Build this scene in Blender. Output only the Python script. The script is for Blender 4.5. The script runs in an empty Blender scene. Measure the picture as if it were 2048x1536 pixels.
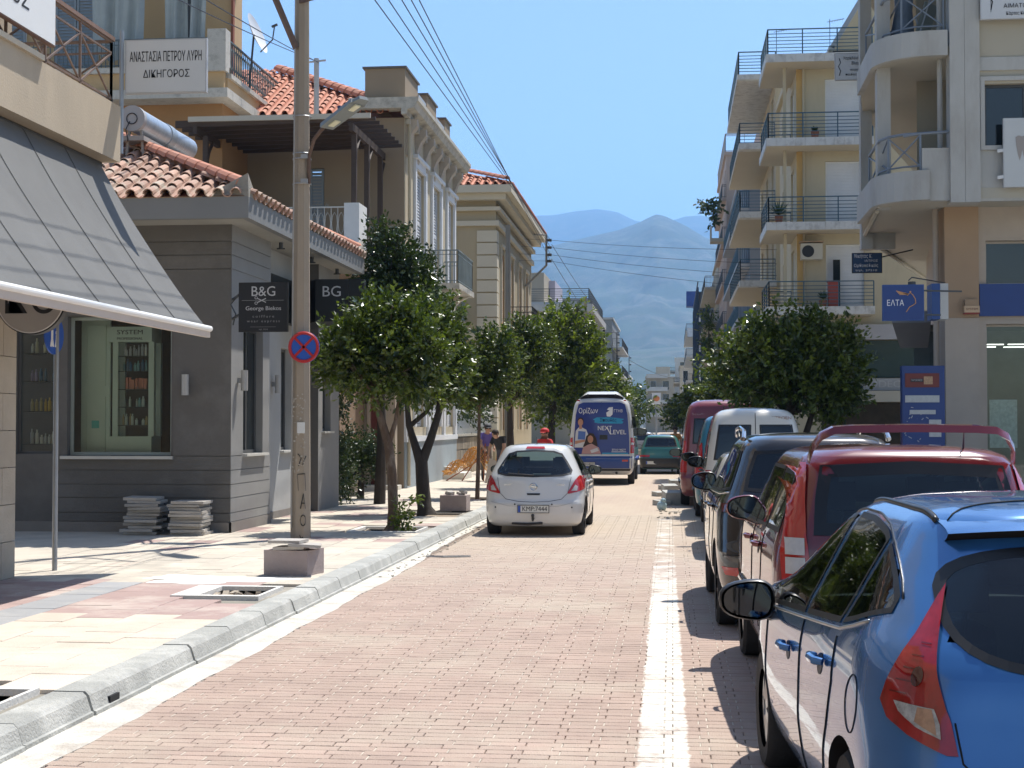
import bpy, bmesh, math, random
import numpy as np
from mathutils import Vector, Matrix
from mathutils.bvhtree import BVHTree
from mathutils.geometry import tessellate_polygon
R = math.radians
random.seed(7)
SC = bpy.context.scene
COL = SC.collection

# ---------------------------------------------------------------- camera
cam_d = bpy.data.cameras.new('camera'); cam = bpy.data.objects.new('camera', cam_d); COL.objects.link(cam)
cam_d.sensor_width = 36.0; cam_d.lens = 3000 / 2048 * 36.0
cam_d.clip_start = 0.1; cam_d.clip_end = 40000
cam.location = (0, 0, 1.8)
TH = math.atan((1345 - 1024) / 3000.0); PI_ = math.atan((850 - 768) / 3000.0)
cam.rotation_euler = (R(90) + PI_, 0, TH)
SC.camera = cam
# ---------------------------------------------------------------- world, sun, exposure
SUN_EL, SUN_AZ = R(64), R(31)          # azimuth from +Y towards +X
w = bpy.data.worlds.new('World'); SC.world = w; w.use_nodes = True
nt = w.node_tree; nt.nodes.clear()
sky = nt.nodes.new('ShaderNodeTexSky'); sky.sky_type = 'NISHITA'; sky.sun_disc = False
sky.sun_elevation = SUN_EL; sky.sun_rotation = SUN_AZ
sky.air_density = 1.0; sky.dust_density = 0.9; sky.ozone_density = 2.0; sky.altitude = 0
bg = nt.nodes.new('ShaderNodeBackground'); bg.inputs[1].default_value = 0.105
wo = nt.nodes.new('ShaderNodeOutputWorld')
nt.links.new(sky.outputs[0], bg.inputs[0]); nt.links.new(bg.outputs[0], wo.inputs[0])
sl = bpy.data.lights.new('sun', 'SUN'); sl.energy = 5.0; sl.angle = R(0.53); sl.color = (1.0, 0.96, 0.90)
sun = bpy.data.objects.new('sun', sl); COL.objects.link(sun)
sd = Vector((math.sin(SUN_AZ) * math.cos(SUN_EL), math.cos(SUN_AZ) * math.cos(SUN_EL), math.sin(SUN_EL)))
sun.rotation_euler = sd.to_track_quat('Z', 'Y').to_euler(); sun.location = (20, 20, 60)
SC.view_settings.view_transform = 'Standard'; SC.view_settings.look = 'None'
SC.view_settings.exposure = 0.66; SC.view_settings.gamma = 1.0; SC.view_settings.use_curve_mapping = False
SC.cycles.max_bounces = 8; SC.cycles.transparent_max_bounces = 16
SC.cycles.volume_bounces = 1; SC.cycles.use_denoising = True
try:
    SC.cycles.volume_step_rate = 4.0
except Exception: pass

# ---------------------------------------------------------------- helpers: objects
ORG = {}
def tag(o, label=None, cat=None, group=None, kind=None):
    if label: o['label'] = label
    if cat: o['category'] = cat
    if group: o['group'] = group
    if kind: o['kind'] = kind
    return o
def thing(name, label, cat, loc=(0, 0, 0), group=None, rz=0.0):
    o = bpy.data.objects.new(name, None); COL.objects.link(o); o.empty_display_size = 0.2
    o.location = loc; o.rotation_euler = (0, 0, rz); ORG[o.name] = Vector(loc)
    return tag(o, label, cat, group)
def link(name, me, parent=None):
    o = bpy.data.objects.new(name, me); COL.objects.link(o)
    if parent is not None:
        o.parent = parent; ORG[o.name] = ORG.get(parent.name, Vector((0, 0, 0)))
    else: ORG[o.name] = Vector((0, 0, 0))
    return o
def struct(name, mb, m, **k): return tag(mb.build(name, m, None, **k), kind='structure')

class MB:
    def __init__(s): s.v = []; s.f = []; s.mi = []; s.cm = 0
    def add(s, vs, fs):
        n = len(s.v); s.v.extend([tuple(p) for p in vs])
        for f in fs: s.f.append(tuple(i + n for i in f)); s.mi.append(s.cm)
        return s
    def quad(s, a, b, c, d): return s.add([a, b, c, d], [(0, 1, 2, 3)])
    def box(s, x0, x1, y0, y1, z0, z1):
        return s.add([(x0,y0,z0),(x1,y0,z0),(x1,y1,z0),(x0,y1,z0),(x0,y0,z1),(x1,y0,z1),(x1,y1,z1),(x0,y1,z1)],
                     [(0,3,2,1),(4,5,6,7),(0,1,5,4),(1,2,6,5),(2,3,7,6),(3,0,4,7)])
    def obox(s, c, sz, rz=0.0, rx=0.0, ry=0.0):
        M = Matrix.Translation(Vector(c)) @ Matrix.Rotation(rz, 4, 'Z') @ Matrix.Rotation(rx, 4, 'X') @ Matrix.Rotation(ry, 4, 'Y')
        a, b, h = sz[0]/2, sz[1]/2, sz[2]/2
        P = [M @ Vector(p) for p in [(-a,-b,-h),(a,-b,-h),(a,b,-h),(-a,b,-h),(-a,-b,h),(a,-b,h),(a,b,h),(-a,b,h)]]
        return s.add(P, [(0,3,2,1),(4,5,6,7),(0,1,5,4),(1,2,6,5),(2,3,7,6),(3,0,4,7)])
    def cyl(s, p0, p1, r0, r1=None, n=10, caps=True):
        r1 = r0 if r1 is None else r1
        p0 = Vector(p0); p1 = Vector(p1); d = (p1 - p0)
        if d.length < 1e-6: return s
        d.normalize(); a = d.orthogonal().normalized(); b = d.cross(a)
        vs = []
        for p, r in ((p0, r0), (p1, r1)):
            for i in range(n):
                t = 2 * math.pi * i / n; vs.append(p + (a * math.cos(t) + b * math.sin(t)) * r)
        fs = [(i, (i + 1) % n, n + (i + 1) % n, n + i) for i in range(n)]
        if caps: fs += [tuple(range(n - 1, -1, -1)), tuple(range(n, 2 * n))]
        return s.add(vs, fs)
    def tube(s, pts, r, n=8):
        rr = r if isinstance(r, (list, tuple)) else [r] * len(pts)
        P = [Vector(p) for p in pts]; vs = []; up = None
        for i, p in enumerate(P):
            d = (P[min(i + 1, len(P) - 1)] - P[max(i - 1, 0)]).normalized()
            if up is None: up = d.orthogonal().normalized()
            a = (up - d * up.dot(d)).normalized(); up = a; b = d.cross(a)
            for k in range(n):
                t = 2 * math.pi * k / n; vs.append(p + (a * math.cos(t) + b * math.sin(t)) * rr[i])
        fs = []
        for i in range(len(P) - 1):
            for k in range(n): fs.append((i*n + k, i*n + (k+1) % n, (i+1)*n + (k+1) % n, (i+1)*n + k))
        fs += [tuple(range(n - 1, -1, -1)), tuple(range((len(P)-1)*n, len(P)*n))]
        return s.add(vs, fs)
    def bar(s, p0, p1, w, h):
        p0 = Vector(p0); p1 = Vector(p1); d = (p1 - p0); L = d.length
        if L < 1e-6: return s
        d.normalize(); up = Vector((0, 0, 1)) if abs(d.z) < .98 else Vector((0, 1, 0))
        a = d.cross(up).normalized(); b = a.cross(d).normalized()
        vs = [p + a * (sx * w / 2) + b * (sz * h / 2) for p in (p0, p1) for sx, sz in ((-1,-1),(1,-1),(1,1),(-1,1))]
        return s.add(vs, [(3,2,1,0),(4,5,6,7),(0,1,5,4),(1,2,6,5),(2,3,7,6),(3,0,4,7)])
    def prism(s, pts, O, U, V, N, d):
        """2D polygon pts in frame O,U,V extruded d along N"""
        O, U, V, N = Vector(O), Vector(U), Vector(V), Vector(N)
        n = len(pts)
        A = [O + U * p[0] + V * p[1] for p in pts]; B = [p + N * d for p in A]
        tri = tessellate_polygon([[Vector((p[0], p[1], 0)) for p in pts]])
        fs = [(i, (i + 1) % n, n + (i + 1) % n, n + i) for i in range(n)]
        fs += [(t[2], t[1], t[0]) for t in tri] + [(t[0] + n, t[1] + n, t[2] + n) for t in tri]
        return s.add(A + B, fs)
    def ball(s, c, r, nu=10, nv=6, sc=(1, 1, 1)):
        vs = [(c[0], c[1], c[2] + r * sc[2])]; fs = []
        for j in range(1, nv):
            ph = math.pi * j / nv
            for i in range(nu):
                t = 2 * math.pi * i / nu
                vs.append((c[0] + r*sc[0]*math.sin(ph)*math.cos(t), c[1] + r*sc[1]*math.sin(ph)*math.sin(t), c[2] + r*sc[2]*math.cos(ph)))
        vs.append((c[0], c[1], c[2] - r * sc[2])); L = len(vs) - 1
        for i in range(nu): fs.append((0, 1 + i, 1 + (i + 1) % nu))
        for j in range(nv - 2):
            for i in range(nu):
                a = 1 + j*nu + i; b = 1 + j*nu + (i+1) % nu; fs.append((a, a + nu, b + nu, b))
        for i in range(nu): fs.append((L, 1 + (nv-2)*nu + (i+1) % nu, 1 + (nv-2)*nu + i))
        return s.add(vs, fs)
    def grid(s, fn, nu, nv):
        vs = [fn(i / nu, j / nv) for j in range(nv + 1) for i in range(nu + 1)]
        fs = [(j*(nu+1)+i, j*(nu+1)+i+1, (j+1)*(nu+1)+i+1, (j+1)*(nu+1)+i) for j in range(nv) for i in range(nu)]
        return s.add(vs, fs)
    def mesh(s, name, m, smooth=False, org=Vector((0, 0, 0)), fix=True):
        me = bpy.data.meshes.new(name)
        o = org
        me.from_pydata([(x - o.x, y - o.y, z - o.z) for x, y, z in s.v], [], s.f)
        for mm in (m if isinstance(m, (list, tuple)) else [m]): me.materials.append(mm)
        me.polygons.foreach_set('material_index', s.mi)
        if fix and len(s.f) < 60000:
            bm = bmesh.new(); bm.from_mesh(me); bmesh.ops.recalc_face_normals(bm, faces=bm.faces); bm.to_mesh(me); bm.free()
        if smooth:
            me.polygons.foreach_set('use_smooth', [True] * len(me.polygons))
            if smooth != 'all': me.set_sharp_from_angle(angle=R(40))
        me.update(); return me
    def build(s, name, m, parent=None, smooth=False, fix=True):
        org = ORG.get(parent.name, Vector((0, 0, 0))) if parent is not None else Vector((0, 0, 0))
        return link(name, s.mesh(name, m, smooth, org, fix), parent)

def copy_tree(o, parent=None):
    c = o.copy(); COL.objects.link(c); c.parent = parent; ORG[c.name] = ORG.get(o.name, Vector((0,0,0)))
    for ch in list(o.children): copy_tree(ch, c)
    return c

# ---------------------------------------------------------------- materials
MATS = {}
def M(name, col, rough=0.7, var=0.12, scale=2.0, bump=0.0, bscale=40.0, metal=0.0, coat=0.0, dirt=None, spec=0.5, dscale=0.6, damt=0.5, objvar=0.0, stretch=(1, 1, 1)):
    """principled surface whose colour wanders a little with position (real variation of the material), optional dirt colour in patches"""
    if name in MATS: return MATS[name]
    m = bpy.data.materials.new(name); m.use_nodes = True; nt = m.node_tree; N = nt.nodes; Lk = nt.links
    b = N['Principled BSDF']
    b.inputs['Roughness'].default_value = rough; b.inputs['Metallic'].default_value = metal
    b.inputs['Coat Weight'].default_value = coat; b.inputs['Coat Roughness'].default_value = 0.03
    b.inputs['Specular IOR Level'].default_value = spec
    geo = N.new('ShaderNodeNewGeometry'); mp = N.new('ShaderNodeVectorMath'); mp.operation = 'MULTIPLY'; mp.inputs[1].default_value = stretch
    Lk.new(geo.outputs['Position'], mp.inputs[0])
    nz = N.new('ShaderNodeTexNoise'); nz.inputs['Scale'].default_value = scale; nz.inputs['Detail'].default_value = 6; nz.inputs['Roughness'].default_value = 0.65
    Lk.new(mp.outputs[0], nz.inputs['Vector'])
    mr = N.new('ShaderNodeMapRange'); mr.inputs[1].default_value = 0.25; mr.inputs[2].default_value = 0.75
    mr.inputs[3].default_value = 1 - var; mr.inputs[4].default_value = 1 + var
    Lk.new(nz.outputs['Fac'], mr.inputs[0])
    last = mr.outputs[0]
    if objvar:
        oi = N.new('ShaderNodeObjectInfo'); m2 = N.new('ShaderNodeMapRange')
        m2.inputs[3].default_value = 1 - objvar; m2.inputs[4].default_value = 1 + objvar
        Lk.new(oi.outputs['Random'], m2.inputs[0]); mm = N.new('ShaderNodeMath'); mm.operation = 'MULTIPLY'
        Lk.new(last, mm.inputs[0]); Lk.new(m2.outputs[0], mm.inputs[1]); last = mm.outputs[0]
    mx = N.new('ShaderNodeVectorMath'); mx.operation = 'SCALE'; mx.inputs[0].default_value = col[:3]
    Lk.new(last, mx.inputs['Scale']); cur = mx.outputs[0]
    if dirt is not None:
        n2 = N.new('ShaderNodeTexNoise'); n2.inputs['Scale'].default_value = dscale; n2.inputs['Detail'].default_value = 8; n2.inputs['Roughness'].default_value = 0.7
        Lk.new(mp.outputs[0], n2.inputs['Vector'])
        r2 = N.new('ShaderNodeMapRange'); r2.inputs[1].default_value = 0.48; r2.inputs[2].default_value = 0.66; r2.inputs[4].default_value = damt
        Lk.new(n2.outputs['Fac'], r2.inputs[0])
        mc = N.new('ShaderNodeMix'); mc.data_type = 'RGBA'; mc.inputs['B'].default_value = (*dirt, 1)
        Lk.new(r2.outputs[0], mc.inputs['Factor']); Lk.new(cur, mc.inputs['A']); cur = mc.outputs['Result']
    Lk.new(cur, b.inputs['Base Color'])
    if bump:
        n3 = N.new('ShaderNodeTexNoise'); n3.inputs['Scale'].default_value = bscale; n3.inputs['Detail'].default_value = 5
        Lk.new(geo.outputs['Position'], n3.inputs['Vector'])
        bp = N.new('ShaderNodeBump'); bp.inputs['Strength'].default_value = min(1, bump * 2); bp.inputs['Distance'].default_value = 0.01
        Lk.new(n3.outputs['Fac'], bp.inputs['Height']); Lk.new(bp.outputs[0], b.inputs['Normal'])
    MATS[name] = m; return m
def glass(name, tint=(0.6, 0.7, 0.68), refl=0.9, base=0.0, dark=None):
    """clear pane: mirror by fresnel over a tinted see-through layer"""
    if name in MATS: return MATS[name]
    m = bpy.data.materials.new(name); m.use_nodes = True; nt = m.node_tree; N = nt.nodes; N.clear(); Lk = nt.links
    o = N.new('ShaderNodeOutputMaterial'); t = N.new('ShaderNodeBsdfTransparent'); t.inputs[0].default_value = (*tint, 1)
    g = N.new('ShaderNodeBsdfGlossy'); g.inputs['Roughness'].default_value = 0.02; g.inputs[0].default_value = (refl, refl, refl, 1)
    fr = N.new('ShaderNodeFresnel'); fr.inputs[0].default_value = 1.5
    ad = N.new('ShaderNodeMath'); ad.operation = 'ADD'; ad.inputs[1].default_value = base; Lk.new(fr.outputs[0], ad.inputs[0])
    mx = N.new('ShaderNodeMixShader'); Lk.new(ad.outputs[0], mx.inputs[0]); Lk.new(t.outputs[0], mx.inputs[1]); Lk.new(g.outputs[0], mx.inputs[2])
    Lk.new(mx.outputs[0], o.inputs[0]); MATS[name] = m; return m
def emis(name, col, s):
    m = bpy.data.materials.new(name); m.use_nodes = True; b = m.node_tree.nodes['Principled BSDF']
    b.inputs['Emission Color'].default_value = (*col, 1); b.inputs['Emission Strength'].default_value = s; b.inputs['Base Color'].default_value = (*col, 1); MATS[name] = m; return m
def paint(name, col, rough=0.25, metal=0.0, flake=0.0, inner=(0.03, 0.03, 0.035), dust=0.12):
    """car lacquer outside, dark trim on the inside of the shell, road dust low down"""
    m = bpy.data.materials.new(name); m.use_nodes = True; nt = m.node_tree; N = nt.nodes; Lk = nt.links; b = N['Principled BSDF']
    b.inputs['Roughness'].default_value = rough; b.inputs['Metallic'].default_value = metal
    b.inputs['Coat Weight'].default_value = 1.0; b.inputs['Coat Roughness'].default_value = 0.02
    geo = N.new('ShaderNodeNewGeometry'); tc = N.new('ShaderNodeTexCoord')
    nz = N.new('ShaderNodeTexNoise'); nz.inputs['Scale'].default_value = 2.5; nz.inputs['Detail'].default_value = 8; nz.inputs['Roughness'].default_value = .7
    Lk.new(tc.outputs['Object'], nz.inputs['Vector'])
    sx = N.new('ShaderNodeSeparateXYZ'); Lk.new(tc.outputs['Object'], sx.inputs[0])
    lo = N.new('ShaderNodeMapRange'); lo.inputs[1].default_value = 0.75; lo.inputs[2].default_value = 0.1; lo.inputs[3].default_value = dust * .4; lo.inputs[4].default_value = dust * 3.2
    Lk.new(sx.outputs[2], lo.inputs[0]); mu = N.new('ShaderNodeMath'); mu.operation = 'MULTIPLY'; Lk.new(lo.outputs[0], mu.inputs[0]); Lk.new(nz.outputs['Fac'], mu.inputs[1])
    mc = N.new('ShaderNodeMix'); mc.data_type = 'RGBA'; mc.inputs['A'].default_value = (*col, 1); mc.inputs['B'].default_value = (.33, .28, .22, 1)
    Lk.new(mu.outputs[0], mc.inputs['Factor']); Lk.new(mc.outputs['Result'], b.inputs['Base Color'])
    d = N.new('ShaderNodeBsdfDiffuse'); d.inputs[0].default_value = (*inner, 1)
    mx = N.new('ShaderNodeMixShader'); Lk.new(geo.outputs['Backfacing'], mx.inputs[0]); Lk.new(b.outputs[0], mx.inputs[1]); Lk.new(d.outputs[0], mx.inputs[2])
    Lk.new(mx.outputs[0], N['Material Output'].inputs[0]); return m

def text(s, size, pos, face, m, parent, width=None, name='lettering', depth=0.004, align='CENTER', shear=0.0, spacing=1.0):
    """lettering standing 'depth' proud of its board; face: 'S' towards the camera end of the street, 'E' towards the road from the left side, 'W' from the right side"""
    cu = bpy.data.curves.new(name, 'FONT'); cu.body = s; cu.size = size; cu.extrude = depth / 2; cu.align_x = align; cu.align_y = 'CENTER'; cu.shear = shear
    cu.space_character = spacing; cu.materials.append(m); cu.resolution_u = 3
    tmp = bpy.data.objects.new('tmp_text', cu); COL.objects.link(tmp); dg = bpy.context.evaluated_depsgraph_get()
    me = bpy.data.meshes.new_from_object(tmp.evaluated_get(dg)); bpy.data.objects.remove(tmp); bpy.data.curves.remove(cu)
    me.name = name
    if not me.materials: me.materials.append(m)
    n = len(me.vertices); co = np.zeros(n * 3); me.vertices.foreach_get('co', co); co = co.reshape(-1, 3)
    if width and n: co[:, 0] *= width / max(1e-6, co[:, 0].max() - co[:, 0].min())
    if n and align == 'CENTER': co[:, 0] -= (co[:, 0].max() + co[:, 0].min()) / 2
    me.vertices.foreach_set('co', co.ravel()); me.update()
    rz = face if not isinstance(face, str) else {'S': 0, 'E': R(90), 'W': R(-90)}[face]
    o = bpy.data.objects.new(name, me); COL.objects.link(o); o.parent = parent
    org = ORG.get(parent.name, Vector((0, 0, 0))) if parent is not None else Vector((0, 0, 0))
    o.rotation_euler = (R(90), 0, rz); o.location = Vector(pos) - org
    return o

# common materials
white_pl = M('white_paint', (.72, .72, .70), .6, .08, 3, .1)
conc = M('concrete', (.40, .39, .36), .9, .18, 2.5, .5, 60, dirt=(.2, .19, .17), damt=.5)
metal_dk = M('dark_metal', (.05, .055, .06), .5, .1)
metal_gr = M('grey_metal', (.33, .34, .35), .45, .1, metal=.6)
black = M('black_plastic', (.018, .018, .02), .45, .1)
rubber = M('tyre_rubber', (.022, .022, .024), .85, .15, 8, .2)
wire_m = M('wire', (.03, .03, .035), .6, 0)
clear = glass('clear_glass', (.92, .96, .94))
dark_glass = M('dark_glass', (.012, .018, .022), .04, .3, .7, spec=.8)
hole = M('dark_inside', (.012, .012, .014), .9, .1)
# ================================================================ GROUND, ROAD, PAVEMENTS
KX = -3.57                                    # front of the left kerb
SW = 0.14
sand = M('joint_sand_shaded', (.20, .15, .115), .95, .2, 6, .3, 80)  # sand darkened: the shadow in the bed joints is put into the colour
brick_m = M('red_paver', (.40, .295, .24), .92, .16, 1.6, .4, 90, dirt=(.46, .39, .31), dscale=.45, damt=.75, objvar=.10)
def lane_paint(m):
    """worn white line painted over the pavers between the lane and the parking strip"""
    nt = m.node_tree; N = nt.nodes; Lk = nt.links; b = N['Principled BSDF']; src = b.inputs['Base Color'].links[0].from_socket
    geo = N.new('ShaderNodeNewGeometry'); sp = N.new('ShaderNodeSeparateXYZ'); Lk.new(geo.outputs['Position'], sp.inputs[0])
    def math_(op, a, c, clamp=False):
        n = N.new('ShaderNodeMath'); n.operation = op; n.use_clamp = clamp
        for i, v in enumerate((a, c)):
            if isinstance(v, (int, float)): n.inputs[i].default_value = v
            else: Lk.new(v, n.inputs[i])
        return n.outputs[0]
    nz = N.new('ShaderNodeTexNoise'); nz.inputs['Scale'].default_value = 7; nz.inputs['Detail'].default_value = 8; nz.inputs['Roughness'].default_value = .7; Lk.new(geo.outputs['Position'], nz.inputs['Vector'])
    n2 = N.new('ShaderNodeTexNoise'); n2.inputs['Scale'].default_value = 2.2; n2.inputs['Detail'].default_value = 10; n2.inputs['Roughness'].default_value = .8; Lk.new(geo.outputs['Position'], n2.inputs['Vector'])
    cx = math_('ADD', math_('MULTIPLY', sp.outputs[1], -.0045), -.02)
    d = math_('ABSOLUTE', math_('SUBTRACT', sp.outputs[0], cx), 0)
    d = math_('ADD', d, math_('MULTIPLY', math_('SUBTRACT', nz.outputs['Fac'], .5), .10))
    edge = math_('MULTIPLY', math_('SUBTRACT', .145, d), 60, True)
    r = N.new('ShaderNodeMapRange'); r.inputs[1].default_value = 15.5; r.inputs[2].default_value = 19; r.inputs[3].default_value = .07; r.inputs[4].default_value = -.05; Lk.new(sp.outputs[1], r.inputs[0])
    wear = math_('MULTIPLY', math_('ADD', math_('SUBTRACT', n2.outputs['Fac'], .42), r.outputs[0]), 7, True)
    far = math_('LESS_THAN', sp.outputs[1], 29)
    f = math_('MULTIPLY', math_('MULTIPLY', edge, wear), math_('MULTIPLY', far, .92))
    rd = N.new('ShaderNodeMapRange'); rd.inputs[1].default_value = 15; rd.inputs[2].default_value = 27; rd.inputs[3].default_value = -.25; rd.inputs[4].default_value = .45; Lk.new(sp.outputs[1], rd.inputs[0])
    dd = math_('MULTIPLY', math_('ADD', rd.outputs[0], math_('MULTIPLY', n2.outputs['Fac'], .6)), 1.25, True)
    md = N.new('ShaderNodeMix'); md.data_type = 'RGBA'; md.inputs['B'].default_value = (.47, .39, .30, 1); Lk.new(dd, md.inputs['Factor']); Lk.new(src, md.inputs['A']); src = md.outputs['Result']
    mc = N.new('ShaderNodeMix'); mc.data_type = 'RGBA'; mc.inputs['B'].default_value = (.74, .71, .63, 1); Lk.new(f, mc.inputs['Factor']); Lk.new(src, mc.inputs['A']); Lk.new(mc.outputs['Result'], b.inputs['Base Color'])
lane_paint(brick_m)
def brick_surface():
    m = bpy.data.materials.new('red_paver_far'); m.use_nodes = True; nt = m.node_tree; N = nt.nodes; Lk = nt.links; b = N['Principled BSDF']
    b.inputs['Roughness'].default_value = .92
    geo = N.new('ShaderNodeNewGeometry'); br = N.new('ShaderNodeTexBrick'); br.inputs['Scale'].default_value = 1.0
    br.inputs['Brick Width'].default_value = .205; br.inputs['Row Height'].default_value = .105; br.inputs['Mortar Size'].default_value = .004
    br.inputs['Color1'].default_value = (.41, .31, .25, 1); br.inputs['Color2'].default_value = (.37, .28, .22, 1); br.inputs['Mortar'].default_value = (.5, .45, .36, 1)
    Lk.new(geo.outputs['Position'], br.inputs['Vector'])
    nz = N.new('ShaderNodeTexNoise'); nz.inputs['Scale'].default_value = .35; nz.inputs['Detail'].default_value = 8; nz.inputs['Roughness'].default_value = .7
    mp = N.new('ShaderNodeVectorMath'); mp.operation = 'MULTIPLY'; mp.inputs[1].default_value = (1.4, .35, 1); Lk.new(geo.outputs['Position'], mp.inputs[0]); Lk.new(mp.outputs[0], nz.inputs['Vector'])
    r = N.new('ShaderNodeMapRange'); r.inputs[1].default_value = .4; r.inputs[2].default_value = .62; r.inputs[3].default_value = .15; r.inputs[4].default_value = .85; Lk.new(nz.outputs['Fac'], r.inputs[0])
    mc = N.new('ShaderNodeMix'); mc.data_type = 'RGBA'; mc.inputs['B'].default_value = (.47, .39, .29, 1)
    Lk.new(r.outputs[0], mc.inputs['Factor']); Lk.new(br.outputs['Color'], mc.inputs['A']); Lk.new(mc.outputs['Result'], b.inputs['Base Color']); return m
brick_far = brick_surface()
earth = M('town_ground', (.30, .27, .21), .95, .2, .05, dirt=(.12, .15, .08), dscale=.01, damt=.8)
mb = MB(); mb.box(-9000, 9000, -60, 11000, -.9, -.05); struct('ground', mb, earth)
mb = MB(); mb.box(KX, 2.75, -4, 420, -.045, -.011); road = struct('road', mb, sand)
# paver field: bricks laid across the road, nearest ones individual
XL, XR = -3.29, -.20
def brick_mesh(w=.199, d=.099, h=.022, bev=.004):
    b = MB(); a, c = w/2, d/2
    lo = [(-a,-c,-h),(a,-c,-h),(a,c,-h),(-a,c,-h)]; mi = [(-a,-c,-bev),(a,-c,-bev),(a,c,-bev),(-a,c,-bev)]
    up = [(-a+bev,-c+bev,0),(a-bev,-c+bev,0),(a-bev,c-bev,0),(-a+bev,c-bev,0)]
    fs = [(8,9,10,11)]
    for k in range(4):
        n = (k+1) % 4; fs += [(k,n,4+n,4+k),(4+k,4+n,8+n,8+k)]
    b.add(lo + mi + up, fs); return b
bm0 = brick_mesh().mesh('brick', brick_m)
rows = []
rnd = random.Random(3)
stuff = MB(); proto = brick_mesh(); tick = MB()
cnt = 0
y = 6.9; k = 0
while y < 30:
    off = .1025 * (k % 2)
    for (xa, xb) in ((XL, 2.7),):
        x = xa + .1 + off * 0 + (0 if k % 2 else -.05)
        while x < xb - .08:
            zz = rnd.uniform(-.0015, .0015); rz = rnd.uniform(-.008, .008)
            if y > 7.5 and xa < 0 and cnt < 296 and x > -3.2 - .0:
                o = link('brick', bm0, road); o.location = (x, y, zz); o.rotation_euler = (rnd.uniform(-.01,.01), rnd.uniform(-.01,.01), rz); cnt += 1
            else:
                n = len(stuff.v); stuff.v += [(x+vx, y+vy, zz+vz) for vx, vy, vz in proto.v]
                stuff.f += [tuple(i+n for i in f) for f in proto.f]; stuff.mi += [0]*len(proto.f)
            if y < 24 and rnd.random() < .55:
                tx = x + .1028 + rnd.uniform(-.002, .002); tick.quad((tx - .0042, y - .044, -.002), (tx + .0042, y - .044, -.002), (tx + .0042, y + .044, -.002), (tx - .0042, y + .044, -.002))
            x += .2055
    y += .1045; k += 1
o = tick.build('joint_filling', M('white_joint_sand', (.50, .44, .36), .95, .25, 9, .2), road, fix=False); o['kind'] = 'stuff'
o = stuff.build('brick_paving', brick_m, road, fix=False); o['kind'] = 'stuff'
mb = MB(); mb.box(XL, 2.7, y - .05, 420, -.02, -.002); struct('road_far', mb, brick_far)
# pale gutter strip along the kerb
gut = M('gutter_mortar', (.58, .55, .48), .92, .18, 5, .5, 50, dirt=(.34, .29, .24), dscale=2.6, damt=.7)
mb = MB()
ys = np.arange(4, 30, .25)
for i in range(len(ys) - 1):
    f = lambda t: XL + .014 * math.sin(t * 2.3) + .009 * math.sin(t * 7.1) + max(0, min(1, (t - 19) / 3)) * -.12
    a, b = ys[i], ys[i+1]
    mb.add([(KX, a, .006), (f(a), a, .002), (f(b), b, .002), (KX, b, .006), (f(a), a, -.02), (f(b), b, -.02)], [(0,1,2,3),(1,4,5,2)])
struct('gutter', mb, gut)
mb = MB(); mb.box(KX, XL, 29.75, 200, -.02, .002); struct('gutter_far', mb, gut)
# kerb stones, one by one
kerb_m = M('kerb_stone', (.36, .36, .33), .9, .14, 3, .5, 50, dirt=(.58, .57, .52), dscale=2.2, damt=.55, objvar=.08)
mb = MB(); mb.box(-3.80, KX - .03, -4, 300, -.04, .10); kerb = struct('kerb', mb, conc)
y = 3.0; i = 0
while y < 60 and i < 80:
    L = .98
    b = MB(); j = rnd.uniform(-.006, .006); e = rnd.uniform(-.004, .004)
    x0, x1 = -3.82, KX + j; zt = SW + .012 + e
    prof = [(x0, -.03), (x1 + .02, -.03), (x1 + .018, .03), (x1, .035), (x1 - .03, zt - .025), (x1 - .055, zt), (x0, zt)]
    b.prism(prof, (0, y, 0), (1, 0, 0), (0, 0, 1), (0, 1, 0), L)
    b.build('kerb_stone', kerb_m, kerb); y += 1.0; i += 1
# drain hole in the kerb, a few stones along
mb = MB(); mb.box(KX - .05, KX + .012, 9.26, 9.42, .0, .075); struct('kerb_drain_hole', mb, hole)
mb = MB(); mb.box(-3.82, KX, 63, 300, -.03, SW + .01); struct('kerb_far', mb, conc)
# left pavement base
pave_base = M('pavement_bed', (.24, .22, .18), .95, .15, 4, .3, dirt=(.6, .55, .46), damt=.5)
slab_m = M('cream_slab', (.60, .515, .42), .85, .07, 1.4, .25, 60, dirt=(.46, .39, .31), dscale=1.9, damt=.55, objvar=.06)
pink_m = M('pink_slab', (.38, .27, .24), .85, .07, 2, .2, 60, dirt=(.60, .54, .46), dscale=1.3, damt=.55, objvar=.06)
grey_m = M('grey_tactile', (.33, .33, .33), .85, .07, 2, .2, dirt=(.5, .47, .42), dscale=1.3, damt=.4, objvar=.04)
dust_m = M('dusty_slab', (.55, .49, .40), .92, .13, 1.5, .35, 50, dirt=(.36, .33, .28), dscale=1.3, damt=.7, objvar=.06)
white_dust = M('plaster_dust', (.80, .78, .72), .95, .04, 4, .2)
PITS = [(-4.58, -4.0, 14.22, 14.98), (-5.0, -3.98, 8.1, 9.02), (-4.95, -3.98, 23.0, 24.0), (-5.0, -4.0, 27.4, 28.5), (-4.9, -4.0, 33.6, 34.6), (-4.9, -4.0, 39.3, 40.3)]
mb = MB(); xs = [-30, -3.82]
ycur = -4
mb.box(-30, -5.0, -4, 300, -.04, SW - .03)
for (a, b_, c, d) in sorted(PITS, key=lambda p: p[2]):
    mb.box(-5.0, -3.82, ycur, c, -.04, SW - .03)
    if a > -5.0: mb.box(-5.0, a, c, d, -.04, SW - .03)
    mb.box(b_, -3.82, c, d, -.04, SW - .03); ycur = d
mb.box(-5.0, -3.82, ycur, 300, -.04, SW - .03)
pav = struct('pavement', mb, pave_base)
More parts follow.
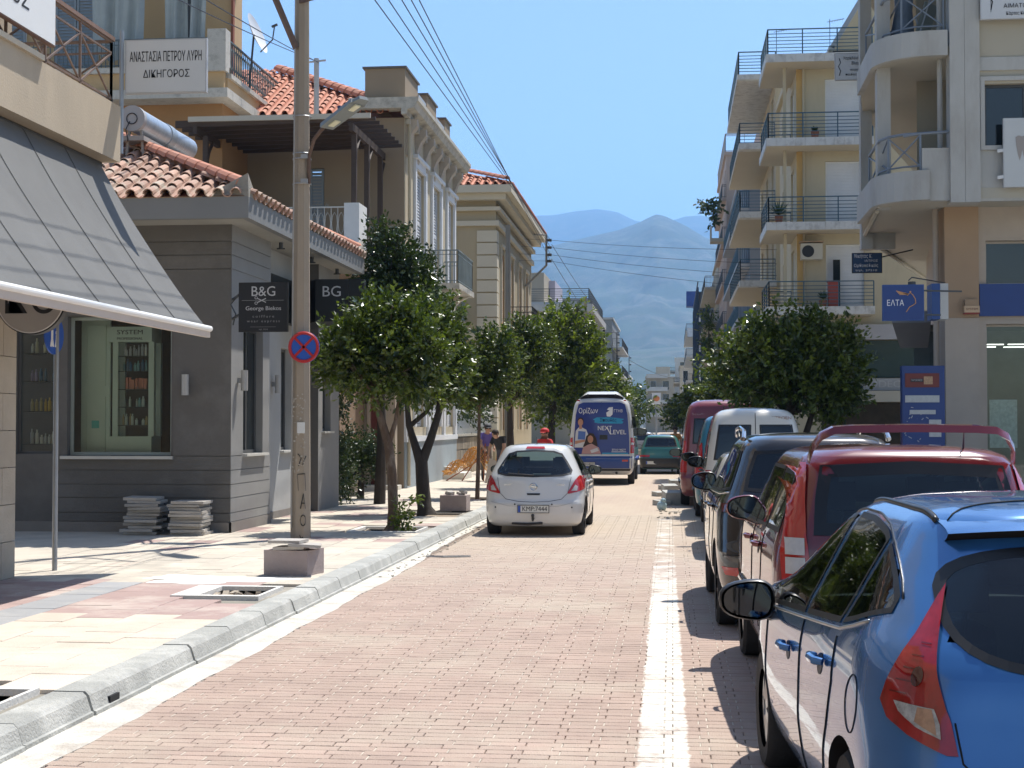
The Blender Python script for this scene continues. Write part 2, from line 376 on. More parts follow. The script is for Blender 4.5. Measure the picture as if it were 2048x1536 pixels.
soil = M('pit_soil', (.27, .21, .15), .95, .3, 9, .6, 30, dirt=(.38, .33, .26), dscale=6, damt=.6)
mb = MB()
for (a, b_, c, d) in PITS: mb.box(a, b_, c, d, -.06, .075)
struct('soil', mb, soil)
frame_m = M('pit_edging', (.66, .64, .59), .9, .06, 5, .3)
for (a, b_, c, d) in PITS[:3]:
    fr = MB(); t = .09 if c > 10 else .07
    z0, z1 = -.03, SW + .014
    fr.box(a - (.26 if 10 < c < 20 else t), a, c - t, d + t, z0, z1); fr.box(b_, b_ + t * .4, c - t, d + t, z0, z1); fr.box(a, b_, c - t, c, z0, z1); fr.box(a, b_, d, d + t, z0, z1)
    fr.build('pit_edging', frame_m, pav)
rub = MB(); rr = random.Random(5)
for (a, b_, c, d) in PITS[:3]:
    for q in range(26):
        x, yy = rr.uniform(a + .05, b_ - .05), rr.uniform(c + .05, d - .05); s_ = rr.uniform(.02, .07)
        rub.obox((x, yy, .075 + s_ * .3), (s_, s_ * rr.uniform(.6, 1.6), s_ * .7), rr.uniform(0, 3), rr.uniform(-.5, .5))
tag(rub.build('rubble', M('rubble', (.42, .36, .28), .9, .3, 12, .4)), 'broken earth clods and leaves lying in the open tree pits', 'rubble', kind='stuff')
# slabs: .43 x .57
def inpit(x, yy, hx, hy):
    return any(x + hx > a - .1 and x - hx < b_ + .05 and yy + hy > c - .1 and yy - hy < d + .1 for a, b_, c, d in PITS)
meshes = {}
def slab(w_, d_, m):
    k = (round(w_, 3), round(d_, 3), m.name)
    if k not in meshes:
        p = brick_mesh(w_, d_, .03, .003); meshes[k] = p.mesh('slab', m)
    return meshes[k]
sl_stuff = {}
cnt = 0
col_x = [(-3.84 - .43 * i - .215) for i in range(9)]
k = 0; y = 5.4
while y < 34:
    for ci, cx in enumerate(col_x):
        yy = y + (.285 if ci % 2 else 0)
        jx, jz = rr.uniform(-.002, .002), rr.uniform(-.002, .002)
        if yy < 12.6: m = slab_m
        elif yy < 15.4: m = pink_m if ci != 4 else grey_m
        elif yy < 19.6: m = dust_m if rr.random() < .85 else slab_m
        elif yy < 21: m = pink_m if rr.random() < .2 else dust_m
        else: m = dust_m if rr.random() < .82 else pink_m
        if ci in (4,) and yy < 30 and not (12.6 < yy < 15.4 and False): m = grey_m if yy < 15.4 else m
        if inpit(cx, yy, .2, .27): continue
        z = SW + jz
        if m is dust_m and yy > 15.4: z += rr.uniform(-.003, .003)
        if cnt < 270 and yy > 7.6:
            o = link('slab', slab(.424, .562, m), pav); o.location = (cx + jx, yy, z); o.rotation_euler = (rr.uniform(-.003,.003), rr.uniform(-.003,.003), rr.uniform(-.004,.004)); cnt += 1
        else:
            st = sl_stuff.setdefault(m.name, [MB(), m]); p = brick_mesh(.424, .562, .03, .003); n = len(st[0].v)
            st[0].v += [(cx+vx, yy+vy, z+vz) for vx, vy, vz in p.v]; st[0].f += [tuple(q+n for q in f) for f in p.f]; st[0].mi += [0]*len(p.f)
    y += .57; k += 1
for nm, (b, m) in sl_stuff.items():
    o = b.build('slab_paving', m, pav, fix=False); o['kind'] = 'stuff'
mb = MB(); mb.box(-7.3, -3.83, 34.3, 300, .1, SW); struct('pavement_far', mb, dust_m)
mb = MB(); mb.box(-30, -7.72, 5, 40, .1, SW - .002); struct('pavement_side', mb, dust_m)
# spilled plaster dust, a low uneven heap
def spill(cx, cy, rx, ry, h, seed):
    q = random.Random(seed); ph = [q.uniform(0, 6.28) for _ in range(5)]
    def fn(u, v):
        t = u * 2 * math.pi; rad = 1 + .22 * math.sin(3*t + ph[0]) + .13 * math.sin(7*t + ph[1]) + .07 * math.sin(13*t + ph[2])
        return (cx + rx * v * rad * math.cos(t), cy + ry * v * rad * math.sin(t), SW + .001 + h * (1 - v*v) + .003*(1-v))
    b = MB(); b.grid(fn, 48, 5); return b
tag(spill(-4.95, 15.75, .75, .42, .012, 1).build('plaster_dust', white_dust, smooth='all'), 'white plaster dust spilled on the pavement beside the pink slabs', 'dust', kind='stuff')
tag(spill(-6.0, 20.2, .5, .3, .006, 5).build('plaster_dust', dust_m, smooth='all'), 'thin grey dust swept in front of the salon corner', 'dust', kind='stuff')
# right pavement
mb = MB(); mb.box(2.55, 2.75, -4, 300, -.04, SW); struct('kerb_right', mb, conc)
mb = MB(); mb.box(2.75, 40, -4, 300, -.04, SW - .006); struct('pavement_right', mb, dust_m)
# loose brick dust on the road near the kerb and broken kerb lumps
rub = MB()
for q in range(90):
    yy = rr.uniform(17, 30); x = KX + .04 + abs(rr.gauss(0, .13)); s_ = rr.uniform(.008, .028)
    rub.obox((x, yy, .003 + s_*.25), (s_, s_*rr.uniform(.7,1.8), s_*.6), rr.uniform(0, 3))
for q in range(60):
    yy = rr.uniform(29, 42); x = rr.uniform(-.3, .15); s_ = rr.uniform(.01, .04)
    rub.obox((x, yy, .003 + s_*.25), (s_, s_*rr.uniform(.7,1.8), s_*.6), rr.uniform(0, 3))
tag(rub.build('road_rubble', M('rubble_pale', (.5, .46, .38), .9, .3, 12, .4)), 'pale rubble crumbs along the kerb and lane edge', 'rubble', kind='stuff')
# ================================================================ MOUNTAINS
def mnoise(x, y, s, seed=0):
    v = Vector((x / s + seed * 17.3, y / s - seed * 7.1, seed * 3.3)); from mathutils import noise
    return noise.fractal(v, 1.0, 2.0, 6)
rock = M('mountain_slope', (.028, .045, .025), .95, .55, .008, dirt=(.12, .12, .10), dscale=.012, damt=.6)
def ridge(name, D, pts, depth, seed, amp, m=rock, nx=300, ny=70):
    """a hill range at distance D: crest heights from (x, z) pairs, falling towards the town"""
    px_ = [p[0] for p in pts]; pz = [p[1] for p in pts]
    b = MB()
    def fn(u, v):
        x = px_[0] + (px_[-1] - px_[0]) * u
        z = float(np.interp(x, px_, pz)); t = v
        yv = D - depth + depth * 1.35 * t
        prof = (math.sin(min(1, t / .74) * math.pi / 2) ** 1.1) * yv / D if t <= .74 else math.cos((t - .74) / .26 * .9)
        cw = (1 - .97 * math.exp(-((t - .74) / .22) ** 2)) * yv / D; zz = z * prof + (mnoise(x, yv, D * .09, seed) * amp - abs(mnoise(x, yv * .5, D * .035, seed + 9)) * amp * 1.3) * min(1, prof * 1.4) * cw
        k = 1 + (yv - D) / D * .9
        return (x * k, yv, max(-3, zz - 3 * (1 - t)))
    b.grid(fn, nx, ny); return struct(name, b, m, smooth='all')
def mpt(px, py, D): return ((px - 1345) / 3000 * D, (850 - py) / 3000 * D + 1.8)
D = 9500; ridge('far_mountains', D, [mpt(*p, D) for p in ((-600,520),(400,470),(900,440),(1060,428),(1110,427),(1150,420),(1195,416),(1235,422),(1270,440),(1300,446),(1350,440),(1370,434),(1400,432),(1440,440),(1600,430),(2000,470),(2700,540))], 3500, 2, 70)
D = 5200; ridge('near_mountain', D, [mpt(*p, D) for p in ((-500,560),(600,540),(1000,505),(1100,490),(1180,472),(1240,459),(1281,444),(1300,434),(1316,427),(1332,432),(1350,441),(1380,457),(1410,476),(1450,490),(1600,520),(2000,540),(2700,600))], 3300, 5, 75)
D = 2600; ridge('foothills', D, [mpt(*p, D) for p in ((-400,730),(800,720),(1100,690),(1250,700),(1400,690),(1700,720),(2600,740))], 1200, 8, 8)
# town on the foothills: tiny pale houses, a mass nobody could count
tw = MB(); q = random.Random(12)
for i in range(900):
    d = q.uniform(900, 2300); px = q.uniform(1020, 1500); x = (px - 1345) / 3000 * d
    z = (850 - 778) / 3000 * d * max(0, (d - 1000) / 1300) ** .8 - 3 ; s_ = q.uniform(6, 13)
    tw.obox((x, d, z + s_ * .25), (s_, s_ * q.uniform(.7, 1.3), s_ * q.uniform(.5, .9)), q.uniform(0, 1.5))
tag(tw.build('distant_town', M('town_walls', (.50, .47, .42), .8, .3, .02)), 'pale houses scattered over the far foothills below the mountain', 'town', kind='stuff')
# ================================================================ FACADE HELPERS
class Fr:
    """a vertical wall frame: origin, heading (0 = faces down the street towards the camera, 90 = faces east, -90 = faces west)"""
    def __init__(s, x, y, deg):
        a = R(deg); s.o = Vector((x, y, 0)); s.u = Vector((math.cos(a), math.sin(a), 0)); s.n = Vector((math.sin(a), -math.cos(a), 0)); s.rz = a
    def P(s, u, z, w=0.0): return s.o + s.u * u + Vector((0, 0, z)) + s.n * w
def fbox(mb, fr, u0, u1, z0, z1, w0, w1):
    P = [fr.P(u, z, w_) for z in (z0, z1) for u, w_ in ((u0, w0), (u1, w0), (u1, w1), (u0, w1))]
    return mb.add(P, [(0,3,2,1),(4,5,6,7),(0,1,5,4),(1,2,6,5),(2,3,7,6),(3,0,4,7)])
def wallh(mb, fr, u0, u1, z0, z1, holes, d=.18):
    us = sorted({u0, u1, *[h[0] for h in holes], *[h[1] for h in holes]}); zs = sorted({z0, z1, *[h[2] for h in holes], *[h[3] for h in holes]})
    for i in range(len(us) - 1):
        for j in range(len(zs) - 1):
            a, b, c, e = us[i], us[i+1], zs[j], zs[j+1]; mu, mz = (a+b)/2, (c+e)/2
            if any(h[0] < mu < h[1] and h[2] < mz < h[3] for h in holes): continue
            mb.quad(fr.P(a, c), fr.P(b, c), fr.P(b, e), fr.P(a, e))
    for (a, b, c, e) in [h[:4] for h in holes]:
        mb.quad(fr.P(a, c), fr.P(a, e), fr.P(a, e, -d), fr.P(a, c, -d)); mb.quad(fr.P(b, c, -d), fr.P(b, e, -d), fr.P(b, e), fr.P(b, c))
        mb.quad(fr.P(a, e), fr.P(b, e), fr.P(b, e, -d), fr.P(a, e, -d)); mb.quad(fr.P(a, c, -d), fr.P(b, c, -d), fr.P(b, c), fr.P(a, c))
    return mb
def frame_ring(mb, fr, u0, u1, z0, z1, t, w0, w1):
    fbox(mb, fr, u0, u0 + t, z0, z1, w0, w1); fbox(mb, fr, u1 - t, u1, z0, z1, w0, w1)
    fbox(mb, fr, u0 + t, u1 - t, z0, z0 + t, w0, w1); fbox(mb, fr, u0 + t, u1 - t, z1 - t, z1, w0, w1)
win_fr = M('window_frame_white', (.70, .71, .70), .5, .05)
shut_w = M('shutter_white', (.62, .64, .66), .55, .06, 2, dirt=(.5, .5, .48), damt=.3)
shut_b = M('shutter_blue', (.12, .19, .34), .5, .06)
shut_o = M('shutter_wood', (.50, .27, .11), .6, .12, 5)
shut_g = M('shutter_grey', (.25, .29, .32), .6, .06)
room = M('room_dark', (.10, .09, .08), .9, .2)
def window(fr, u0, u1, z0, z1, d, parent, kind='dark', fm=None, nv=1, name='window', t=.05):
    fm = fm or win_fr; f = MB(); fl = .035
    frame_ring(f, fr, u0 + .005, u1 - .005, z0 + .005, z1 - .005, t, -d, -d + fl)
    for i in range(1, nv):
        uu = u0 + (u1 - u0) * i / nv; fbox(f, fr, uu - t * .5, uu + t * .5, z0 + t, z1 - t, -d, -d + fl - .004)
    wo_ = f.build(name, fm, parent)
    p = MB()
    if kind in ('dark', 'clear'):
        fbox(p, fr, u0 + t, u1 - t, z0 + t, z1 - t, -d + .008, -d + .014); p.build('pane', dark_glass if kind == 'dark' else clear, wo_)
    elif kind.startswith('roll'):
        n = max(6, int((z1 - z0) / .055)); m_ = {'rollw': shut_w, 'rollg': shut_g}[kind]
        pts = []
        for i in range(n):
            za = z0 + t + (z1 - z0 - 2*t) * i / n; zb = z0 + t + (z1 - z0 - 2*t) * (i + 1) / n
            p.quad(fr.P(u0 + t, za, -d + .012), fr.P(u1 - t, za, -d + .012), fr.P(u1 - t, zb - .008, -d + .024), fr.P(u0 + t, zb - .008, -d + .024))
            p.quad(fr.P(u0 + t, zb - .008, -d + .024), fr.P(u1 - t, zb - .008, -d + .024), fr.P(u1 - t, zb, -d + .012), fr.P(u0 + t, zb, -d + .012))
        p.build('roller_shutter', m_, wo_, fix=False)
    else:
        m_ = {'louv_b': shut_b, 'louv_o': shut_o, 'louv_g': shut_g, 'louv_w': shut_w}[kind]; um = (u0 + u1) / 2
        for a, b in ((u0 + .02, um - .01), (um + .01, u1 - .02)):
            q = MB(); frame_ring(q, fr, a, b, z0 + .02, z1 - .02, .06, -d + .036, -d + .07)
            zm = (z0 + z1) / 2; fbox(q, fr, a + .06, b - .06, zm - .04, zm + .04, -d + .036, -d + .068)
            n = int((z1 - z0) / .09)
            for i in range(n):
                zz = z0 + .1 + (z1 - z0 - .2) * i / n
                q.quad(fr.P(a + .06, zz, -d + .06), fr.P(b - .06, zz, -d + .06), fr.P(b - .06, zz + .08, -d + .038), fr.P(a + .06, zz + .08, -d + .038))
            q.build('shutter', m_, wo_, fix=False)
    return wo_
def rail(path, z0, h, style, m, parent, name='railing', r=.012, sp=.11, closed=False):
    """balcony railing along a list of (x, y)"""
    b = MB()
    for i in range(len(path) - 1):
        a = Vector((*path[i], 0)); c = Vector((*path[i+1], 0)); L = (c - a).length; dd = (c - a) / L
        P = lambda t, z: a + dd * t + Vector((0, 0, z0 + z))
        b.bar(P(0, h), P(L, h), r * 3, r * 2.4)
        if style == 'bars':
            b.bar(P(0, .08), P(L, .08), r * 1.6, r * 1.6); b.bar(P(0, h - .12), P(L, h - .12), r * 1.4, r * 1.4)
            n = max(2, int(L / sp))
            for k in range(n + 1): b.bar(P(L * k / n, 0), P(L * k / n, h), r * 1.3, r * 1.3)
        elif style == 'horiz':
            n = 6
            for k in range(n): b.bar(P(0, .12 + (h - .15) * k / n), P(L, .12 + (h - .15) * k / n), r * 1.5, r * 1.5)
            n = max(1, round(L / 1.4))
            for k in range(n + 1): b.bar(P(L * k / n, -.02), P(L * k / n, h), r * 2.6, r * 2.6)
        elif style == 'x':
            b.bar(P(0, .08), P(L, .08), r * 2, r * 2); n = max(1, round(L / .95))
            b.bar(P(0, h - .14), P(L, h - .14), r * 1.6, r * 1.6)
            for k in range(n + 1): b.bar(P(L * k / n, -.04), P(L * k / n, h), r * 2, r * 2)
            for k in range(n):
                t0, t1 = L * k / n, L * (k + 1) / n
                b.bar(P(t0, .08), P(t1, h - .14), r * 1.5, r * 1.5); b.bar(P(t1, .08), P(t0, h - .14), r * 1.5, r * 1.5)
        elif style == 'scroll':
            b.bar(P(0, .07), P(L, .07), r * 1.6, r * 1.6); n = max(2, int(L / .16))
            for k in range(n + 1):
                t0 = L * k / n; b.bar(P(t0, 0), P(t0, h), r * 1.2, r * 1.2)
                if k < n:
                    c0 = t0 + L / n / 2; q = []
                    for s_ in range(9):
                        an = s_ / 8 * 2 * math.pi; q.append(P(c0 + math.cos(an) * L / n * .42, h * .55 + math.sin(an) * h * .3))
                    b.tube(q, r * .55, 4)
    return b.build(name, m, parent, fix=False)
# tiles ---------------------------------------------------------
tile_m = M('clay_tile', (.42, .26, .19), .8, .16, 3, .3, 60, dirt=(.42, .38, .30), dscale=2.6, damt=.95, objvar=.25)
tile_m2 = M('clay_tile_red', (.50, .21, .13), .8, .12, 3, .2, 60, dirt=(.55, .34, .25), dscale=2, damt=.4, objvar=.12)
tile_bed = M('tile_bed_brown', (.22, .09, .06), .9, .2, 4)  # red-brown base plane under the tiles
def tile_mesh(L=.42, r=.085, t=.014):
    b = MB(); n = 7; vs = []
    for k, (y0, rr_) in enumerate(((0, r), (L, r * .82))):
        for i in range(n):
            a = math.pi * i / (n - 1); vs.append((math.cos(a) * rr_, y0, math.sin(a) * rr_))
        for i in range(n):
            a = math.pi * i / (n - 1); vs.append((math.cos(a) * (rr_ - t), y0, math.sin(a) * (rr_ - t)))
    fs = []
    for i in range(n - 1):
        fs += [(i, i+1, 2*n+i+1, 2*n+i), (n+i+1, n+i, 3*n+i, 3*n+i+1), (i, n+i, n+i+1, i+1)]
    b.add(vs, fs); return b
TILE = tile_mesh(); TILE_ME = {}
def tile_field(parent, org, u, v, poly, m, budget, pu=.205, pv=.33, key='a', seed=1, flipstuff=True):
    """lay barrel tiles on a slope: org corner, u along the eave, v up the slope (unit vectors); poly in (u, v) metres"""
    u = Vector(u).normalized(); v = Vector(v).normalized(); n = u.cross(v).normalized()
    if n.z < 0: n = -n; 
    org = Vector(org); q = random.Random(seed)
    bed = MB(); bed.add([org + u*p[0] + v*p[1] - n*.01 for p in poly] , [tuple(range(len(poly)))])
    bo = bed.build('tile_bed', tile_bed, parent, fix=False)
    if (m.name) not in TILE_ME: TILE_ME[m.name] = TILE.mesh('tile', m, smooth=False)
    me = TILE_ME[m.name]; st = MB()
    def inside(a, b):
        c = False; j = len(poly) - 1
        for i in range(len(poly)):
            xi, yi = poly[i]; xj, yj = poly[j]
            if (yi > b) != (yj > b) and a < (xj - xi) * (b - yi) / (yj - yi + 1e-9) + xi: c = not c
            j = i
        return c
    umax = max(p[0] for p in poly); vmax = max(p[1] for p in poly); umin = min(p[0] for p in poly)
    po = ORG[parent.name]; used = 0
    right = u if u.cross(v).dot(n) > 0 else -u
    Mx = Matrix((right, v, n)).transposed().to_4x4()
    for j in range(int(vmax / pv) + 1):
        b = j * pv
        for i in range(int((umax - umin) / pu) + 1):
            a = umin + (i + .5) * pu
            if not inside(a, b + .05): continue
            pos = org + u * a + v * (b - .05) + n * (.036 + .008 * q.random())
            Rm = Mx @ Matrix.Rotation(q.uniform(-.03, .03), 4, 'Z') @ Matrix.Rotation(R(-4.2), 4, 'X')
            # pan tile between (upside down)
            pp = org + u * (a + pu / 2) + v * (b - .03) + n * .055
            Rp = Mx @ Matrix.Rotation(math.pi, 4, 'Y')
            k = len(st.v); T2 = Matrix.Translation(pp) @ Rp
            st.v += [tuple(T2 @ Vector(x)) for x in TILE.v]; st.f += [tuple(z + k for z in f) for f in TILE.f]; st.mi += [0] * len(TILE.f)
            if used < budget:
                o = link('tile', me, parent); o.matrix_local = Matrix.Translation(pos - po) @ Rm; used += 1
            else:
                k = len(st.v); T2 = Matrix.Translation(pos) @ Rm
                st.v += [tuple(T2 @ Vector(x)) for x in TILE.v]; st.f += [tuple(z + k for z in f) for f in TILE.f]; st.mi += [0] * len(TILE.f)
    o = st.build('roof_tiles', m, parent, fix=False); o['kind'] = 'stuff'
    return used
def hip(parent, p0, p1, m, r=.12):
    p0, p1 = Vector(p0), Vector(p1); d = p1 - p0; L = d.length; d.normalize(); n = int(L / .36)
    side = d.cross(Vector((0, 0, 1))).normalized(); up = side.cross(d)
    me = tile_mesh(.42, r, .018).mesh('ridge_tile', m); Mx = Matrix((side, d, up)).transposed().to_4x4(); po = ORG[parent.name]
    for i in range(n):
        o = link('ridge_tile', me, parent); o.matrix_local = Matrix.Translation(p0 + d * (i * .36) - po + up * .02) @ Mx @ Matrix.Rotation(R(2.5), 4, 'X')

# ================================================================ LEFT SIDE
# ---- A: corner office building with the big awning
beige_st = M('beige_stone', (.46, .39, .30), .9, .10, 2.2, .3, 40, dirt=(.36, .30, .23), dscale=1.3, damt=.4, objvar=.07)
beige_re = M('beige_render', (.44, .36, .26), .9, .07, 1.5, .15, dirt=(.36, .30, .22), dscale=1.6, damt=.45, stretch=(1, 1, .35))
A = thing('office_building', 'beige stone office building at the near left with a side balcony over a grey awning', 'building', (-9.5, 10, 0))
mb = MB(); mb.box(-14, -7.19, -4, 15.66, 0, 9.5); mb.build('wall', beige_re, A)
i = 0
for k in range(9):
    z0 = .14 + k * .40; off = .0 if k % 2 else .33
    yy = 15.72
    bs = [(15.72 - .66 * j - off, 15.72 - .66 * (j - 1) - off) for j in range(0, 5)]
    for (a, b_) in bs:
        a = max(a, 13.2); b_ = min(b_, 15.72)
        if b_ - a < .1: continue
        q = MB(); q.box(-7.19, -7.13, a + .004, b_ - .004, z0 + .004, z0 + .396); q.build('stone_block', beige_st, A)
mb = MB(); mb.box(-14, -6.65, 2, 17.5, 4.98, 5.06); mb.box(-14, -13.7, 15.7, 17.5, 5.06, 5.68)
mb.box(-6.80, -6.65, 2, 17.5, 5.06, 5.66); mb.box(-13.9, -6.8, 17.35, 17.5, 5.06, 5.66)
mb.build('balcony_parapet', beige_re, A)
mb = MB(); mb.box(-6.84, -6.61, 2, 15.2, 5.661, 5.72); mb.build('coping', M('coping_beige', (.55, .48, .37), .85, .06, 2), A)
rust_rail = M('rusty_rail', (.16, .11, .085), .6, .3, 9, .1)
rail([(-6.74, 3.0), (-6.74, 17.42), (-12, 17.42)], 5.66, .78, 'x', rust_rail, A, r=.013)
mb = MB(); mb.bar((-6.74, 3, 6.47), (-6.74, 17.45, 6.47), .07, .05); mb.build('handrail', M('brown_handrail', (.20, .12, .08), .5, .2, 6), A)
mb = MB(); mb.cyl((-6.66, 17.55, 5.1), (-6.66, 17.55, 6.6), .028, n=8); mb.build('sign_post', metal_gr, A)
def board(name, label, fr, u0, u1, z0, z1, m_face, m_edge, d=.06, cat='sign', round_=0, group=None):
    c = fr.P((u0 + u1) / 2, z0, 0); t = thing(name, label, cat, c, group)
    q = MB(); fbox(q, fr, u0, u1, z0, z1, 0, d); q.build('sign_box', m_edge, t)
    q = MB(); fbox(q, fr, u0 + .015, u1 - .015, z0 + .015, z1 - .015, d, d + .004); q.build('sign_face', m_face, t)
    return t
ink = M('black_ink', (.02, .02, .022), .6, 0); ink_w = M('white_ink', (.8, .8, .8), .5, 0)
al = M('aluminium_edge', (.5, .5, .5), .4, .05, metal=.3)
f = Fr(0, 17.62, 0)
s = board('hanging_sign', 'white lawyer sign hanging out over the street in front of the ochre balcony', f, -6.62, -5.60, 5.83, 6.49, M('sign_white_face', (.62, .63, .62), .5, .03), al)
text('ΑΝΑΣΤΑΣΙΑ ΠΕΤΡΟΥ ΛΥΡΗ', .17, f.P(-6.11, 6.27, .066), 'S', ink, s, width=.90)
text('ΔΙΚΗΓΟΡΟΣ', .13, f.P(-6.10, 6.06, .066), 'S', ink, s, width=.58)
f = Fr(-6.60, 0, 90)
s = board('balcony_sign', 'white lawyer sign fixed along the rail of the near left balcony', f, 12.0, 15.3, 5.83, 6.75, M('sign_white_face2', (.72, .72, .70), .5, .03), M('rust_edge', (.18, .10, .07), .7, .2))
text('ΑΝΑΣΤΑΣΙΑ Π. ΛΥΡΗ', .34, f.P(13.66, 6.47, .066), 'E', ink, s, width=3.0)
text('ΔΙΚΗΓΟΡΟΣ', .27, f.P(13.75, 6.12, .066), 'E', ink, s, width=1.75)
# ---- awning
aw_m = M('awning_cloth', (.135, .135, .13), .85, .10, 1.2, .15, 300, dirt=(.095, .095, .095), dscale=.8, damt=.4)
AW = thing('awning', 'large grey fabric awning with a white front bar over the near left shop', 'awning', (-6.5, 11, 4.9))
mb = MB()
def awf(u, v):
    yv = 3.0 + (17.42 - 3.0) * u; x = -6.86 + (1.34) * v; z = 4.93 - 2.0 * v
    sag = -.10 * math.sin(math.pi * v) + .012 * math.sin(u * 150) * (1 - v) * v * 2 + .016 * math.sin(v * 9 + u * 3) * (1 - v) + .02 * math.sin(u * 9.0)
    return (x, yv, z + sag)
mb.grid(awf, 150, 26); mb.build('fabric', aw_m, AW, smooth='all', fix=False)
mb = MB()
for k in range(1, 13):
    u = k / 13.0; pts = [Vector(awf(u, v / 12)) + Vector((.004, 0, .006)) for v in range(13)]; mb = MB(); mb.tube(pts, .005, 5); mb.build('seam', M('awning_seam', (.10, .10, .10), .8, .05), AW)
mb = MB(); mb.cyl((-5.50, 3, 2.95), (-5.50, 17.44, 2.95), .035, n=12); mb.build('front_bar', M('white_bar', (.78, .77, .74), .4, .03), AW)
mb = MB(); mb.box(-5.545, -5.495, 3, 17.43, 2.845, 2.918); mb.build('valance_bar', M('beige_bar', (.58, .49, .41), .6, .05), AW)
mb = MB(); mb.cyl((-6.9, 3, 4.95), (-6.9, 17.45, 4.95), .05, n=10)
for yy in (6, 11, 16.5): mb.tube([(-6.95, yy, 4.5), (-6.2, yy - .9, 3.75), (-5.55, yy, 2.95)], .022, 6)
mb.build('arm', metal_dk, AW)
mb = MB(); mb.box(-7.14, -6.9, 3, 17.4, 4.86, 4.975); mb.build('awning_box', metal_dk, AW)
# ---- round sign
t = thing('round_sign', 'round grey shop sign with two serif letters half hidden behind the awning bar', 'sign', (-6.42, 14.5, 3.08))
mb = MB(); mb.cyl((-6.42, 14.47, 3.08), (-6.42, 14.57, 3.08), .37, n=48); mb.build('sign_box', black, t, smooth=True)
mb = MB(); mb.cyl((-6.42, 14.455, 3.08), (-6.42, 14.47, 3.08), .345, n=48); mb.build('sign_face', M('round_face', (.42, .39, .37), .5, .05), t)
mb = MB(); mb.tube([(-6.42 + .352 * math.cos(a * math.pi / 24), 14.458, 3.08 + .352 * math.sin(a * math.pi / 24)) for a in range(49)], .007, 5); mb.build('rim', M('rim_white', (.7, .68, .66), .4, 0), t)
text('ΚΟ', .46, (-6.41, 14.452, 3.06), 'S', ink, t, width=.54)
mb = MB(); mb.bar((-6.78, 14.52, 3.1), (-7.19, 14.52, 3.1), .03, .03); mb.build('bracket', metal_dk, t)

# ---- B: hair salon
sal = M('salon_grey_shaded', (.115, .107, .098), .85, .05, 1.6, .15, dirt=(.2, .19, .18), dscale=.9, damt=.35)  # front wall and boards: their shade is put into a darker grey
sal2 = M('salon_board_shaded', (.12, .112, .102), .82, .05, 1.6, .1, dirt=(.21, .2, .19), dscale=1.4, damt=.35, objvar=.05)
sal_e = M('salon_grey_sunlit', (.26, .255, .245), .85, .05, 1.6, .15, dirt=(.32, .31, .3), dscale=.9, damt=.35); sal_l = M('salon_light_grey', (.42, .42, .41), .85, .05, 1.6, .15, dirt=(.34, .33, .32), dscale=.9, damt=.35)  # sunlight put into the street grey; the recess is also a paler paint
sal_eave = M('salon_eave', (.20, .205, .205), .7, .06, 1.2)
sal_soff = M('salon_soffit', (.34, .33, .30), .85, .06, 1)
B = thing('hair_salon', 'single storey dark grey hair salon with shop windows and a hipped tile roof', 'building', (-9, 26, 0))
fS = Fr(0, 22.6, 0); fE = Fr(-6.8, 0, 90); fE2 = Fr(-7.05, 0, 90)
mb = MB()
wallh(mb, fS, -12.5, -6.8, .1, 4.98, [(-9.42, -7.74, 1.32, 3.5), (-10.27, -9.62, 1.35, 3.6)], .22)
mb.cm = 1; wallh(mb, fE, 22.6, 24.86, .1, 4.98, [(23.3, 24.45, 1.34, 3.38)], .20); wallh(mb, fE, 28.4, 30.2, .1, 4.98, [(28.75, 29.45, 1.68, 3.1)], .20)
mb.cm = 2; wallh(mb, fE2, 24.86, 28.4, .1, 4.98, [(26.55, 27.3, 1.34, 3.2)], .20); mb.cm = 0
mb.quad((-7.05, 24.86, .1), (-6.8, 24.86, .1), (-6.8, 24.86, 4.98), (-7.05, 24.86, 4.98))
mb.quad((-7.05, 28.4, .1), (-6.8, 28.4, .1), (-6.8, 28.4, 4.98), (-7.05, 28.4, 4.98))
mb.quad((-6.8, 30.2, .1), (-12.5, 30.2, .1), (-12.5, 30.2, 4.98), (-6.8, 30.2, 4.98))
mb.quad((-12.5, 22.6, 4.98), (-6.8, 22.6, 4.98), (-6.8, 30.2, 4.98), (-12.5, 30.2, 4.98))
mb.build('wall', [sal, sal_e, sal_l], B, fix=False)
gr = [.30, .44, .67, .88, 1.10, 1.32]
for a, b_ in list(zip(gr[:-1], gr[1:])) + [(4.22, 4.44), (4.44, 4.65), (4.65, 4.93)]:
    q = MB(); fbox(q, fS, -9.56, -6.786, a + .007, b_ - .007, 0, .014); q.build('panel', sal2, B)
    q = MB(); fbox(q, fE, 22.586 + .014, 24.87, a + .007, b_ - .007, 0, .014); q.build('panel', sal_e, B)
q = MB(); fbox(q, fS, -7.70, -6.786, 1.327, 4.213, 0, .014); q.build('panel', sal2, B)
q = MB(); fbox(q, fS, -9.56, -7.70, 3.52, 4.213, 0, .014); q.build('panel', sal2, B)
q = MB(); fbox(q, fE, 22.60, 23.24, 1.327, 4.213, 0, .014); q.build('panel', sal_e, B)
q = MB(); fbox(q, fS, -12.5, -6.76, .1, .295, 0, .03); fbox(q, fE, 22.57, 24.9, .1, .295, 0, .03); fbox(q, fE2, 24.9, 28.4, .1, .27, 0, .02); q.build('plinth', M('salon_plinth', (.22, .20, .18), .9, .1, 3, .2), B)
for f_, a_ in ((fS, (-9.5, -7.7, 1.27, 1.318, .016, .08)), (fE, (23.24, 24.55, 1.30, 1.338, .016, .09)), (fE2, (26.5, 27.35, 1.30, 1.338, 0, .08)), (fE, (28.7, 29.5, 1.64, 1.678, 0, .07))):
    q = MB(); fbox(q, f_, *a_); q.build('sill', M('pale_sill', (.55, .53, .48), .7, .06), B)
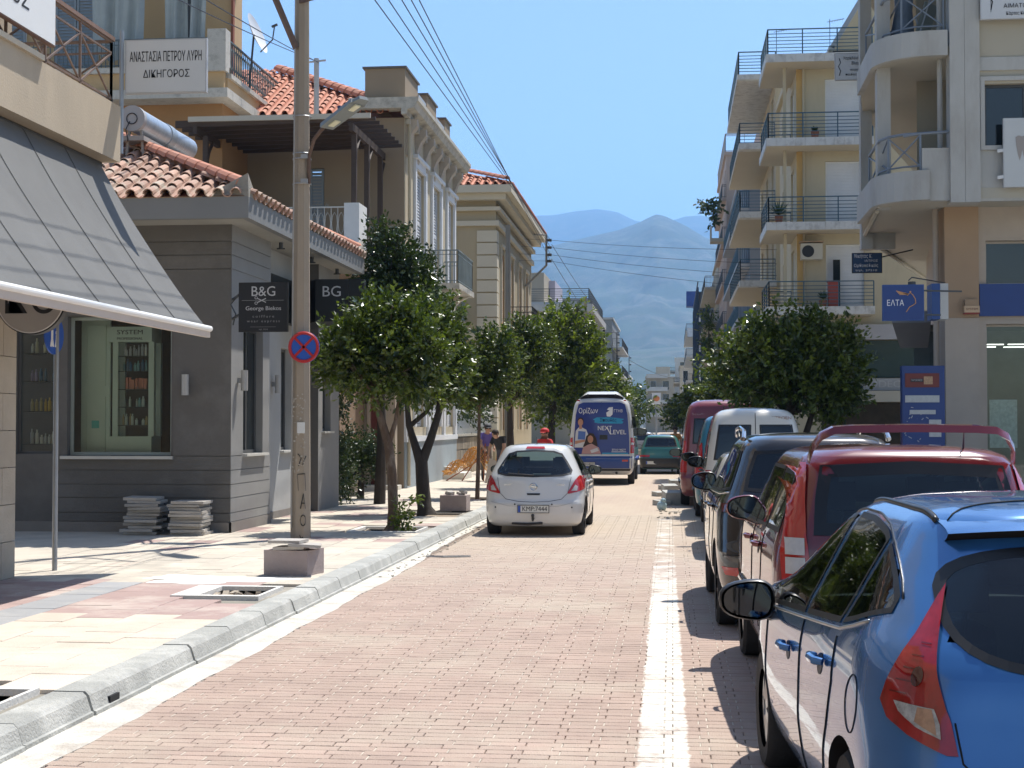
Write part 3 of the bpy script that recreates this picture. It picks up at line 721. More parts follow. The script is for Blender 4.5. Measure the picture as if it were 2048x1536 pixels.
dfm = M('window_frame_dark', (.10, .10, .10), .5, .05)
lfm = M('window_frame_sage', (.30, .34, .31), .5, .05)
window(fS, -9.42, -7.74, 1.32, 3.5, .16, B, 'clear', lfm, 1, t=.05)
window(fS, -10.27, -9.62, 1.35, 3.6, .16, B, 'clear', dfm, 1, t=.035)
window(fE, 23.3, 24.45, 1.34, 3.38, .15, B, 'dark', dfm, 2)
window(fE2, 26.55, 27.3, 1.34, 3.2, .15, B, 'dark', dfm, 1)
window(fE, 28.75, 29.45, 1.68, 3.1, .15, B, 'dark', dfm, 2)
# room behind the shop window
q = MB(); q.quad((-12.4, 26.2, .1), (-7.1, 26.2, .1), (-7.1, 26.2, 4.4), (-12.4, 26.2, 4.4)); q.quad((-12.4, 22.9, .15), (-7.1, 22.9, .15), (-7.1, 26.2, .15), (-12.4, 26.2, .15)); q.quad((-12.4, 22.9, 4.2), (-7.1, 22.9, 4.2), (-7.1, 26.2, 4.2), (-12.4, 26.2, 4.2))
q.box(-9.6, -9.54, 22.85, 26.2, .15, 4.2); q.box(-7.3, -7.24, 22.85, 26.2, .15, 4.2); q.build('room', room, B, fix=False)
q = MB(); sage = M('sage_panel', (.60, .68, .60), .6, .06)
fbox(q, Fr(0, 23.15, 0), -9.40, -8.92, 1.2, 3.5, 0, .04); frame_ring(q, Fr(0, 23.15, 0), -9.33, -8.99, 1.35, 2.25, .03, .041, .06); frame_ring(q, Fr(0, 23.15, 0), -9.33, -8.99, 2.42, 3.4, .03, .041, .06)
q.build('folding_panel', sage, B)
# shelves in the left window
q = MB()
for z in (1.5, 2.02, 2.5, 2.95): q.box(-10.3, -9.65, 22.95, 23.25, z - .015, z)
q.build('shelf', M('shelf_dark', (.03, .03, .03), .3, .1), B)
# display cabinet
CB = thing('display_cabinet', 'sage green cabinet full of hair products standing behind the salon window', 'cabinet', (-8.55, 23.25, 1.3))
q = MB(); q.box(-8.93, -8.20, 23.0, 23.45, 1.33, 1.62); q.build('base', sage, CB)
q = MB()
for x in (-8.86, -8.27): q.box(x, x + .09, 23.05, 23.14, 1.62, 3.12); q.box(x, x + .09, 23.36, 23.44, 1.62, 3.12)
q.box(-8.93, -8.20, 23.0, 23.45, 3.12, 3.36); q.build('frame', sage, CB)
text('SYSTEM', .10, (-8.56, 22.995, 3.27), 'S', ink, CB, width=.42); text('PROFESSIONAL', .055, (-8.56, 22.995, 3.17), 'S', ink, CB, width=.42)
q = MB()
SH = [1.80, 2.09, 2.37, 2.66, 2.90]
for z in SH: q.box(-8.77, -8.27, 23.06, 23.44, z - .012, z)
q.build('shelf', M('shelf_glass', (.1, .12, .11), .2, .1), CB)
q = MB(); q.box(-8.77, -8.27, 23.41, 23.44, 1.62, 3.12); q.build('back_panel', room, CB)
def bottle(x, y, z, h, r, m, label, group, capm=None, box=False):
    o = thing('bottle' if not box else 'product_box', label, 'bottle' if not box else 'box', (x, y, z), group)
    q = MB()
    if box: q.box(x - r, x + r, y - r, y + r, z, z + h); q.build('body', m, o)
    else:
        q.tube([(x, y, z), (x, y, z + h * .72), (x, y, z + h * .82)], [r, r, r * .5], 8); q.build('body', m, o, smooth=True)
        q = MB(); q.cyl((x, y, z + h * .82), (x, y, z + h), r * .5, n=8); q.build('cap', capm or m, o)
bm_ = {c: M('bottle_' + c, v, .35, .05) for c, v in dict(silver=(.45, .45, .46), blue=(.08, .16, .26), teal=(.2, .36, .36), coral=(.52, .20, .14), pale=(.5, .55, .5), gold=(.42, .34, .18), brown=(.25, .18, .10), white=(.62, .62, .6), lilac=(.34, .28, .45), amber=(.55, .36, .08), cream=(.6, .57, .45)).items()}
q_ = random.Random(4)
for si, (cols, lab) in enumerate([(('gold', 'pale', 'brown'), 'gold and tan bottles on the bottom shelf of the green cabinet'), (('pale', 'teal', 'pale'), 'pale green bottles on the second shelf of the green cabinet'),
        (('coral', 'coral', 'coral'), 'coral boxes on the middle shelf of the green cabinet'), (('blue', 'teal', 'silver', 'blue'), 'blue bottles on the fourth shelf of the green cabinet'), (('silver', 'white', 'silver'), 'silver tubes on the top shelf of the green cabinet')]):
    x = -8.73
    while x < -8.33:
        r_ = q_.uniform(.016, .028); c = q_.choice(cols); h_ = q_.uniform(.10, .2) if si != 2 else q_.uniform(.15, .19)
        if q_.random() < .88: bottle(x + r_, 23.14 + q_.uniform(0, .06), SH[si], h_, r_, bm_[c], lab, lab, box=(si == 2))
        x += r_ * 2 + q_.uniform(.004, .014)
for z, cols, lab in ((1.5, ('white', 'silver'), 'slim white bottles on the lowest shelf of the left salon window'), (2.02, ('amber', 'gold'), 'amber bottles on the second shelf of the left salon window'), (2.5, ('lilac', 'white', 'blue'), 'lilac and white bottles on the third shelf of the left salon window'), (2.95, ('cream', 'white'), 'cream bottles on the top shelf of the left salon window')):
    x = -10.2
    while x < -9.75:
        r_ = q_.uniform(.02, .03)
        if q_.random() < .85: bottle(x + r_, 23.02, z, q_.uniform(.13, .24), r_, bm_[q_.choice(cols)], lab, lab)
        x += r_ * 2 + q_.uniform(.005, .03)
q = MB(); q.box(-9.1, -8.98, 22.80, 22.805, 1.75, 1.87); q.build('window_sticker', M('teal_sticker', (.08, .40, .38), .5, .1), B)
# wall lamps
def wlamp(fr, u, z, label):
    t = thing('wall_lamp', label, 'lamp', fr.P(u, z, .1), None)
    q = MB(); q.cyl(fr.P(u, z - .16, .12), fr.P(u, z + .16, .12), .055, n=14); q.build('shade', M('lamp_grey', (.42, .41, .39), .4, .05), t, smooth=True)
    q = MB(); fbox(q, fr, u - .02, u + .02, z - .04, z + .04, .014, .09); q.build('bracket', metal_gr, t)
wlamp(fS, -7.48, 2.42, 'grey cylinder lamp on the shaded front wall beside the big salon window')
wlamp(fE, 22.95, 2.5, 'grey cylinder lamp on the sunlit salon corner under the black sign')
wlamp(fE2, 25.9, 2.52, 'grey cylinder lamp on the recessed street wall of the salon')
# eaves and roof
EX, EY, EZ0, EZ1, EYN = -6.3, 21.82, 4.90, 5.22, 30.3
q = MB(); q.box(-13, EX, EY, EY + .12, EZ0, EZ1); q.box(EX - .12, EX, EY + .12, EYN, EZ0, EZ1); q.build('fascia', sal_eave, B)
q = MB(); q.box(-13, EX - .12, EY + .12, EYN, EZ0 + .01, EZ0 + .07); q.build('soffit', sal_soff, B)
for (x, y_) in ((-6.62, 24.9), (-6.62, 27.1), (-6.62, 29.2), (-8.5, 22.1)): q = MB(); q.cyl((x, y_, 4.8), (x, y_, 4.9), .035, n=8); q.bar((x - .07, y_, 4.8), (x + .07, y_, 4.8), .02, .02); q.build('spotlight', metal_dk, B)
sl_ = .44
tile_field(B, (-6.30, EY, EZ1 + .03), (-1, 0, 0), (0, 1, sl_), [(0.05, -.02), (6.6, -.02), (6.6, 4.2), (3.9, 4.2)], tile_m, 170, pu=.27, pv=.34, seed=3)
tile_field(B, (EX, EY, EZ1 + .03), (0, 1, 0), (-1, 0, sl_), [(0.05, .04), (8.4, .04), (4.3, 4.2), (3.9, 4.2)], tile_m, 40, pu=.27, pv=.34, seed=4)
hip(B, (-6.42, EY + .12, EZ1 + .17), (-10.3, EY + 4.0, EZ1 + .17 + 3.88 * sl_), tile_m2, .13)
hip(B, (-6.42, EYN - .12, EZ1 + .17), (-10.3, EYN - 4.0, EZ1 + .17 + 3.88 * sl_), tile_m2, .13)
mort = M('hip_mortar', (.30, .28, .24), .95, .2, 9, .5)
for (cy, d) in ((EY, 1), (EYN, -1)):
    q = MB(); q.add([(EX - .55, cy, EZ1), (EX, cy, EZ1), (EX, cy + .5 * d, EZ1), (EX - .55, cy + .55 * d, EZ1 + .24), (EX - .02, cy + .03 * d, EZ1 + .36), (EX - .5, cy + .05 * d, EZ1 + .12)], [(0,1,5),(1,4,5),(1,2,4),(2,3,4),(3,5,4),(0,5,3),(0,3,2,1)])
    q.build('corner_mortar', mort, B)
# black sign and BG light box
f = Fr(0, 21.9, 0)
s = board('salon_sign', 'black square hairdresser sign with scissors hanging off the salon corner', f, -6.45, -5.70, 3.19, 3.93, M('sign_black', (.018, .02, .024), .35, .1), black)
ig = M('sign_grey_letters', (.50, .50, .50), .5, 0); ig2 = M('sign_dim_letters', (.25, .25, .25), .5, 0)
text('B&G', .21, f.P(-6.07, 3.79, .066), 'S', ig, s, width=.36)
q = MB(); fbox(q, f, -6.40, -5.76, 3.658, 3.664, .064, .068); fbox(q, f, -6.27, -5.88, 3.262, 3.266, .064, .068); q.build('sign_line', ig2, s)
q = MB(); q.bar(f.P(-6.16, 3.69, .07), f.P(-6.03, 3.63, .07), .006, .012); q.bar(f.P(-6.16, 3.63, .07), f.P(-6.03, 3.69, .07), .006, .012)
q.tube([f.P(-6.18 + .02*math.cos(a), 3.70 + .02*math.sin(a), .07) for a in np.linspace(0, 6.28, 9)], .004, 4); q.tube([f.P(-6.18 + .02*math.cos(a), 3.62 + .02*math.sin(a), .07) for a in np.linspace(0, 6.28, 9)], .004, 4)
q.build('scissors', ig, s)
text('George Biekos', .085, f.P(-6.07, 3.54, .066), 'S', ig, s, width=.54)
text('coiffure', .055, f.P(-6.07, 3.42, .066), 'S', ig2, s, width=.33, spacing=1.5); text('wear express', .055, f.P(-6.07, 3.35, .066), 'S', ig2, s, width=.5, spacing=1.5); text('τηλ. 27210', .03, f.P(-6.07, 3.225, .066), 'S', ig2, s)
q = MB(); q.bar(f.P(-6.45, 3.75, .03), (-6.8, 22.7, 3.75), .03, .03); q.bar(f.P(-6.45, 3.45, .03), (-6.8, 22.7, 3.45), .03, .03); q.tube([(-6.76, 22.6, 3.35), (-6.66, 22.4, 3.5), (-6.74, 22.4, 3.65), (-6.62, 22.3, 3.75)], .012, 5); q.build('bracket', metal_dk, s)
f = Fr(0, 26.4, 0)
s = thing('salon_light_box', 'black box sign with grey initials over the recessed salon entrance', 'sign', (-6.4, 26.8, 3.6))
q = MB(); q.add([(-6.38, 26.4, 3.66), (-5.78, 26.4, 3.66), (-5.78, 27.4, 3.6), (-7.04, 27.4, 3.6), (-6.38, 26.4, 4.42), (-5.78, 26.4, 4.42), (-5.78, 27.4, 4.42), (-7.04, 27.4, 4.42)], [(0,3,2,1),(4,5,6,7),(0,1,5,4),(1,2,6,5),(2,3,7,6),(3,0,4,7)])
q.box(-6.38, -5.5, 26.42, 26.6, 3.66, 4.42)
q.box(-7.04, -6.9, 24.9, 27.4, 3.64, 4.43)
q.build('sign_box', M('sign_black2', (.012, .014, .016), .4, .1), s)
text('BG', .27, (-6.08, 26.385, 4.19), 'S', ig, s, width=.33)
# solar water tank
t = thing('solar_tank', 'cylindrical galvanised solar water tank on the salon roof', 'water tank', (-8.9, 25.3, 6.4))
galv = M('galvanised', (.42, .47, .52), .35, .25, 5, metal=.5, stretch=(1, 4, 1)); grey_cap = M('tank_cap', (.36, .36, .36), .6, .08)
q = MB(); q.cyl((-8.9, 24.0, 6.89), (-8.9, 26.75, 6.89), .205, n=28); q.build('tank', galv, t, smooth=True)
q = MB(); q.cyl((-8.9, 23.94, 6.89), (-8.9, 24.06, 6.89), .215, n=28); q.build('end_cap', grey_cap, t, smooth=True)
q = MB(); q.cyl((-8.9, 25.35, 6.89), (-8.9, 25.62, 6.89), .22, n=28); q.build('band', M('tank_band', (.33, .38, .42), .4, .1, metal=.4), t, smooth=True)
q = MB(); q.tube([(-8.9 + .09*math.cos(a), 23.93, 6.88 + .09*math.sin(a)) for a in np.linspace(0, 6.28, 17)], .008, 5); q.tube([(-8.93, 23.92, 6.83), (-8.99, 23.9, 6.7), (-8.97, 23.95, 6.5)], .01, 5); q.build('pipe', black, t)
q = MB(); q.box(-9.1, -8.7, 23.95, 26.8, 6.52, 6.60)
for yy in (24.1, 25.4, 26.6): q.bar((-9.05, yy, 6.3), (-9.0, yy, 6.72), .04, .04); q.bar((-8.75, yy, 6.2), (-8.8, yy, 6.72), .04, .04)
q.build('stand', M('tank_stand', (.34, .31, .28), .7, .2, 5), t)

# ---- C: ochre building behind
och = M('ochre_render', (.36, .20, .09), .9, .08, 1, .2, dirt=(.33, .2, .1), damt=.3)
och2 = M('ochre_light', (.50, .35, .19), .9, .06, 1, .2)
ledge = M('old_ledge', (.50, .48, .43), .9, .15, 4, .4, 40, dirt=(.16, .15, .13), dscale=4, damt=.5)
C_ = thing('ochre_building', 'ochre rendered house with a wide corner balcony behind the salon roof', 'building', (-14, 39.5, 0))
CX = -11.2
q = MB(); q.box(-22, CX - .05, 36.6, 44.8, 0, 9.92); q.build('wall', och, C_)
q = MB(); q.box(-22, CX - .35, 38.4, 39.3, 9.92, 15.2); q.build('upper_wall', och2, C_)
q = MB(); q.box(-22, CX + .30, 35.85, 43.9, 9.9, 10.13); q.build('balcony_slab', ledge, C_)
q = MB(); q.box(-22, CX + .15, 36.05, 36.2, 10.13, 10.58); q.box(CX + .05, CX + .2, 36.2, 43.6, 10.13, 10.45); q.build('parapet', och2, C_)
q = MB(); q.box(-22, CX + .22, 35.95, 36.26, 10.581, 10.72); q.box(CX - .02, CX + .28, 36.26, 43.8, 10.451, 10.57); q.box(CX - .25, CX + .22, 35.95, 36.35, 10.721, 11.63); q.box(-13.6, -13.2, 35.95, 36.3, 10.721, 11.4); q.build('coping', ledge, C_)
rail([(CX + .12, 36.4), (CX + .12, 43.6)], 10.57, .9, 'scroll', M('old_iron', (.10, .13, .14), .6, .3, 9), C_, r=.017)
rail([(-22, 36.1), (CX - .25, 36.1)], 10.72, .72, 'bars', MATS['old_iron'], C_, r=.016)
for (a, b_) in ((-18.6, -17.2), (-16.4, -15.2)): window(Fr(0, 38.39, 0), a, b_, 10.2, 13.3, .0, C_, 'louv_g')
q = MB(); q.box(CX - .36, CX - .30, 38.32, 38.45, 9.95, 15.2); q.build('corner_strip', M('brick_strip', (.30, .11, .07), .9, .1, 9), C_)
q = MB(); q.box(-22.5, CX + .25, 37.6, 39.6, 15.2, 15.4); q.build('eave', tile_bed, C_)
cl = M('tarpaulin', (.33, .37, .37), .85, .1, 3, .1)
def drape(x0, x1, y, z0, z1, seed, label):
    qq = random.Random(seed); b = MB(); ph = qq.uniform(0, 6)
    def fn(u, v):
        tp = .14 * (x1 - x0) * v; x = x0 + tp * .5 + (x1 - x0 - tp) * u
        return (x, y + .08 * math.sin(u * 17 + ph + v) + .05 * math.sin(u * 31 + v * 3), z1 - (z1 - z0) * v + .10 * math.sin(u * 9 + ph) * v)
    b.grid(fn, 40, 14); o = b.build('tarpaulin', cl, None, smooth='all', fix=False)
    tag(o, label, 'tarpaulin', 'tarpaulins hanging under the ochre roof'); return o
drape(-14.75, -13.2, 36.5, 11.1, 14.6, 1, 'wide grey green tarpaulin draped over the ochre balcony, left one')
drape(-12.8, -11.6, 36.5, 11.0, 14.6, 2, 'narrower grey tarpaulin hanging beside the ochre balcony corner')
q = MB(); q.bar((-12.1, 36.4, 14.7), (-12.06, 36.45, 11.0), .06, .06); tag(q.build('awning_pole', black), 'thin black pole standing in front of the narrower hanging tarpaulin', 'pole')
t = thing('satellite_dish', 'white satellite dish on the rail of the ochre balcony', 'satellite dish', (-11.0, 37.9, 11.3))
b = MB(); c = Vector((-10.85, 38.0, 12.0)); nn = Vector((.93, -.05, .35)).normalized(); a1 = Vector((0, 1, 0)); a1 = (a1 - nn * a1.dot(nn)).normalized(); a2 = nn.cross(a1)
b.grid(lambda u, v: c + (a1 * math.cos(u * 6.2832) + a2 * math.sin(u * 6.2832)) * .55 * v + nn * .11 * v * v, 28, 6); b.build('dish', M('dish_white', (.65, .67, .68), .5, .05), t, smooth='all', fix=False)
q = MB(); q.tube([c - a2 * .5, c + nn * .42 - a2 * .32, c + nn * .6], .018, 6); q.cyl(c + nn * .52, c + nn * .68, .035, n=8); q.cyl(c, c + Vector((-.12, 0, -1.4)), .028, n=8); q.build('arm', metal_dk, t)

# ---- terrace block and pergola
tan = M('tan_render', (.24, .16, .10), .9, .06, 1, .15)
neo_t = M('neo_side_shaded', (.30, .23, .155), .9, .06, 1, .15, dirt=(.28, .23, .17), damt=.35, dscale=.4)  # darker than the street front: the side's constant shade put into the colour
T_ = thing('terrace_annexe', 'low annexe with a roof terrace between the salon and the neoclassical house', 'building', (-10, 36, 0))
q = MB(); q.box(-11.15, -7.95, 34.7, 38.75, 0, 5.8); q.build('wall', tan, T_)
q = MB(); q.box(-15, -7.3, 34.45, 38.78, 5.8, 6.08); q.build('terrace_slab', white_pl, T_)
q = MB(); q.box(-7.66, -7.3, 34.5, 35.4, 6.081, 7.02); q.build('corner_parapet', white_pl, T_)
rail([(-12, 34.55), (-7.66, 34.55)], 6.08, .85, 'scroll', M('white_iron', (.55, .54, .5), .5, .1), T_, r=.012)
PG = thing('pergola', 'dark brown timber pergola roofing the upper terrace', 'pergola', (-9.2, 36.8, 6.08))
wd = M('dark_timber', (.055, .035, .025), .7, .2, 4, .2, stretch=(1, 1, 6)); 
def post(x, y):
    b = MB(); b.bar((x, y, 6.08), (x, y, 8.78), .12, .12); b.build('post', wd, PG)
    b = MB(); b.tube([(x, y, 8.0), (x, y + .25, 8.45), (x, y + .55, 8.72)], .045, 5); b.build('brace', wd, PG)
for (x, y) in ((-7.55, 35.1), (-7.55, 36.6), (-7.55, 38.3), (-11.2, 35.1)): post(x, y)
for x in (-7.55, -11.35): b = MB(); b.bar((x, 34.7, 8.86), (x, 38.75, 8.86), .10, .18); b.build('beam', wd, PG)
for i in range(8):
    y = 34.95 + i * .5; b = MB()
    b.prism([(-11.9, 0), (-7.0, 0.09), (-7.0, .17), (-11.9, .17)], (0, y - .04, 8.96), (1, 0, 0), (0, 0, 1), (0, 1, 0), .08); b.build('rafter', wd, PG)
b = MB(); b.box(-11.5, -7.75, 34.9, 38.7, 9.135, 9.16); b.build('roof_boards', M('pergola_boards', (.42, .37, .31), .8, .12, 3, stretch=(1, 6, 1)), PG)
b = MB(); b.box(-11.55, -7.1, 34.8, 34.86, 9.08, 9.2); b.build('front_trim', M('trim_pale', (.5, .46, .38), .7, .05), PG)

# ---- D: neoclassical house
neo = M('neo_cream', (.52, .45, .32), .88, .08, .8, .15, dirt=(.36, .31, .23), dscale=1.6, damt=.45, stretch=(1, 1, .3))
stone = M('cornice_stone', (.50, .47, .40), .9, .16, 4, .4, 30, dirt=(.20, .19, .17), dscale=3.0, damt=.55)
trimw = M('white_trim', (.66, .68, .70), .8, .05)
D_ = thing('neoclassical_house', 'two storey neoclassical house with bracketed cornice, stepped parapet and red hipped roof', 'building', (-9, 43.5, 0))
fE = Fr(-7.0, 0, 90); fS = Fr(0, 38.8, 0)
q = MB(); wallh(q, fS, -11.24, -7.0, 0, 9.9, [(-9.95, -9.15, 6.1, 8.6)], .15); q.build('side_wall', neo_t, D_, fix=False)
window(fS, -9.95, -9.15, 6.1, 8.6, .1, D_, 'louv_g', dfm)
q = MB(); wins = [(40.4, 41.9), (43.3, 44.8), (46.2, 47.6)]
wallh(q, fE, 38.8, 48.1, 0, 9.9, [(a, b_, 6.0, 8.85) for a, b_ in wins] + [(a, b_, 1.75, 4.4) for a, b_ in wins], .22)
q.quad((-7, 48.1, 0), (-14.5, 48.1, 0), (-14.5, 48.1, 9.9), (-7, 48.1, 9.9)); q.build('wall', neo, D_, fix=False)
for a, b_ in wins:
    window(fE, a, b_, 6.0, 8.85, .14, D_, 'louv_w', win_fr); window(fE, a, b_, 1.75, 4.4, .14, D_, 'louv_w', win_fr)
    for z0, z1 in ((6.0, 8.85), (1.75, 4.4)):
        q = MB(); fbox(q, fE, a - .22, a - .003, z0, z1 + .22, 0, .07); fbox(q, fE, b_ + .003, b_ + .22, z0, z1 + .22, 0, .07); fbox(q, fE, a - .003, b_ + .003, z1, z1 + .22, 0, .07); fbox(q, fE, a - .3, b_ + .3, z1 + .22, z1 + .32, 0, .14); q.build('window_surround', trimw, D_)
q = MB(); fbox(q, fE, 38.8, 48.1, 0, 1.35, 0, .05); q.build('plinth', M('blue_grey_plinth', (.30, .35, .38), .85, .08, 2, .2), D_)
q = MB(); fbox(q, fE, 38.8, 48.1, 1.352, 1.5, 0, .09); fbox(q, fE, 38.8, 48.12, 5.15, 5.4, 0, .09)
for y in (38.8, 42.4, 45.3, 47.7): fbox(q, fE, y, y + .36, 1.502, 5.148, 0, .07)
q.build('pilaster', trimw, D_)
q = MB()
q.prism([(0, 0), (.12, 0), (.16, .12), (.34, .16), (.40, .30), (.45, .34), (.45, .44), (0, .44)], (-7.0, 38.3, 9.9), (1, 0, 0), (0, 0, 1), (0, 1, 0), 10.3)
q.box(-8.4, -7.0, 38.3, 38.8, 10.06, 10.34); q.build('cornice', stone, D_)
q = MB()
for i in range(22):
    y = 38.9 + i * .43; q.box(-6.995, -6.86, y, y + .18, 9.75, 9.895)
q.build('dentil', stone, D_)
for i in range(7):
    y = 39.0 + i * 1.42; q = MB()
    q.prism([(0, -.95), (.07, -.95), (.10, -.75), (.06, -.6), (.16, -.35), (.30, -.18), (.30, 0), (0, 0)], (-6.998, y, 9.898), (1, 0, 0), (0, 0, 1), (0, 1, 0), .24); q.build('bracket', M('bracket_stucco', (.46, .40, .33), .85, .12, 5), D_)
    q = MB(); q.prism([(0, -.95), (.05, -.95), (.08, -.75), (.04, -.6), (.12, -.35), (.24, -.18), (.24, 0), (0, 0)], (-6.998, y + .34, 9.898), (1, 0, 0), (0, 0, 1), (0, 1, 0), .16); q.build('bracket', MATS['bracket_stucco'], D_)
q = MB(); q.box(-8.05, -6.98, 38.75, 40.75, 10.345, 11.2); q.box(-7.3, -6.98, 40.75, 42.0, 10.345, 10.9); q.box(-7.35, -6.94, 42.0, 43.75, 10.345, 11.2); q.box(-7.3, -6.98, 43.75, 45.4, 10.345, 10.9); q.box(-7.35, -6.94, 45.4, 46.5, 10.345, 11.2); q.build('parapet', neo_t, D_)
q = MB(); q.box(-8.11, -6.93, 38.69, 40.81, 11.201, 11.25); q.box(-7.4, -6.89, 41.95, 43.8, 11.201, 11.25); q.box(-7.4, -6.89, 45.35, 46.55, 11.201, 11.25); q.build('coping', M('dark_flashing', (.13, .12, .11), .6, .2), D_)
q = MB(); q.box(-7.02, -6.955, 40.75, 42.0, 10.55, 10.95); q.box(-7.02, -6.955, 43.75, 45.4, 10.55, 10.95); q.build('parapet_panel', M('panel_bluegrey', (.36, .40, .45), .8, .05), D_)
tile_field(D_, (-7.0, 38.55, 10.0), (-1, 0, 0), (0, 1, .50), [(.3, 0), (7.2, 0), (7.2, 5.0), (4.7, 5.0)], tile_m2, 290, pu=.30, pv=.36, seed=8)
hip(D_, (-7.35, 38.78, 10.15), (-11.7, 43.05, 12.29), tile_m2, .20)
q = MB(); q.add([(-7.0, 38.6, 10.0), (-7.0, 48.1, 10.0), (-11.7, 43.3, 12.33)], [(0, 1, 2)]); q.build('roof', tile_bed, D_, fix=False)
# downpipe, balcony
q = MB(); q.cyl((-6.9, 39.0, .2), (-6.9, 39.0, 9.8), .045, n=8); q.build('downpipe', neo, D_)
q = MB(); fbox(q, fE, 42.4, 45.6, 5.7, 5.86, 0, .95)
for y in (42.7, 45.1): q.prism([(0, 0), (.85, 0), (.6, -.12), (.15, -.5), (0, -.6)], (-7.0, y, 5.69), (1, 0, 0), (0, 0, 1), (0, 1, 0), .22)
q.build('balcony', stone, D_)
rail([(-6.98, 42.45), (-6.1, 42.45), (-6.1, 45.55), (-6.98, 45.55)], 5.86, .95, 'bars', M('iron_greygreen', (.20, .24, .25), .5, .2), D_, r=.014)
# dry shrub in front of the terrace door
q = MB(); qq = random.Random(9)
def twig(p, d, L, n):
    e = p + d * L; q.cyl(p, e, .012 * n / 4 + .003, .008 * n / 4 + .002, n=4, caps=False)
    if n > 0:
        for _ in range(3): twig(e, (d + Vector((qq.uniform(-.8, .8), qq.uniform(-.4, .4), qq.uniform(-.1, .7)))).normalized(), L * .72, n - 1)
twig(Vector((-9.3, 38.2, 6.1)), Vector((0, 0, 1)), .55, 4)
tag(q.build('dry_shrub', M('dry_twig', (.34, .33, .29), .8, .1), fix=False), 'leafless pale shrub standing on the terrace before the dark door', 'shrub')
# ---- garden wall, door and posts between annexe and house
G_ = thing('garden_wall', 'beige boundary wall with a red brown door beside the neoclassical house', 'wall', (-8.3, 38.5, 0))
beig = M('beige_wall', (.42, .35, .27), .9, .06, 1, .2)
q = MB(); q.box(-9.6, -7.85, 38.3, 38.45, .1, 2.35); q.box(-7.86, -7.78, 38.2, 38.5, .1, 2.5); q.box(-7.5, -7.12, 38.2, 38.5, .1, 4.2); q.build('wall', beig, G_)
q = MB(); q.box(-7.78, -7.5, 38.32, 38.40, .2, 4.2); q.build('door', M('red_brown_door', (.13, .025, .018), .45, .1, 3), G_)
q = MB(); q.box(-7.95, -6.95, 37.7, 38.2, .1, .26); q.build('doorstep', M('marble_step', (.6, .58, .52), .7, .05), G_)
q = MB(); q.box(-9.2, -7.35, 34.6, 34.68, .1, .75); q.build('planter_wall', beig, G_)
# steps of the house
q = MB(); q.box(-7.0, -6.3, 45.2, 46.9, .1, .34); q.box(-7.0, -6.55, 45.35, 46.75, .341, .52); tag(q.build('door_steps', MATS['marble_step']), 'pale marble steps standing at the foot of the neoclassical facade', 'steps')
# ---- stone retaining wall with balusters between the houses
SWL = thing('stone_wall', 'low rubble stone wall with a white balustrade between the two old houses', 'wall', (-7.2, 53, 0))
sto = M('rubble_stone', (.30, .25, .19), .9, .15, 3, .5, objvar=.25); qq = random.Random(2)
q = MB(); q.box(-7.35, -7.12, 48.2, 59, .1, 1.42); q.build('wall_core', conc, SWL)
y = 48.2
me_ = MB(); me_.box(-.5, .5, -.5, .5, -.5, .5); me_ = me_.mesh('stone', sto)
for rw in range(3):
    y = 48.2 + qq.uniform(0, .2)
    while y < 58.6:
        L = qq.uniform(.4, .8); o = link('stone', me_, SWL); o.location = Vector((-7.1, y + L/2, .34 + rw * .42)) - ORG[SWL.name]; o.scale = (.07 + qq.uniform(0, .03), L - .03, .39); y += L
q = MB(); q.box(-7.42, -7.0, 48.2, 59, 1.42, 1.5)
q.build('coping', stone, SWL)
q = MB()
for i in range(34): q.tube([(-7.2, 48.5 + i * .31, 1.5), (-7.2, 48.5 + i * .31, 1.7), (-7.2, 48.5 + i * .31, 2.0), (-7.2, 48.5 + i * .31, 2.2)], [.04, .08, .05, .05], 6)
q.box(-7.3, -7.1, 48.2, 59, 2.2, 2.32); q.build('balustrade', trimw, SWL)
# ---- E: cream house
cr = M('cream_house', (.42, .35, .23), .88, .07, .6, .1, dirt=(.33, .27, .18), damt=.4, stretch=(1, 1, .3))
cr2 = M('cream_trim', (.58, .53, .42), .88, .05, .6, .1)
E_ = thing('cream_house', 'cream neoclassical house with quoined corners and a red tile roof', 'building', (-9, 65, 0))
fS = Fr(0, 59.3, 0); fE = Fr(-7.0, 0, 90); ez = 11.0
q = MB(); sw = [(-9.9, -8.95, 6.3, 9.1)]; wallh(q, fS, -15, -7.0, 0, ez, [(-9.85, -8.95, 6.3, 9.2), (-12.6, -11.7, 6.3, 9.2)], .2)
ew = [(61.2, 62.4), (64.6, 65.8), (68.0, 69.2), (71.2, 72.4)]
wallh(q, fE, 59.3, 74.5, 0, ez, [(a, b_, 6.0, 8.9) for a, b_ in ew] + [(a, b_, 1.6, 4.2) for a, b_ in ew], .2); q.quad((-7, 74.5, 0), (-15, 74.5, 0), (-15, 74.5, ez), (-7, 74.5, ez)); q.build('wall', cr, E_, fix=False)
window(fS, -9.85, -8.95, 6.3, 9.2, .1, E_, 'louv_o'); window(fS, -12.6, -11.7, 6.3, 9.2, .1, E_, 'louv_o')
for a, b_ in ew: window(fE, a, b_, 6.0, 8.9, .1, E_, 'louv_o'); window(fE, a, b_, 1.6, 4.2, .1, E_, 'louv_o')
q = MB(); frame_ring(q, fS, -10.2, -8.6, 6.1, 9.75, .26, 0, .06); fbox(q, fS, -10.35, -8.45, 9.76, 9.9, 0, .12); q.build('window_surround', cr2, E_)
for a, b_ in ew:
    for z0, z1 in ((6.0, 8.9), (1.6, 4.2)): q = MB(); fbox(q, fE, a - .2, a, z0, z1 + .2, 0, .06); fbox(q, fE, b_, b_ + .2, z0, z1 + .2, 0, .06); fbox(q, fE, a - .25, b_ + .25, z1 + .205, z1 + .33, 0, .1); q.build('window_surround', cr2, E_)
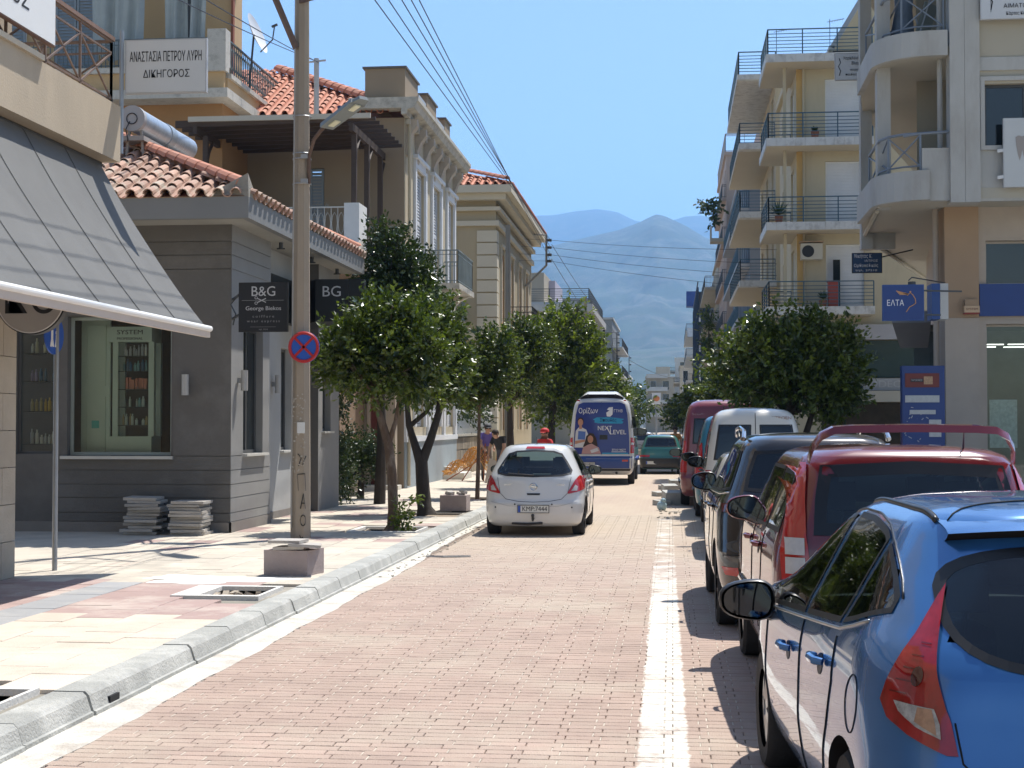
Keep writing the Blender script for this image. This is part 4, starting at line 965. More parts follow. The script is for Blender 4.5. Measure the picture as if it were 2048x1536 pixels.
z = 1.6; i = 0
while z < 9.6:
    q = MB(); q.box(-7.75, -6.94, 59.24, 59.9, z + .012, z + .46); q.build('quoin', cr2, E_); z += .5; i += 1
q = MB(); q.box(-15, -6.9, 59.2, 74.6, 5.2, 5.5); q.box(-15, -6.86, 59.16, 74.6, 9.75, 9.95); q.box(-15, -6.8, 59.1, 74.6, 10.35, 10.5); q.build('string_course', cr2, E_)
q = MB(); q.box(-15, -6.55, 58.85, 75, 10.75, 11.0); q.box(-15, -6.3, 58.6, 75.2, 11.0, 11.3); q.build('cornice', cr2, E_)
tile_field(E_, (-6.3, 58.65, 11.33), (-1, 0, 0), (0, 1, .36), [(.1, 0), (8, 0), (8, 4.6), (4.8, 4.6)], tile_m2, 150, pu=.36, pv=.42, seed=11)
tile_field(E_, (-6.32, 58.65, 11.33), (0, 1, 0), (-1, 0, .36), [(.1, 0), (16.4, 0), (11.8, 4.6), (4.6, 4.6)], tile_m2, 60, pu=.36, pv=.42, seed=12)
hip(E_, (-6.5, 58.85, 11.5), (-11, 63.3, 13.1), tile_m2, .16)
def balc(parent, x0, x1, y0, y1, z, path, style, mslab, mrail, h=.95, th=.2):
    q = MB(); q.box(x0, x1, y0, y1, z - th, z); q.build('balcony', mslab, parent); rail(path, z, h, style, mrail, parent, r=.014)
iron = M('black_iron', (.03, .03, .035), .5, .2)
balc(E_, -7.0, -5.9, 63.7, 66.8, 5.9, [(-6.98, 63.75), (-5.95, 63.75), (-5.95, 66.75), (-6.98, 66.75)], 'scroll', cr2, iron)
q = MB()
for y in (63.9, 66.2): q.prism([(0, 0), (1.0, 0), (.8, -.2), (.2, -.8), (0, -.9)], (-7.0, y, 5.69), (1, 0, 0), (0, 0, 1), (0, 1, 0), .3)
q.build('console', cr2, E_)
balc(E_, -10.6, -8.2, 58.3, 59.3, 5.9, [(-10.55, 58.35), (-8.25, 58.35), (-8.25, 59.28)], 'bars', cr2, MATS['iron_greygreen'])

# ================================================================ generic apartment blocks
def apartment(name, label, side, X, Y0, Y1, floors, st=3.0, g0=4.0, depth=1.2, wallm=None, slabm=None, railm=None, style='horiz', width=10, kind='rollw', back=None, swin=(), balconies=True, roofbox=True, srail=False, sbal=None, cat='building', openu=3.2):
    wallm = wallm or white_pl; slabm = slabm or white_pl; railm = railm or metal_dk
    s_ = 1 if side == 'L' else -1      # +1: facade normal +X
    t = thing(name, label, cat, (X - s_ * 5, (Y0 + Y1) / 2, 0)); H = g0 + st * floors
    fr = Fr(X, 0, 90) if side == 'L' else Fr(X, 0, -90)
    U = (lambda y: y) if side == 'L' else (lambda y: -y)
    u0, u1 = sorted((U(Y0), U(Y1))); holes = []; n = max(1, int((Y1 - Y0) / openu))
    for k in range(floors):
        z = g0 + st * k
        for i in range(n):
            c = u0 + (u1 - u0) * (i + .5) / n; holes.append((c - .7, c + .7, z + .05, z + 2.3, kind))
    shop = []
    for i in range(max(1, int((Y1 - Y0) / 5))):
        m_ = max(1, int((Y1 - Y0) / 5)); c = u0 + (u1 - u0) * (i + .5) / m_; shop.append((c - 1.9, c + 1.9, .3, g0 - .9, 'dark'))
    q = MB(); wallh(q, fr, u0, u1, 0, H, holes + shop, .15)
    fs = Fr(0, Y0, 0); xa, xb = sorted((X, X - s_ * width)); sh = []
    for k in range(floors):
        z = g0 + st * k
        for (a, b, kk) in swin:
            aa, bb = (X - s_ * a, X - s_ * b); aa, bb = sorted((aa, bb)); sh.append((aa, bb, z + (.05 if b - a > 1.15 or True else 1), z + 2.3, kk))
    wallh(q, fs, xa, xb, 0, H, sh, .15)
    q.quad((xa, Y0, H), (xb, Y0, H), (xb, Y1, H), (xa, Y1, H)); q.quad((xa, Y1, 0), (xb, Y1, 0), (xb, Y1, H), (xa, Y1, H)); q.build('wall', wallm, t, fix=False)
    for h_ in holes + shop: window(fr, *h_[:4], .12, t, h_[4], nv=2)
    for h_ in sh: window(fs, *h_[:4], .12, t, h_[4], nv=1)
    if balconies:
        for k in range(floors):
            z = g0 + st * k; x0, x1 = sorted((X, X + s_ * depth))
            q = MB(); q.box(x0, x1, Y0 + .3, Y1 - .3, z - .2, z + .02); q.build('balcony', slabm, t)
            xe = X + s_ * (depth - .06)
            rail([(X, Y0 + .36), (xe, Y0 + .36), (xe, Y1 - .36), (X, Y1 - .36)], z + .02, .95, style, railm, t, r=.016)
    if roofbox:
        q = MB(); x0, x1 = sorted((X - s_ * 2.5, X - s_ * 6)); q.box(x0, x1, Y0 + 1.5, Y1 - 1.5, H, H + 2.6); q.build('stair_head', wallm, t)
    q = MB(); x0, x1 = sorted((X + s_ * .15, X - s_ * width)); q.box(x0, x1, Y0 - .15, Y1 + .05, H - .02, H + .22); q.build('roof_slab', slabm, t)
    return t, H
gry = M('grey_render', (.30, .31, .33), .85, .06, .4); pk = M('pinkish_render', (.42, .33, .28), .85, .06, .4)
wall_c = M('apartment_cream', (.38, .34, .27), .88, .10, .3, dirt=(.26, .23, .19), damt=.4, stretch=(1, 1, .3)); wall_g = M('apartment_grey', (.27, .28, .28), .88, .10, .3, dirt=(.18, .18, .17), damt=.4, stretch=(1, 1, .3)); wall_w = M('apartment_white', (.50, .50, .48), .85, .10, .3, dirt=(.33, .32, .3), damt=.4, stretch=(1, 1, .3))
L5, H5 = apartment('apartment_block', 'cream three storey block with a railed roof terrace past the old houses', 'L', -7.2, 112, 134, 2, 3.1, 4.6, 1.3, wall_c, wall_w, metal_dk, 'bars', 14, swin=[(5, 6.2, 'dark')])
rail([(-18, 111.9), (-6.2, 111.9), (-6.2, 134)], H5 + .2, 1.0, 'horiz', metal_dk, L5, r=.02)
q = MB(); q.box(-21, -5.9, 111.4, 134.5, H5 - .5, H5 + .02); q.build('roof_edge', wall_w, L5)
q = MB(); q.box(-17, -9.2, 118, 126, H5 + .2, H5 + 2.4); q.build('penthouse', M('lilac_render', (.42, .40, .48), .85, .05, .4), L5)
L6, H6 = apartment('apartment_block', 'pale grey block with a blank side wall and air units behind the lamp poles', 'L', -7.0, 176, 200, 3, 3.2, 4.6, 1.2, wall_g, wall_w, metal_dk, 'horiz', 14)
L7, H7 = apartment('apartment_block', 'small white block farthest along the left side of the street', 'L', -7.0, 240, 262, 1, 3.2, 6.5, 1.2, wall_w, wall_w, metal_dk, 'horiz', 14)
L8, H8 = apartment('apartment_block', 'distant low grey block at the left side just before the mountain', 'L', -7.2, 300, 330, 1, 3.2, 5, 1.2, wall_g, wall_w, metal_dk, 'horiz', 20)
# ================================================================ RIGHT SIDE
conc_w = M('fairface_light', (.40, .40, .38), .85, .07, 1.2, .15, dirt=(.25, .23, .20), dscale=1.1, damt=.5, stretch=(1, 1, .3))
conc_s = M('soffit_beige', (.40, .38, .32), .88, .06, .8)
tanp = M('tan_pier', (.36, .25, .16), .85, .06, 1.5, .1); tanp2 = M('tan_pier_low', (.42, .36, .30), .85, .06, 1.5, .1, dirt=(.3, .26, .22), damt=.3)
blue_b = M('post_blue', (.012, .045, .19), .45, .08); post_blue2 = M('post_blue_side', (.02, .07, .24), .45, .08)
F_ = thing('post_office_building', 'pale corner block with curved balconies and a blue fascia band over the post office', 'building', (8, 34, 0))
UY = 29.0; LY = 30.2
fU = Fr(0, UY, 0); fL = Fr(0, LY, 0)
def poly_prism(pts, z0, z1):
    b = MB(); b.prism(pts, (0, 0, z0), (1, 0, 0), (0, 1, 0), (0, 0, 1), z1 - z0); return b
def arc(cx, cy, r, a0, a1, n=10): return [(cx + r * math.cos(R(a0 + (a1 - a0) * i / n)), cy + r * math.sin(R(a0 + (a1 - a0) * i / n))) for i in range(n + 1)]
# edge of the balconies: rounded corner, then running away along the street
edge = [(5.2, UY)] + arc(4.95, UY + .95, .95, -85, -180, 10) + [(4.02, 32.5), (4.3, 34.4)]
foot = edge + [(8.2, 47.5), (14, 47.5), (14, UY)]
def strip(path, z0, z1, th, mb=None):
    b = mb or MB(); P = [Vector((*p, 0)) for p in path]; O = []
    for i, p in enumerate(P):
        d = (P[min(i + 1, len(P) - 1)] - P[max(i - 1, 0)]).normalized(); O.append(p + Vector((-d.y, d.x, 0)) * -th)
    n = len(P); vs = [p + Vector((0, 0, z)) for z in (z0, z1) for q in (P, O) for p in q]
    fs = []
    for i in range(n - 1): fs += [(i, i+1, 2*n+i+1, 2*n+i), (n+i+1, n+i, 3*n+i, 3*n+i+1), (2*n+i, 2*n+i+1, 3*n+i+1, 3*n+i), (i+1, i, n+i, n+i+1)]
    fs += [(0, 2*n, 3*n, n), (n-1, 2*n-1, 4*n-1, 3*n-1)]
    return b.add(vs, fs)
poly_prism(foot, 6.08, 6.28).build('balcony_slab', conc_s, F_)
for k, z in enumerate((8.82, 11.6)):
    poly_prism(edge + [(8.2, 47.5), (14, 47.5), (14, UY + .02)], z, z + .18).build('balcony_slab', conc_s, F_)
# parapets
strip([(4.86, UY - .0)] + arc(4.95, UY + .95, .95, -95, -180, 9) + [(4.02, 32.3)], 6.06, 6.62, -.12).build('curved_parapet', conc_w, F_)
b = MB(); fbox(b, fU, 4.72, 5.24, 6.05, 7.05, -.14, .01); b.build('parapet_panel', conc_w, F_)
b = MB(); fbox(b, fU, 5.78, 14, 6.03, 7.0, -.14, -.01); b.build('parapet_panel', conc_w, F_)
for z in (8.8, 11.58):
    strip([(5.2, UY + .03)] + arc(4.95, UY + .98, .94, -95, -180, 9) + [(4.04, 32.3)], z, z + .48, -.12).build('parapet', conc_w, F_)
rm = M('blue_grey_rail', (.16, .19, .23), .5, .1)
def xrail(path, z0, h, name='railing'):
    b = MB(); P = [Vector((*p, 0)) for p in path]
    b.tube([p + Vector((0, 0, z0 + h)) for p in P], .028, 8)
    b.tube([p + Vector((0, 0, z0 + .1)) for p in P], .018, 6)
    idx = [0, len(P) // 2, len(P) - 1]
    for i in idx: b.bar(P[i] + Vector((0, 0, z0)), P[i] + Vector((0, 0, z0 + h)), .035, .035)
    for i, j in zip(idx[:-1], idx[1:]):
        b.bar(P[i] + Vector((0, 0, z0 + .1)), P[j] + Vector((0, 0, z0 + h - .03)), .024, .024); b.bar(P[j] + Vector((0, 0, z0 + .1)), P[i] + Vector((0, 0, z0 + h - .03)), .024, .024)
    return b.build(name, rm, F_)
xrail([(4.70, UY + .05), (4.40, UY + .14), (4.15, UY + .38), (4.03, UY + .75), (4.05, 31.4)], 6.62, .72)
b = MB(); b.tube([(5.22, UY + .03, 7.36), (4.70, UY + .05, 7.34), (4.40, UY + .14, 7.31)], .028, 8); b.build('handrail', rm, F_)
xrail([(5.15, UY + .08), (4.62, UY + .12), (4.40, UY + .3), (4.12, UY + .7), (4.1, 32.2)], 9.3, .78)
# big front pier pair, second pier, fins
b = MB(); fbox(b, fU, 5.23, 5.50, 6.0, 14.5, -.3, .10); fbox(b, fU, 5.505, 5.78, 6.0, 14.5, -.3, .10); b.build('front_pier', conc_w, F_)
b = MB(); b.box(4.02, 4.28, UY + .95, UY + 1.25, 6.05, 14.5); b.build('corner_pier', conc_w, F_)
b = MB(); b.box(4.20, 4.45, 34.0, 34.3, 5.72, 16); b.box(4.455, 4.95, 34.05, 34.2, 5.72, 6.9); b.build('rear_fin', conc_w, F_)
b = MB(); b.cyl((5.12, UY + .35, 6.3), (5.12, UY + .35, 14.5), .05, n=8); b.build('downpipe', conc_w, F_)
# loggia back walls, upper front walls
beu = M('upper_render', (.38, .35, .28), .88, .05, .8)
b = MB(); b.quad((4.98, 31.2, 6.28), (5.6, 31.2, 6.28), (5.6, 31.2, 14.5), (4.98, 31.2, 14.5)); b.quad((4.98, 31.2, 6.28), (6.6, 40, 6.28), (6.6, 40, 14.5), (4.98, 31.2, 14.5)); b.build('loggia_wall', beu, F_, fix=False)
b = MB(); wallh(b, fU, 5.78, 14, 7.0, 14.5, [(5.88, 7.4, 7.05, 8.25), (8.4, 10, 7.05, 8.25), (5.88, 7.4, 9.9, 11.1)], .2); b.build('upper_wall', beu, F_, fix=False)
window(fU, 5.88, 7.4, 7.05, 8.25, .15, F_, 'dark', metal_dk, 2); window(fU, 8.4, 10, 7.05, 8.25, .15, F_, 'dark', metal_dk, 2); window(fU, 5.88, 7.4, 9.9, 11.1, .15, F_, 'dark', metal_dk, 2)
b = MB(); frame_ring(b, fU, 5.80, 7.5, 6.99, 8.38, .08, .001, .05); fbox(b, fU, 5.79, 14, 8.5, 8.75, 0, .03); b.build('window_surround', conc_w, F_)
# ground floor
b = MB(); fbox(b, fL, 5.32, 5.97, 3.9, 6.08, -.6, .10); b.build('pier', tanp, F_)
b = MB(); fbox(b, fL, 5.32, 5.97, 0, 3.895, -.6, .10); b.build('pier', tanp2, F_)
b = MB(); wallh(b, fL, 5.97, 14, 0, 6.08, [(6.12, 9.0, .25, 3.78), (6.12, 9.0, 4.55, 5.42), (9.6, 13, .25, 3.78), (9.6, 13, 4.55, 5.42)], .25); b.build('shop_wall', tanp2, F_, fix=False)
b = MB(); fbox(b, fL, 5.985, 14, 3.93, 4.56, .001, .09); b.build('blue_band', blue_b, F_)
for (a, c) in ((6.12, 9.0), (9.6, 13)): window(fL, a, c, .25, 3.78, .2, F_, 'clear', M('frame_tan', (.38, .34, .29), .5, .05), 2, t=.04); window(fL, a, c, 4.55, 5.42, .2, F_, 'dark', MATS['frame_tan'], 2, t=.04)
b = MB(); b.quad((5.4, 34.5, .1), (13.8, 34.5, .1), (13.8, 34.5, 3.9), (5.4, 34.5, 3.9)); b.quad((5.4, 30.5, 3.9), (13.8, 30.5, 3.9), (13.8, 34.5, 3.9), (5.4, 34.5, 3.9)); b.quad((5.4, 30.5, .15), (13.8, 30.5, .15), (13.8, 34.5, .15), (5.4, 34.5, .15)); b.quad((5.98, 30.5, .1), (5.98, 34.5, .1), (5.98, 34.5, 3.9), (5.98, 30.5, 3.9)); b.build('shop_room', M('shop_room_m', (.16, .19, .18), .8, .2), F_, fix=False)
tube_l = emis('tube_light', (1, 1, .95), 1.6)
for i, (x, y) in enumerate(((6.25, 31.2), (6.75, 31.2), (6.3, 32.2), (6.9, 32.3))):
    b = MB(); b.box(x, x + .42, y, y + .03, 3.42, 3.44); b.build('ceiling_tube', tube_l, F_)
b = MB(); b.box(6.22, 6.75, 30.44, 30.45, 1.35, 2.3); b.build('window_poster', M('poster_pale', (.42, .50, .50), .7, .3, 14), F_)
b = MB(); b.cyl((5.2, 30.4, 0), (5.2, 30.4, 6.08), .06, n=10); b.build('drain_pipe', tanp2, F_)
b = MB(); b.quad((5.35, 30.8, 0), (6.6, 40, 0), (6.6, 40, 6.08), (5.35, 30.8, 6.08)); b.build('side_wall', tanp2, F_, fix=False)
b = MB(); b.quad((5.28, 31.0, .2), (6.3, 38.5, .2), (6.3, 38.5, 3.4), (5.28, 31.0, 3.4)); b.build('side_glass', dark_glass, F_, fix=False)
b = MB(); b.add([(4.6, 32.2, 4.2), (5.4, 32.2, 4.2), (5.6, 33.8, 4.2), (5.0, 33.8, 4.2), (4.6, 32.2, 3.95), (5.4, 32.2, 3.95), (5.6, 33.8, 3.5), (5.0, 33.8, 3.5)], [(0,1,2,3),(4,7,6,5),(0,4,5,1),(1,5,6,2),(2,6,7,3),(3,7,4,0)]); b.build('entrance_canopy', M('zinc', (.24, .25, .27), .5, .1), F_)
# soffit fillet rail
b = MB(); b.tube([(4.05, 30.3, 6.04), (4.3, 34.4, 6.04), (8.2, 47.4, 6.04)], .05, 6); b.build('gutter_pipe', conc_s, F_)
# things on the upper balcony
t = thing('covered_parasol', 'blue grey covered parasol standing on the upper right balcony', 'parasol', (4.55, 30.2, 9.0))
b = MB(); b.tube([(4.55, 30.2, 9.0), (4.55, 30.2, 9.5), (4.58, 30.2, 10.0), (4.6, 30.2, 10.6), (4.6, 30.2, 11.2)], [.26, .24, .17, .2, .08], 12); b.build('cover', M('cover_blue', (.10, .13, .17), .7, .15, 6), t, smooth=True)
b = MB(); b.cyl((4.55, 30.2, 8.99), (4.55, 30.2, 9.08), .3, n=12); b.build('base', metal_dk, t)
t = thing('folded_lounger', 'folded grey garden chair leaning behind the upper balcony rail', 'chair', (4.95, 30.0, 9.0))
b = MB(); b.bar((4.75, 30, 9.0), (5.1, 30.1, 10.1), .05, .28); b.build('seat', M('chair_grey', (.2, .22, .2), .7, .1), t)
b = MB(); b.bar((4.7, 29.95, 9.02), (5.05, 29.95, 10.15), .03, .03); b.bar((5.1, 30.2, 9.02), (4.8, 30.2, 9.9), .03, .03); b.build('frame', metal_gr, t)
# signs
def post(n, l, x0, x1, y, z0, z1, face, edge_m=None, d=.05, cat='sign'):
    return board(n, l, Fr(0, y, 0), x0, x1, z0, z1, face, edge_m or al, d, cat)
s = post('post_office_sign', 'blue hanging post office sign with a winged figure and white letters', 3.82, 4.56, 28.0, 3.70, 4.36, blue_b, post_blue2, .10)
f = Fr(0, 28.0, 0); text('ΕΛΤΑ', .15, f.P(4.05, 4.02, .106), 'S', ink_w, s, width=.30)
org_ = M('sign_orange', (.55, .28, .12), .5, .05)
b = MB()
for i in range(4): b.bar(f.P(4.06 + .02 * i, 4.245 - .022 * i, .107), f.P(4.27, 4.19 - .004 * i, .107), .006, .014)
b.tube([f.P(u, z, .107) for u, z in ((4.26, 4.16), (4.31, 4.21), (4.36, 4.17), (4.40, 4.10), (4.41, 4.02), (4.36, 3.98), (4.30, 3.95), (4.24, 3.86))], .008, 5)
b.cyl(f.P(4.315, 4.225, .104), f.P(4.315, 4.225, .112), .016, n=10); b.build('winged_figure', org_, s)
b = MB(); b.bar((4.56, 28.05, 4.26), (5.3, 28.3, 4.26), .03, .03); b.bar((4.56, 28.05, 3.82), (4.9, 28.2, 3.82), .03, .03); b.build('bracket', metal_dk, s)
b = MB(); b.cyl((4.36, 28.0, 4.362), (4.36, 28.0, 4.42), .07, n=8); b.tube([(4.3, 28, 4.44), (4.36, 28, 4.5), (5.2, 29.4, 4.52)], .012, 5); b.build('lamp', metal_dk, s)
t = thing('wall_box_sign', 'narrow box sign, blue on one side and pale on the other, beside the pier', 'sign', (4.9, 28.6, 3.7))
b = MB(); b.box(4.78, 4.93, 28.4, 28.9, 3.76, 4.42); b.build('blue_side', post_blue2, t)
b = MB(); b.box(4.935, 5.08, 28.4, 28.9, 3.76, 4.42); b.build('pale_side', M('pale_side', (.5, .5, .48), .6, .05), t)
b = MB(); b.bar((5.0, 28.9, 4.0), (5.3, 30.1, 4.0), .04, .04); b.build('bracket', metal_dk, t)
t = thing('information_totem', 'tall dark blue totem with a red panel and torn paper stickers', 'totem', (4.6, 28.6, .13))
b = MB(); b.box(4.25, 5.02, 28.5, 28.75, .13, 2.9); b.build('body', blue_b, t)
pw = M('paper_white', (.50, .50, .48), .8, .12, 20)
for nm, x0, x1, z0, z1, mm in (('red_panel', 4.30, 4.92, 2.50, 2.76, M('totem_red', (.16, .025, .02), .5, .1)), ('logo_plate', 4.64, 4.80, 2.555, 2.70, M('totem_tan', (.45, .28, .16), .5, .4, 60)), ('label_strip', 4.30, 4.92, 2.22, 2.35, pw), ('torn_sticker', 4.38, 4.85, 2.0, 2.08, pw), ('paper_notice', 4.73, 4.95, 1.58, 1.9, pw)):
    b = MB(); yy = 28.485 if nm != 'logo_plate' else 28.478; b.box(x0, x1, yy, 28.4995, z0, z1); b.build(nm, mm, t)
b = MB(); b.box(4.40, 4.63, 28.477, 28.4845, 2.60, 2.66); b.build('red_panel_text', ink, t)
text('ΤΑΧΥΔΡΟΜΕΙΟ', .05, (4.51, 28.474, 2.63), 'S', pw, t, width=.2)
b = MB(); q2 = random.Random(8)
for i in range(22): x, z = q2.uniform(4.3, 4.95), q2.uniform(1.4, 2.15); b.bar((x, 28.492, z), (x + q2.uniform(-.06, .06), 28.492, z + q2.uniform(-.05, .03)), .006, .012)
b.build('torn_scraps', pw, t)
s = board('dentist_sign', 'white dentist sign with a grey tooth projecting at the right edge', Fr(0, UY - .12, R(0)), 6.18, 7.2, 6.25, 7.55, M('sign_pale', (.48, .50, .50), .5, .04), al, .08)
b = MB(); b.prism([(0,.44),(.05,.47),(.1,.45),(.16,.47),(.21,.42),(.2,.3),(.17,.1),(.15,0),(.125,.1),(.105,.2),(.09,.1),(.065,.0),(.035,.12),(.01,.3)], (6.40, UY - .205, 6.75), (1.15, 0, 0), (0, 0, 1), (0, -1, 0), .006); b.build('tooth', M('tooth_grey', (.30, .27, .25), .6, .05), s)
b = MB(); b.bar((6.1, UY - .1, 6.45), (6.2, UY - .18, 6.45), .05, .06); b.bar((6.1, UY - .1, 6.95), (6.2, UY - .18, 6.95), .05, .06); b.build('bracket', white_pl, s)
s = board('doctor_sign', 'white doctor sign with a snake emblem at the top right corner', Fr(0, UY - .15, 0), 5.78, 7.4, 9.42, 10.4, M('sign_pale2', (.52, .54, .56), .5, .04), al, .07)
text('ΑΙΜΑΤΟΛΟΓΟΣ', .11, (6.6, UY - .23, 9.66), 'S', ink, s, width=.8); text('Κάρτες Καλαμάτα', .09, (6.55, UY - .23, 9.52), 'S', ink, s, width=.6); text('Αλεξάνδρου', .2, (6.65, UY - .23, 9.9), 'S', ink, s, width=.9)
b = MB(); b.tube([(5.97, UY - .225, 10.1), (6.0, UY - .225, 9.95), (5.94, UY - .225, 9.85), (6.0, UY - .225, 9.75), (5.97, UY - .225, 9.6)], .012, 5); b.bar((5.97, UY - .224, 10.15), (5.97, UY - .224, 9.56), .008, .012); b.build('snake_emblem', ink, s)
s = board('doctor_sign', 'white doctor sign hanging level with the top yellow balcony', Fr(0, 35.0, 0), 3.74, 4.66, 9.73, 10.36, MATS['sign_pale2'], M('grey_edge', (.3, .3, .3), .5, .1), .06)
text('Χαρίκλεια Ε. Βίγκου', .1, (4.26, 34.93, 10.24), 'S', ink, s, width=.66); text('Βλαχάκη', .1, (4.26, 34.93, 10.12), 'S', ink, s, width=.28); text('νευρολόγος', .07, (4.26, 34.93, 9.97), 'S', ink, s, width=.36); text('παιδοψυχίατρος', .07, (4.28, 34.93, 9.86), 'S', ink, s, width=.6)
b = MB(); b.tube([(3.84, 34.935, 10.24), (3.87, 34.935, 10.14), (3.82, 34.935, 10.05), (3.87, 34.935, 9.95), (3.84, 34.935, 9.84)], .01, 5); b.build('snake_emblem', ink, s)
b = MB(); b.bar((3.7, 34.97, 10.41), (4.9, 34.97, 10.41), .03, .03); b.bar((4.9, 34.97, 10.41), (5.4, 35.5, 10.41), .03, .03); b.build('bracket', metal_dk, s)
s = board('lawyer_sign', 'small dark blue office sign below the sloping soffit edge', Fr(0, 35.5, 0), 4.16, 4.85, 5.33, 5.80, M('sign_navy', (.02, .06, .14), .5, .05), black, .05)
text('Νικήτας Κ.', .12, (4.42, 35.43, 5.72), 'S', ink_w, s, width=.4); text('ΙΑΤΡΟΣ', .07, (4.60, 35.43, 5.61), 'S', ink_w, s, width=.3); text('Ορθοπεδικός', .1, (4.48, 35.43, 5.50), 'S', ink_w, s, width=.55); text('τηλ. 27210', .06, (4.48, 35.43, 5.39), 'S', ink_w, s, width=.5)
b = MB(); b.bar((4.85, 35.45, 5.7), (5.6, 35.8, 5.9), .03, .03); b.build('bracket', metal_dk, s)
t = thing('alarm_box', 'small alarm box with orange lettering high on the tan pier', 'alarm box', (5.82, 30.05, 3.95))
b = MB(); b.box(5.68, 5.94, 29.98, 30.098, 4.12, 4.25); b.build('bracket', tanp, t)
b = MB(); b.box(5.66, 5.95, 29.94, 30.098, 3.99, 4.12); b.build('box', M('alarm_cream', (.52, .36, .22), .5, .05), t)
b = MB(); b.box(5.66, 5.95, 29.938, 30.1, 3.965, 3.988); b.build('red_base', M('alarm_red', (.25, .02, .015), .4, .05), t); text('SYSTEM', .06, (5.805, 29.938, 4.055), 'S', M('alarm_ink', (.12, .03, .01), .6, 0), t, width=.22)

# ---- yellow apartment block
yel = M('yellow_render', (.50, .435, .30), .88, .06, .5, .1, dirt=(.37, .31, .22), damt=.45, dscale=.9, stretch=(1, 1, .25)); yel_s = M('yellow_soffit', (.46, .41, .32), .88, .05, .5)
tilef = M('balcony_facing', (.55, .55, .53), .6, .08, 3, dirt=(.16, .15, .14), dscale=3.2, damt=.5, objvar=.05)
railb = M('blue_green_rail', (.045, .10, .14), .5, .15)
Y_, HY = apartment('yellow_apartment_block', 'pale yellow corner apartment block with blue railed balconies on every floor', 'R', 4.4, 53.5, 62, 3, 2.93, 5.85, 1.1, yel, yel, railb, 'horiz', 9, balconies=False, roofbox=False, swin=[(.98, 2.3, 'rollw')])
ZS = [5.85, 8.78, 11.70, 14.62]
for k, z in enumerate(ZS):
    b = MB(); b.box(3.28, 6.9, 52.35, 53.5, z - .26, z); b.box(3.28, 4.4, 53.5, 56.4, z - .26, z); b.build('balcony_slab', yel_s, Y_)
    n = 11
    for i in range(n):
        x0 = 3.26 + i * .332; b = MB(); b.box(x0 + .004, x0 + .328, 52.315, 52.349, z - .25, z + .03); b.build('facing_tile', tilef, Y_)
    for i in range(9):
        y0 = 52.35 + i * .45; b = MB(); b.box(3.245, 3.279, y0 + .004, y0 + .446, z - .25, z + .03); b.build('facing_tile', tilef, Y_)
    rail([(6.88, 52.4), (3.33, 52.4), (3.33, 56.35), (4.4, 56.35)], z + .02, .88, 'horiz', railb, Y_, r=.015)
b = MB()
for z in ZS[:3]: b.box(3.9, 4.0, 53.2, 53.3, z, z + 2.66)
for z in ZS[:3]: b.cyl((4.62, 53.43, z), (4.62, 53.43, z + 2.66), .04, n=8)
b.build('downpipe', yel, Y_)
b = MB(); b.box(4.38, 4.58, 53.46, 53.54, 5.9, 14.4); b.build('corner_strip', M('ochre_strip', (.55, .36, .14), .85, .05), Y_)
b = MB(); b.add([(5.75, 53.6, 14.65), (9, 53.6, 14.65), (9, 53.6, 17.6), (7.2, 53.6, 17.6), (5.75, 53.6, 15.2), (5.75, 58, 14.65), (9, 58, 14.65), (9, 58, 17.6), (7.2, 58, 17.6), (5.75, 58, 15.2)], [(0,1,2,3,4),(9,8,7,6,5),(0,4,9,5),(1,6,7,2),(2,7,8,3),(0,5,6,1)]); b.build('penthouse', yel, Y_)
b = MB(); b.bar((5.6, 53.3, 15.05), (7.3, 53.3, 17.85), .2, .16); b.bar((5.6, 53.2, 15.05), (5.6, 58, 15.05), .2, .12); b.build('roof_edge', M('zinc_edge', (.3, .33, .36), .5, .1), Y_)
t = thing('air_conditioner', 'cream air conditioner with a round fan under the second yellow balcony', 'air conditioner', (4.85, 53.2, 7.55))
b = MB(); b.box(4.48, 5.22, 53.0, 53.45, 7.58, 8.14); b.build('casing', M('ac_cream', (.48, .45, .37), .5, .05), t)
b = MB(); b.cyl((4.72, 52.99, 7.86), (4.72, 53.02, 7.86), .21, n=20); b.build('fan', black, t)
b = MB(); b.box(4.44, 5.26, 52.95, 53.5, 8.18, 8.22); b.cyl((4.6, 53.3, 5.9), (4.6, 53.3, 7.56), .015, n=6); b.build('bracket', tanp, t)
def potted(x, y, z, label, r=.25, col=None):
    t = thing('potted_plant', label, 'plant', (x, y, z))
    b = MB(); b.tube([(x, y, z), (x, y, z + .28)], [.11, .15], 10); b.build('pot', M('terracotta', (.35, .14, .08), .8, .1), t)
    b = MB(); qq = random.Random(int(x * 100 + z * 7))
    for i in range(70):
        d = Vector((qq.uniform(-1, 1), qq.uniform(-1, 1), qq.uniform(0, 1.2))).normalized(); p = Vector((x, y, z + .3)); e = p + d * r * qq.uniform(.6, 1.3); sd_ = d.cross(Vector((0, 0, 1))).normalized() * .03
        b.add([p, (p + e) / 2 + sd_, e, (p + e) / 2 - sd_], [(0, 1, 2, 3)])
    b.build('leaves', M('leaf_pot', (.05, .09, .03), .6, .2), t, fix=False)
potted(4.95, 52.7, 11.72, 'round cactus pot on the third yellow balcony', .18)
potted(3.7, 52.7, 8.8, 'spiky dark agave pot in the corner of the second yellow balcony', .5)
potted(5.2, 52.8, 5.87, 'leafy pot on the lowest yellow balcony', .3)
t = thing('red_box', 'red plastic box standing on the lowest yellow balcony', 'box', (5.55, 52.8, 5.87)); b = MB(); b.box(5.38, 5.75, 52.7, 53.0, 5.87, 6.75); b.build('body', M('box_red', (.38, .07, .05), .5, .1), t); b = MB(); b.box(5.36, 5.77, 52.68, 53.02, 6.751, 6.80); b.build('lid', MATS['box_red'], t)
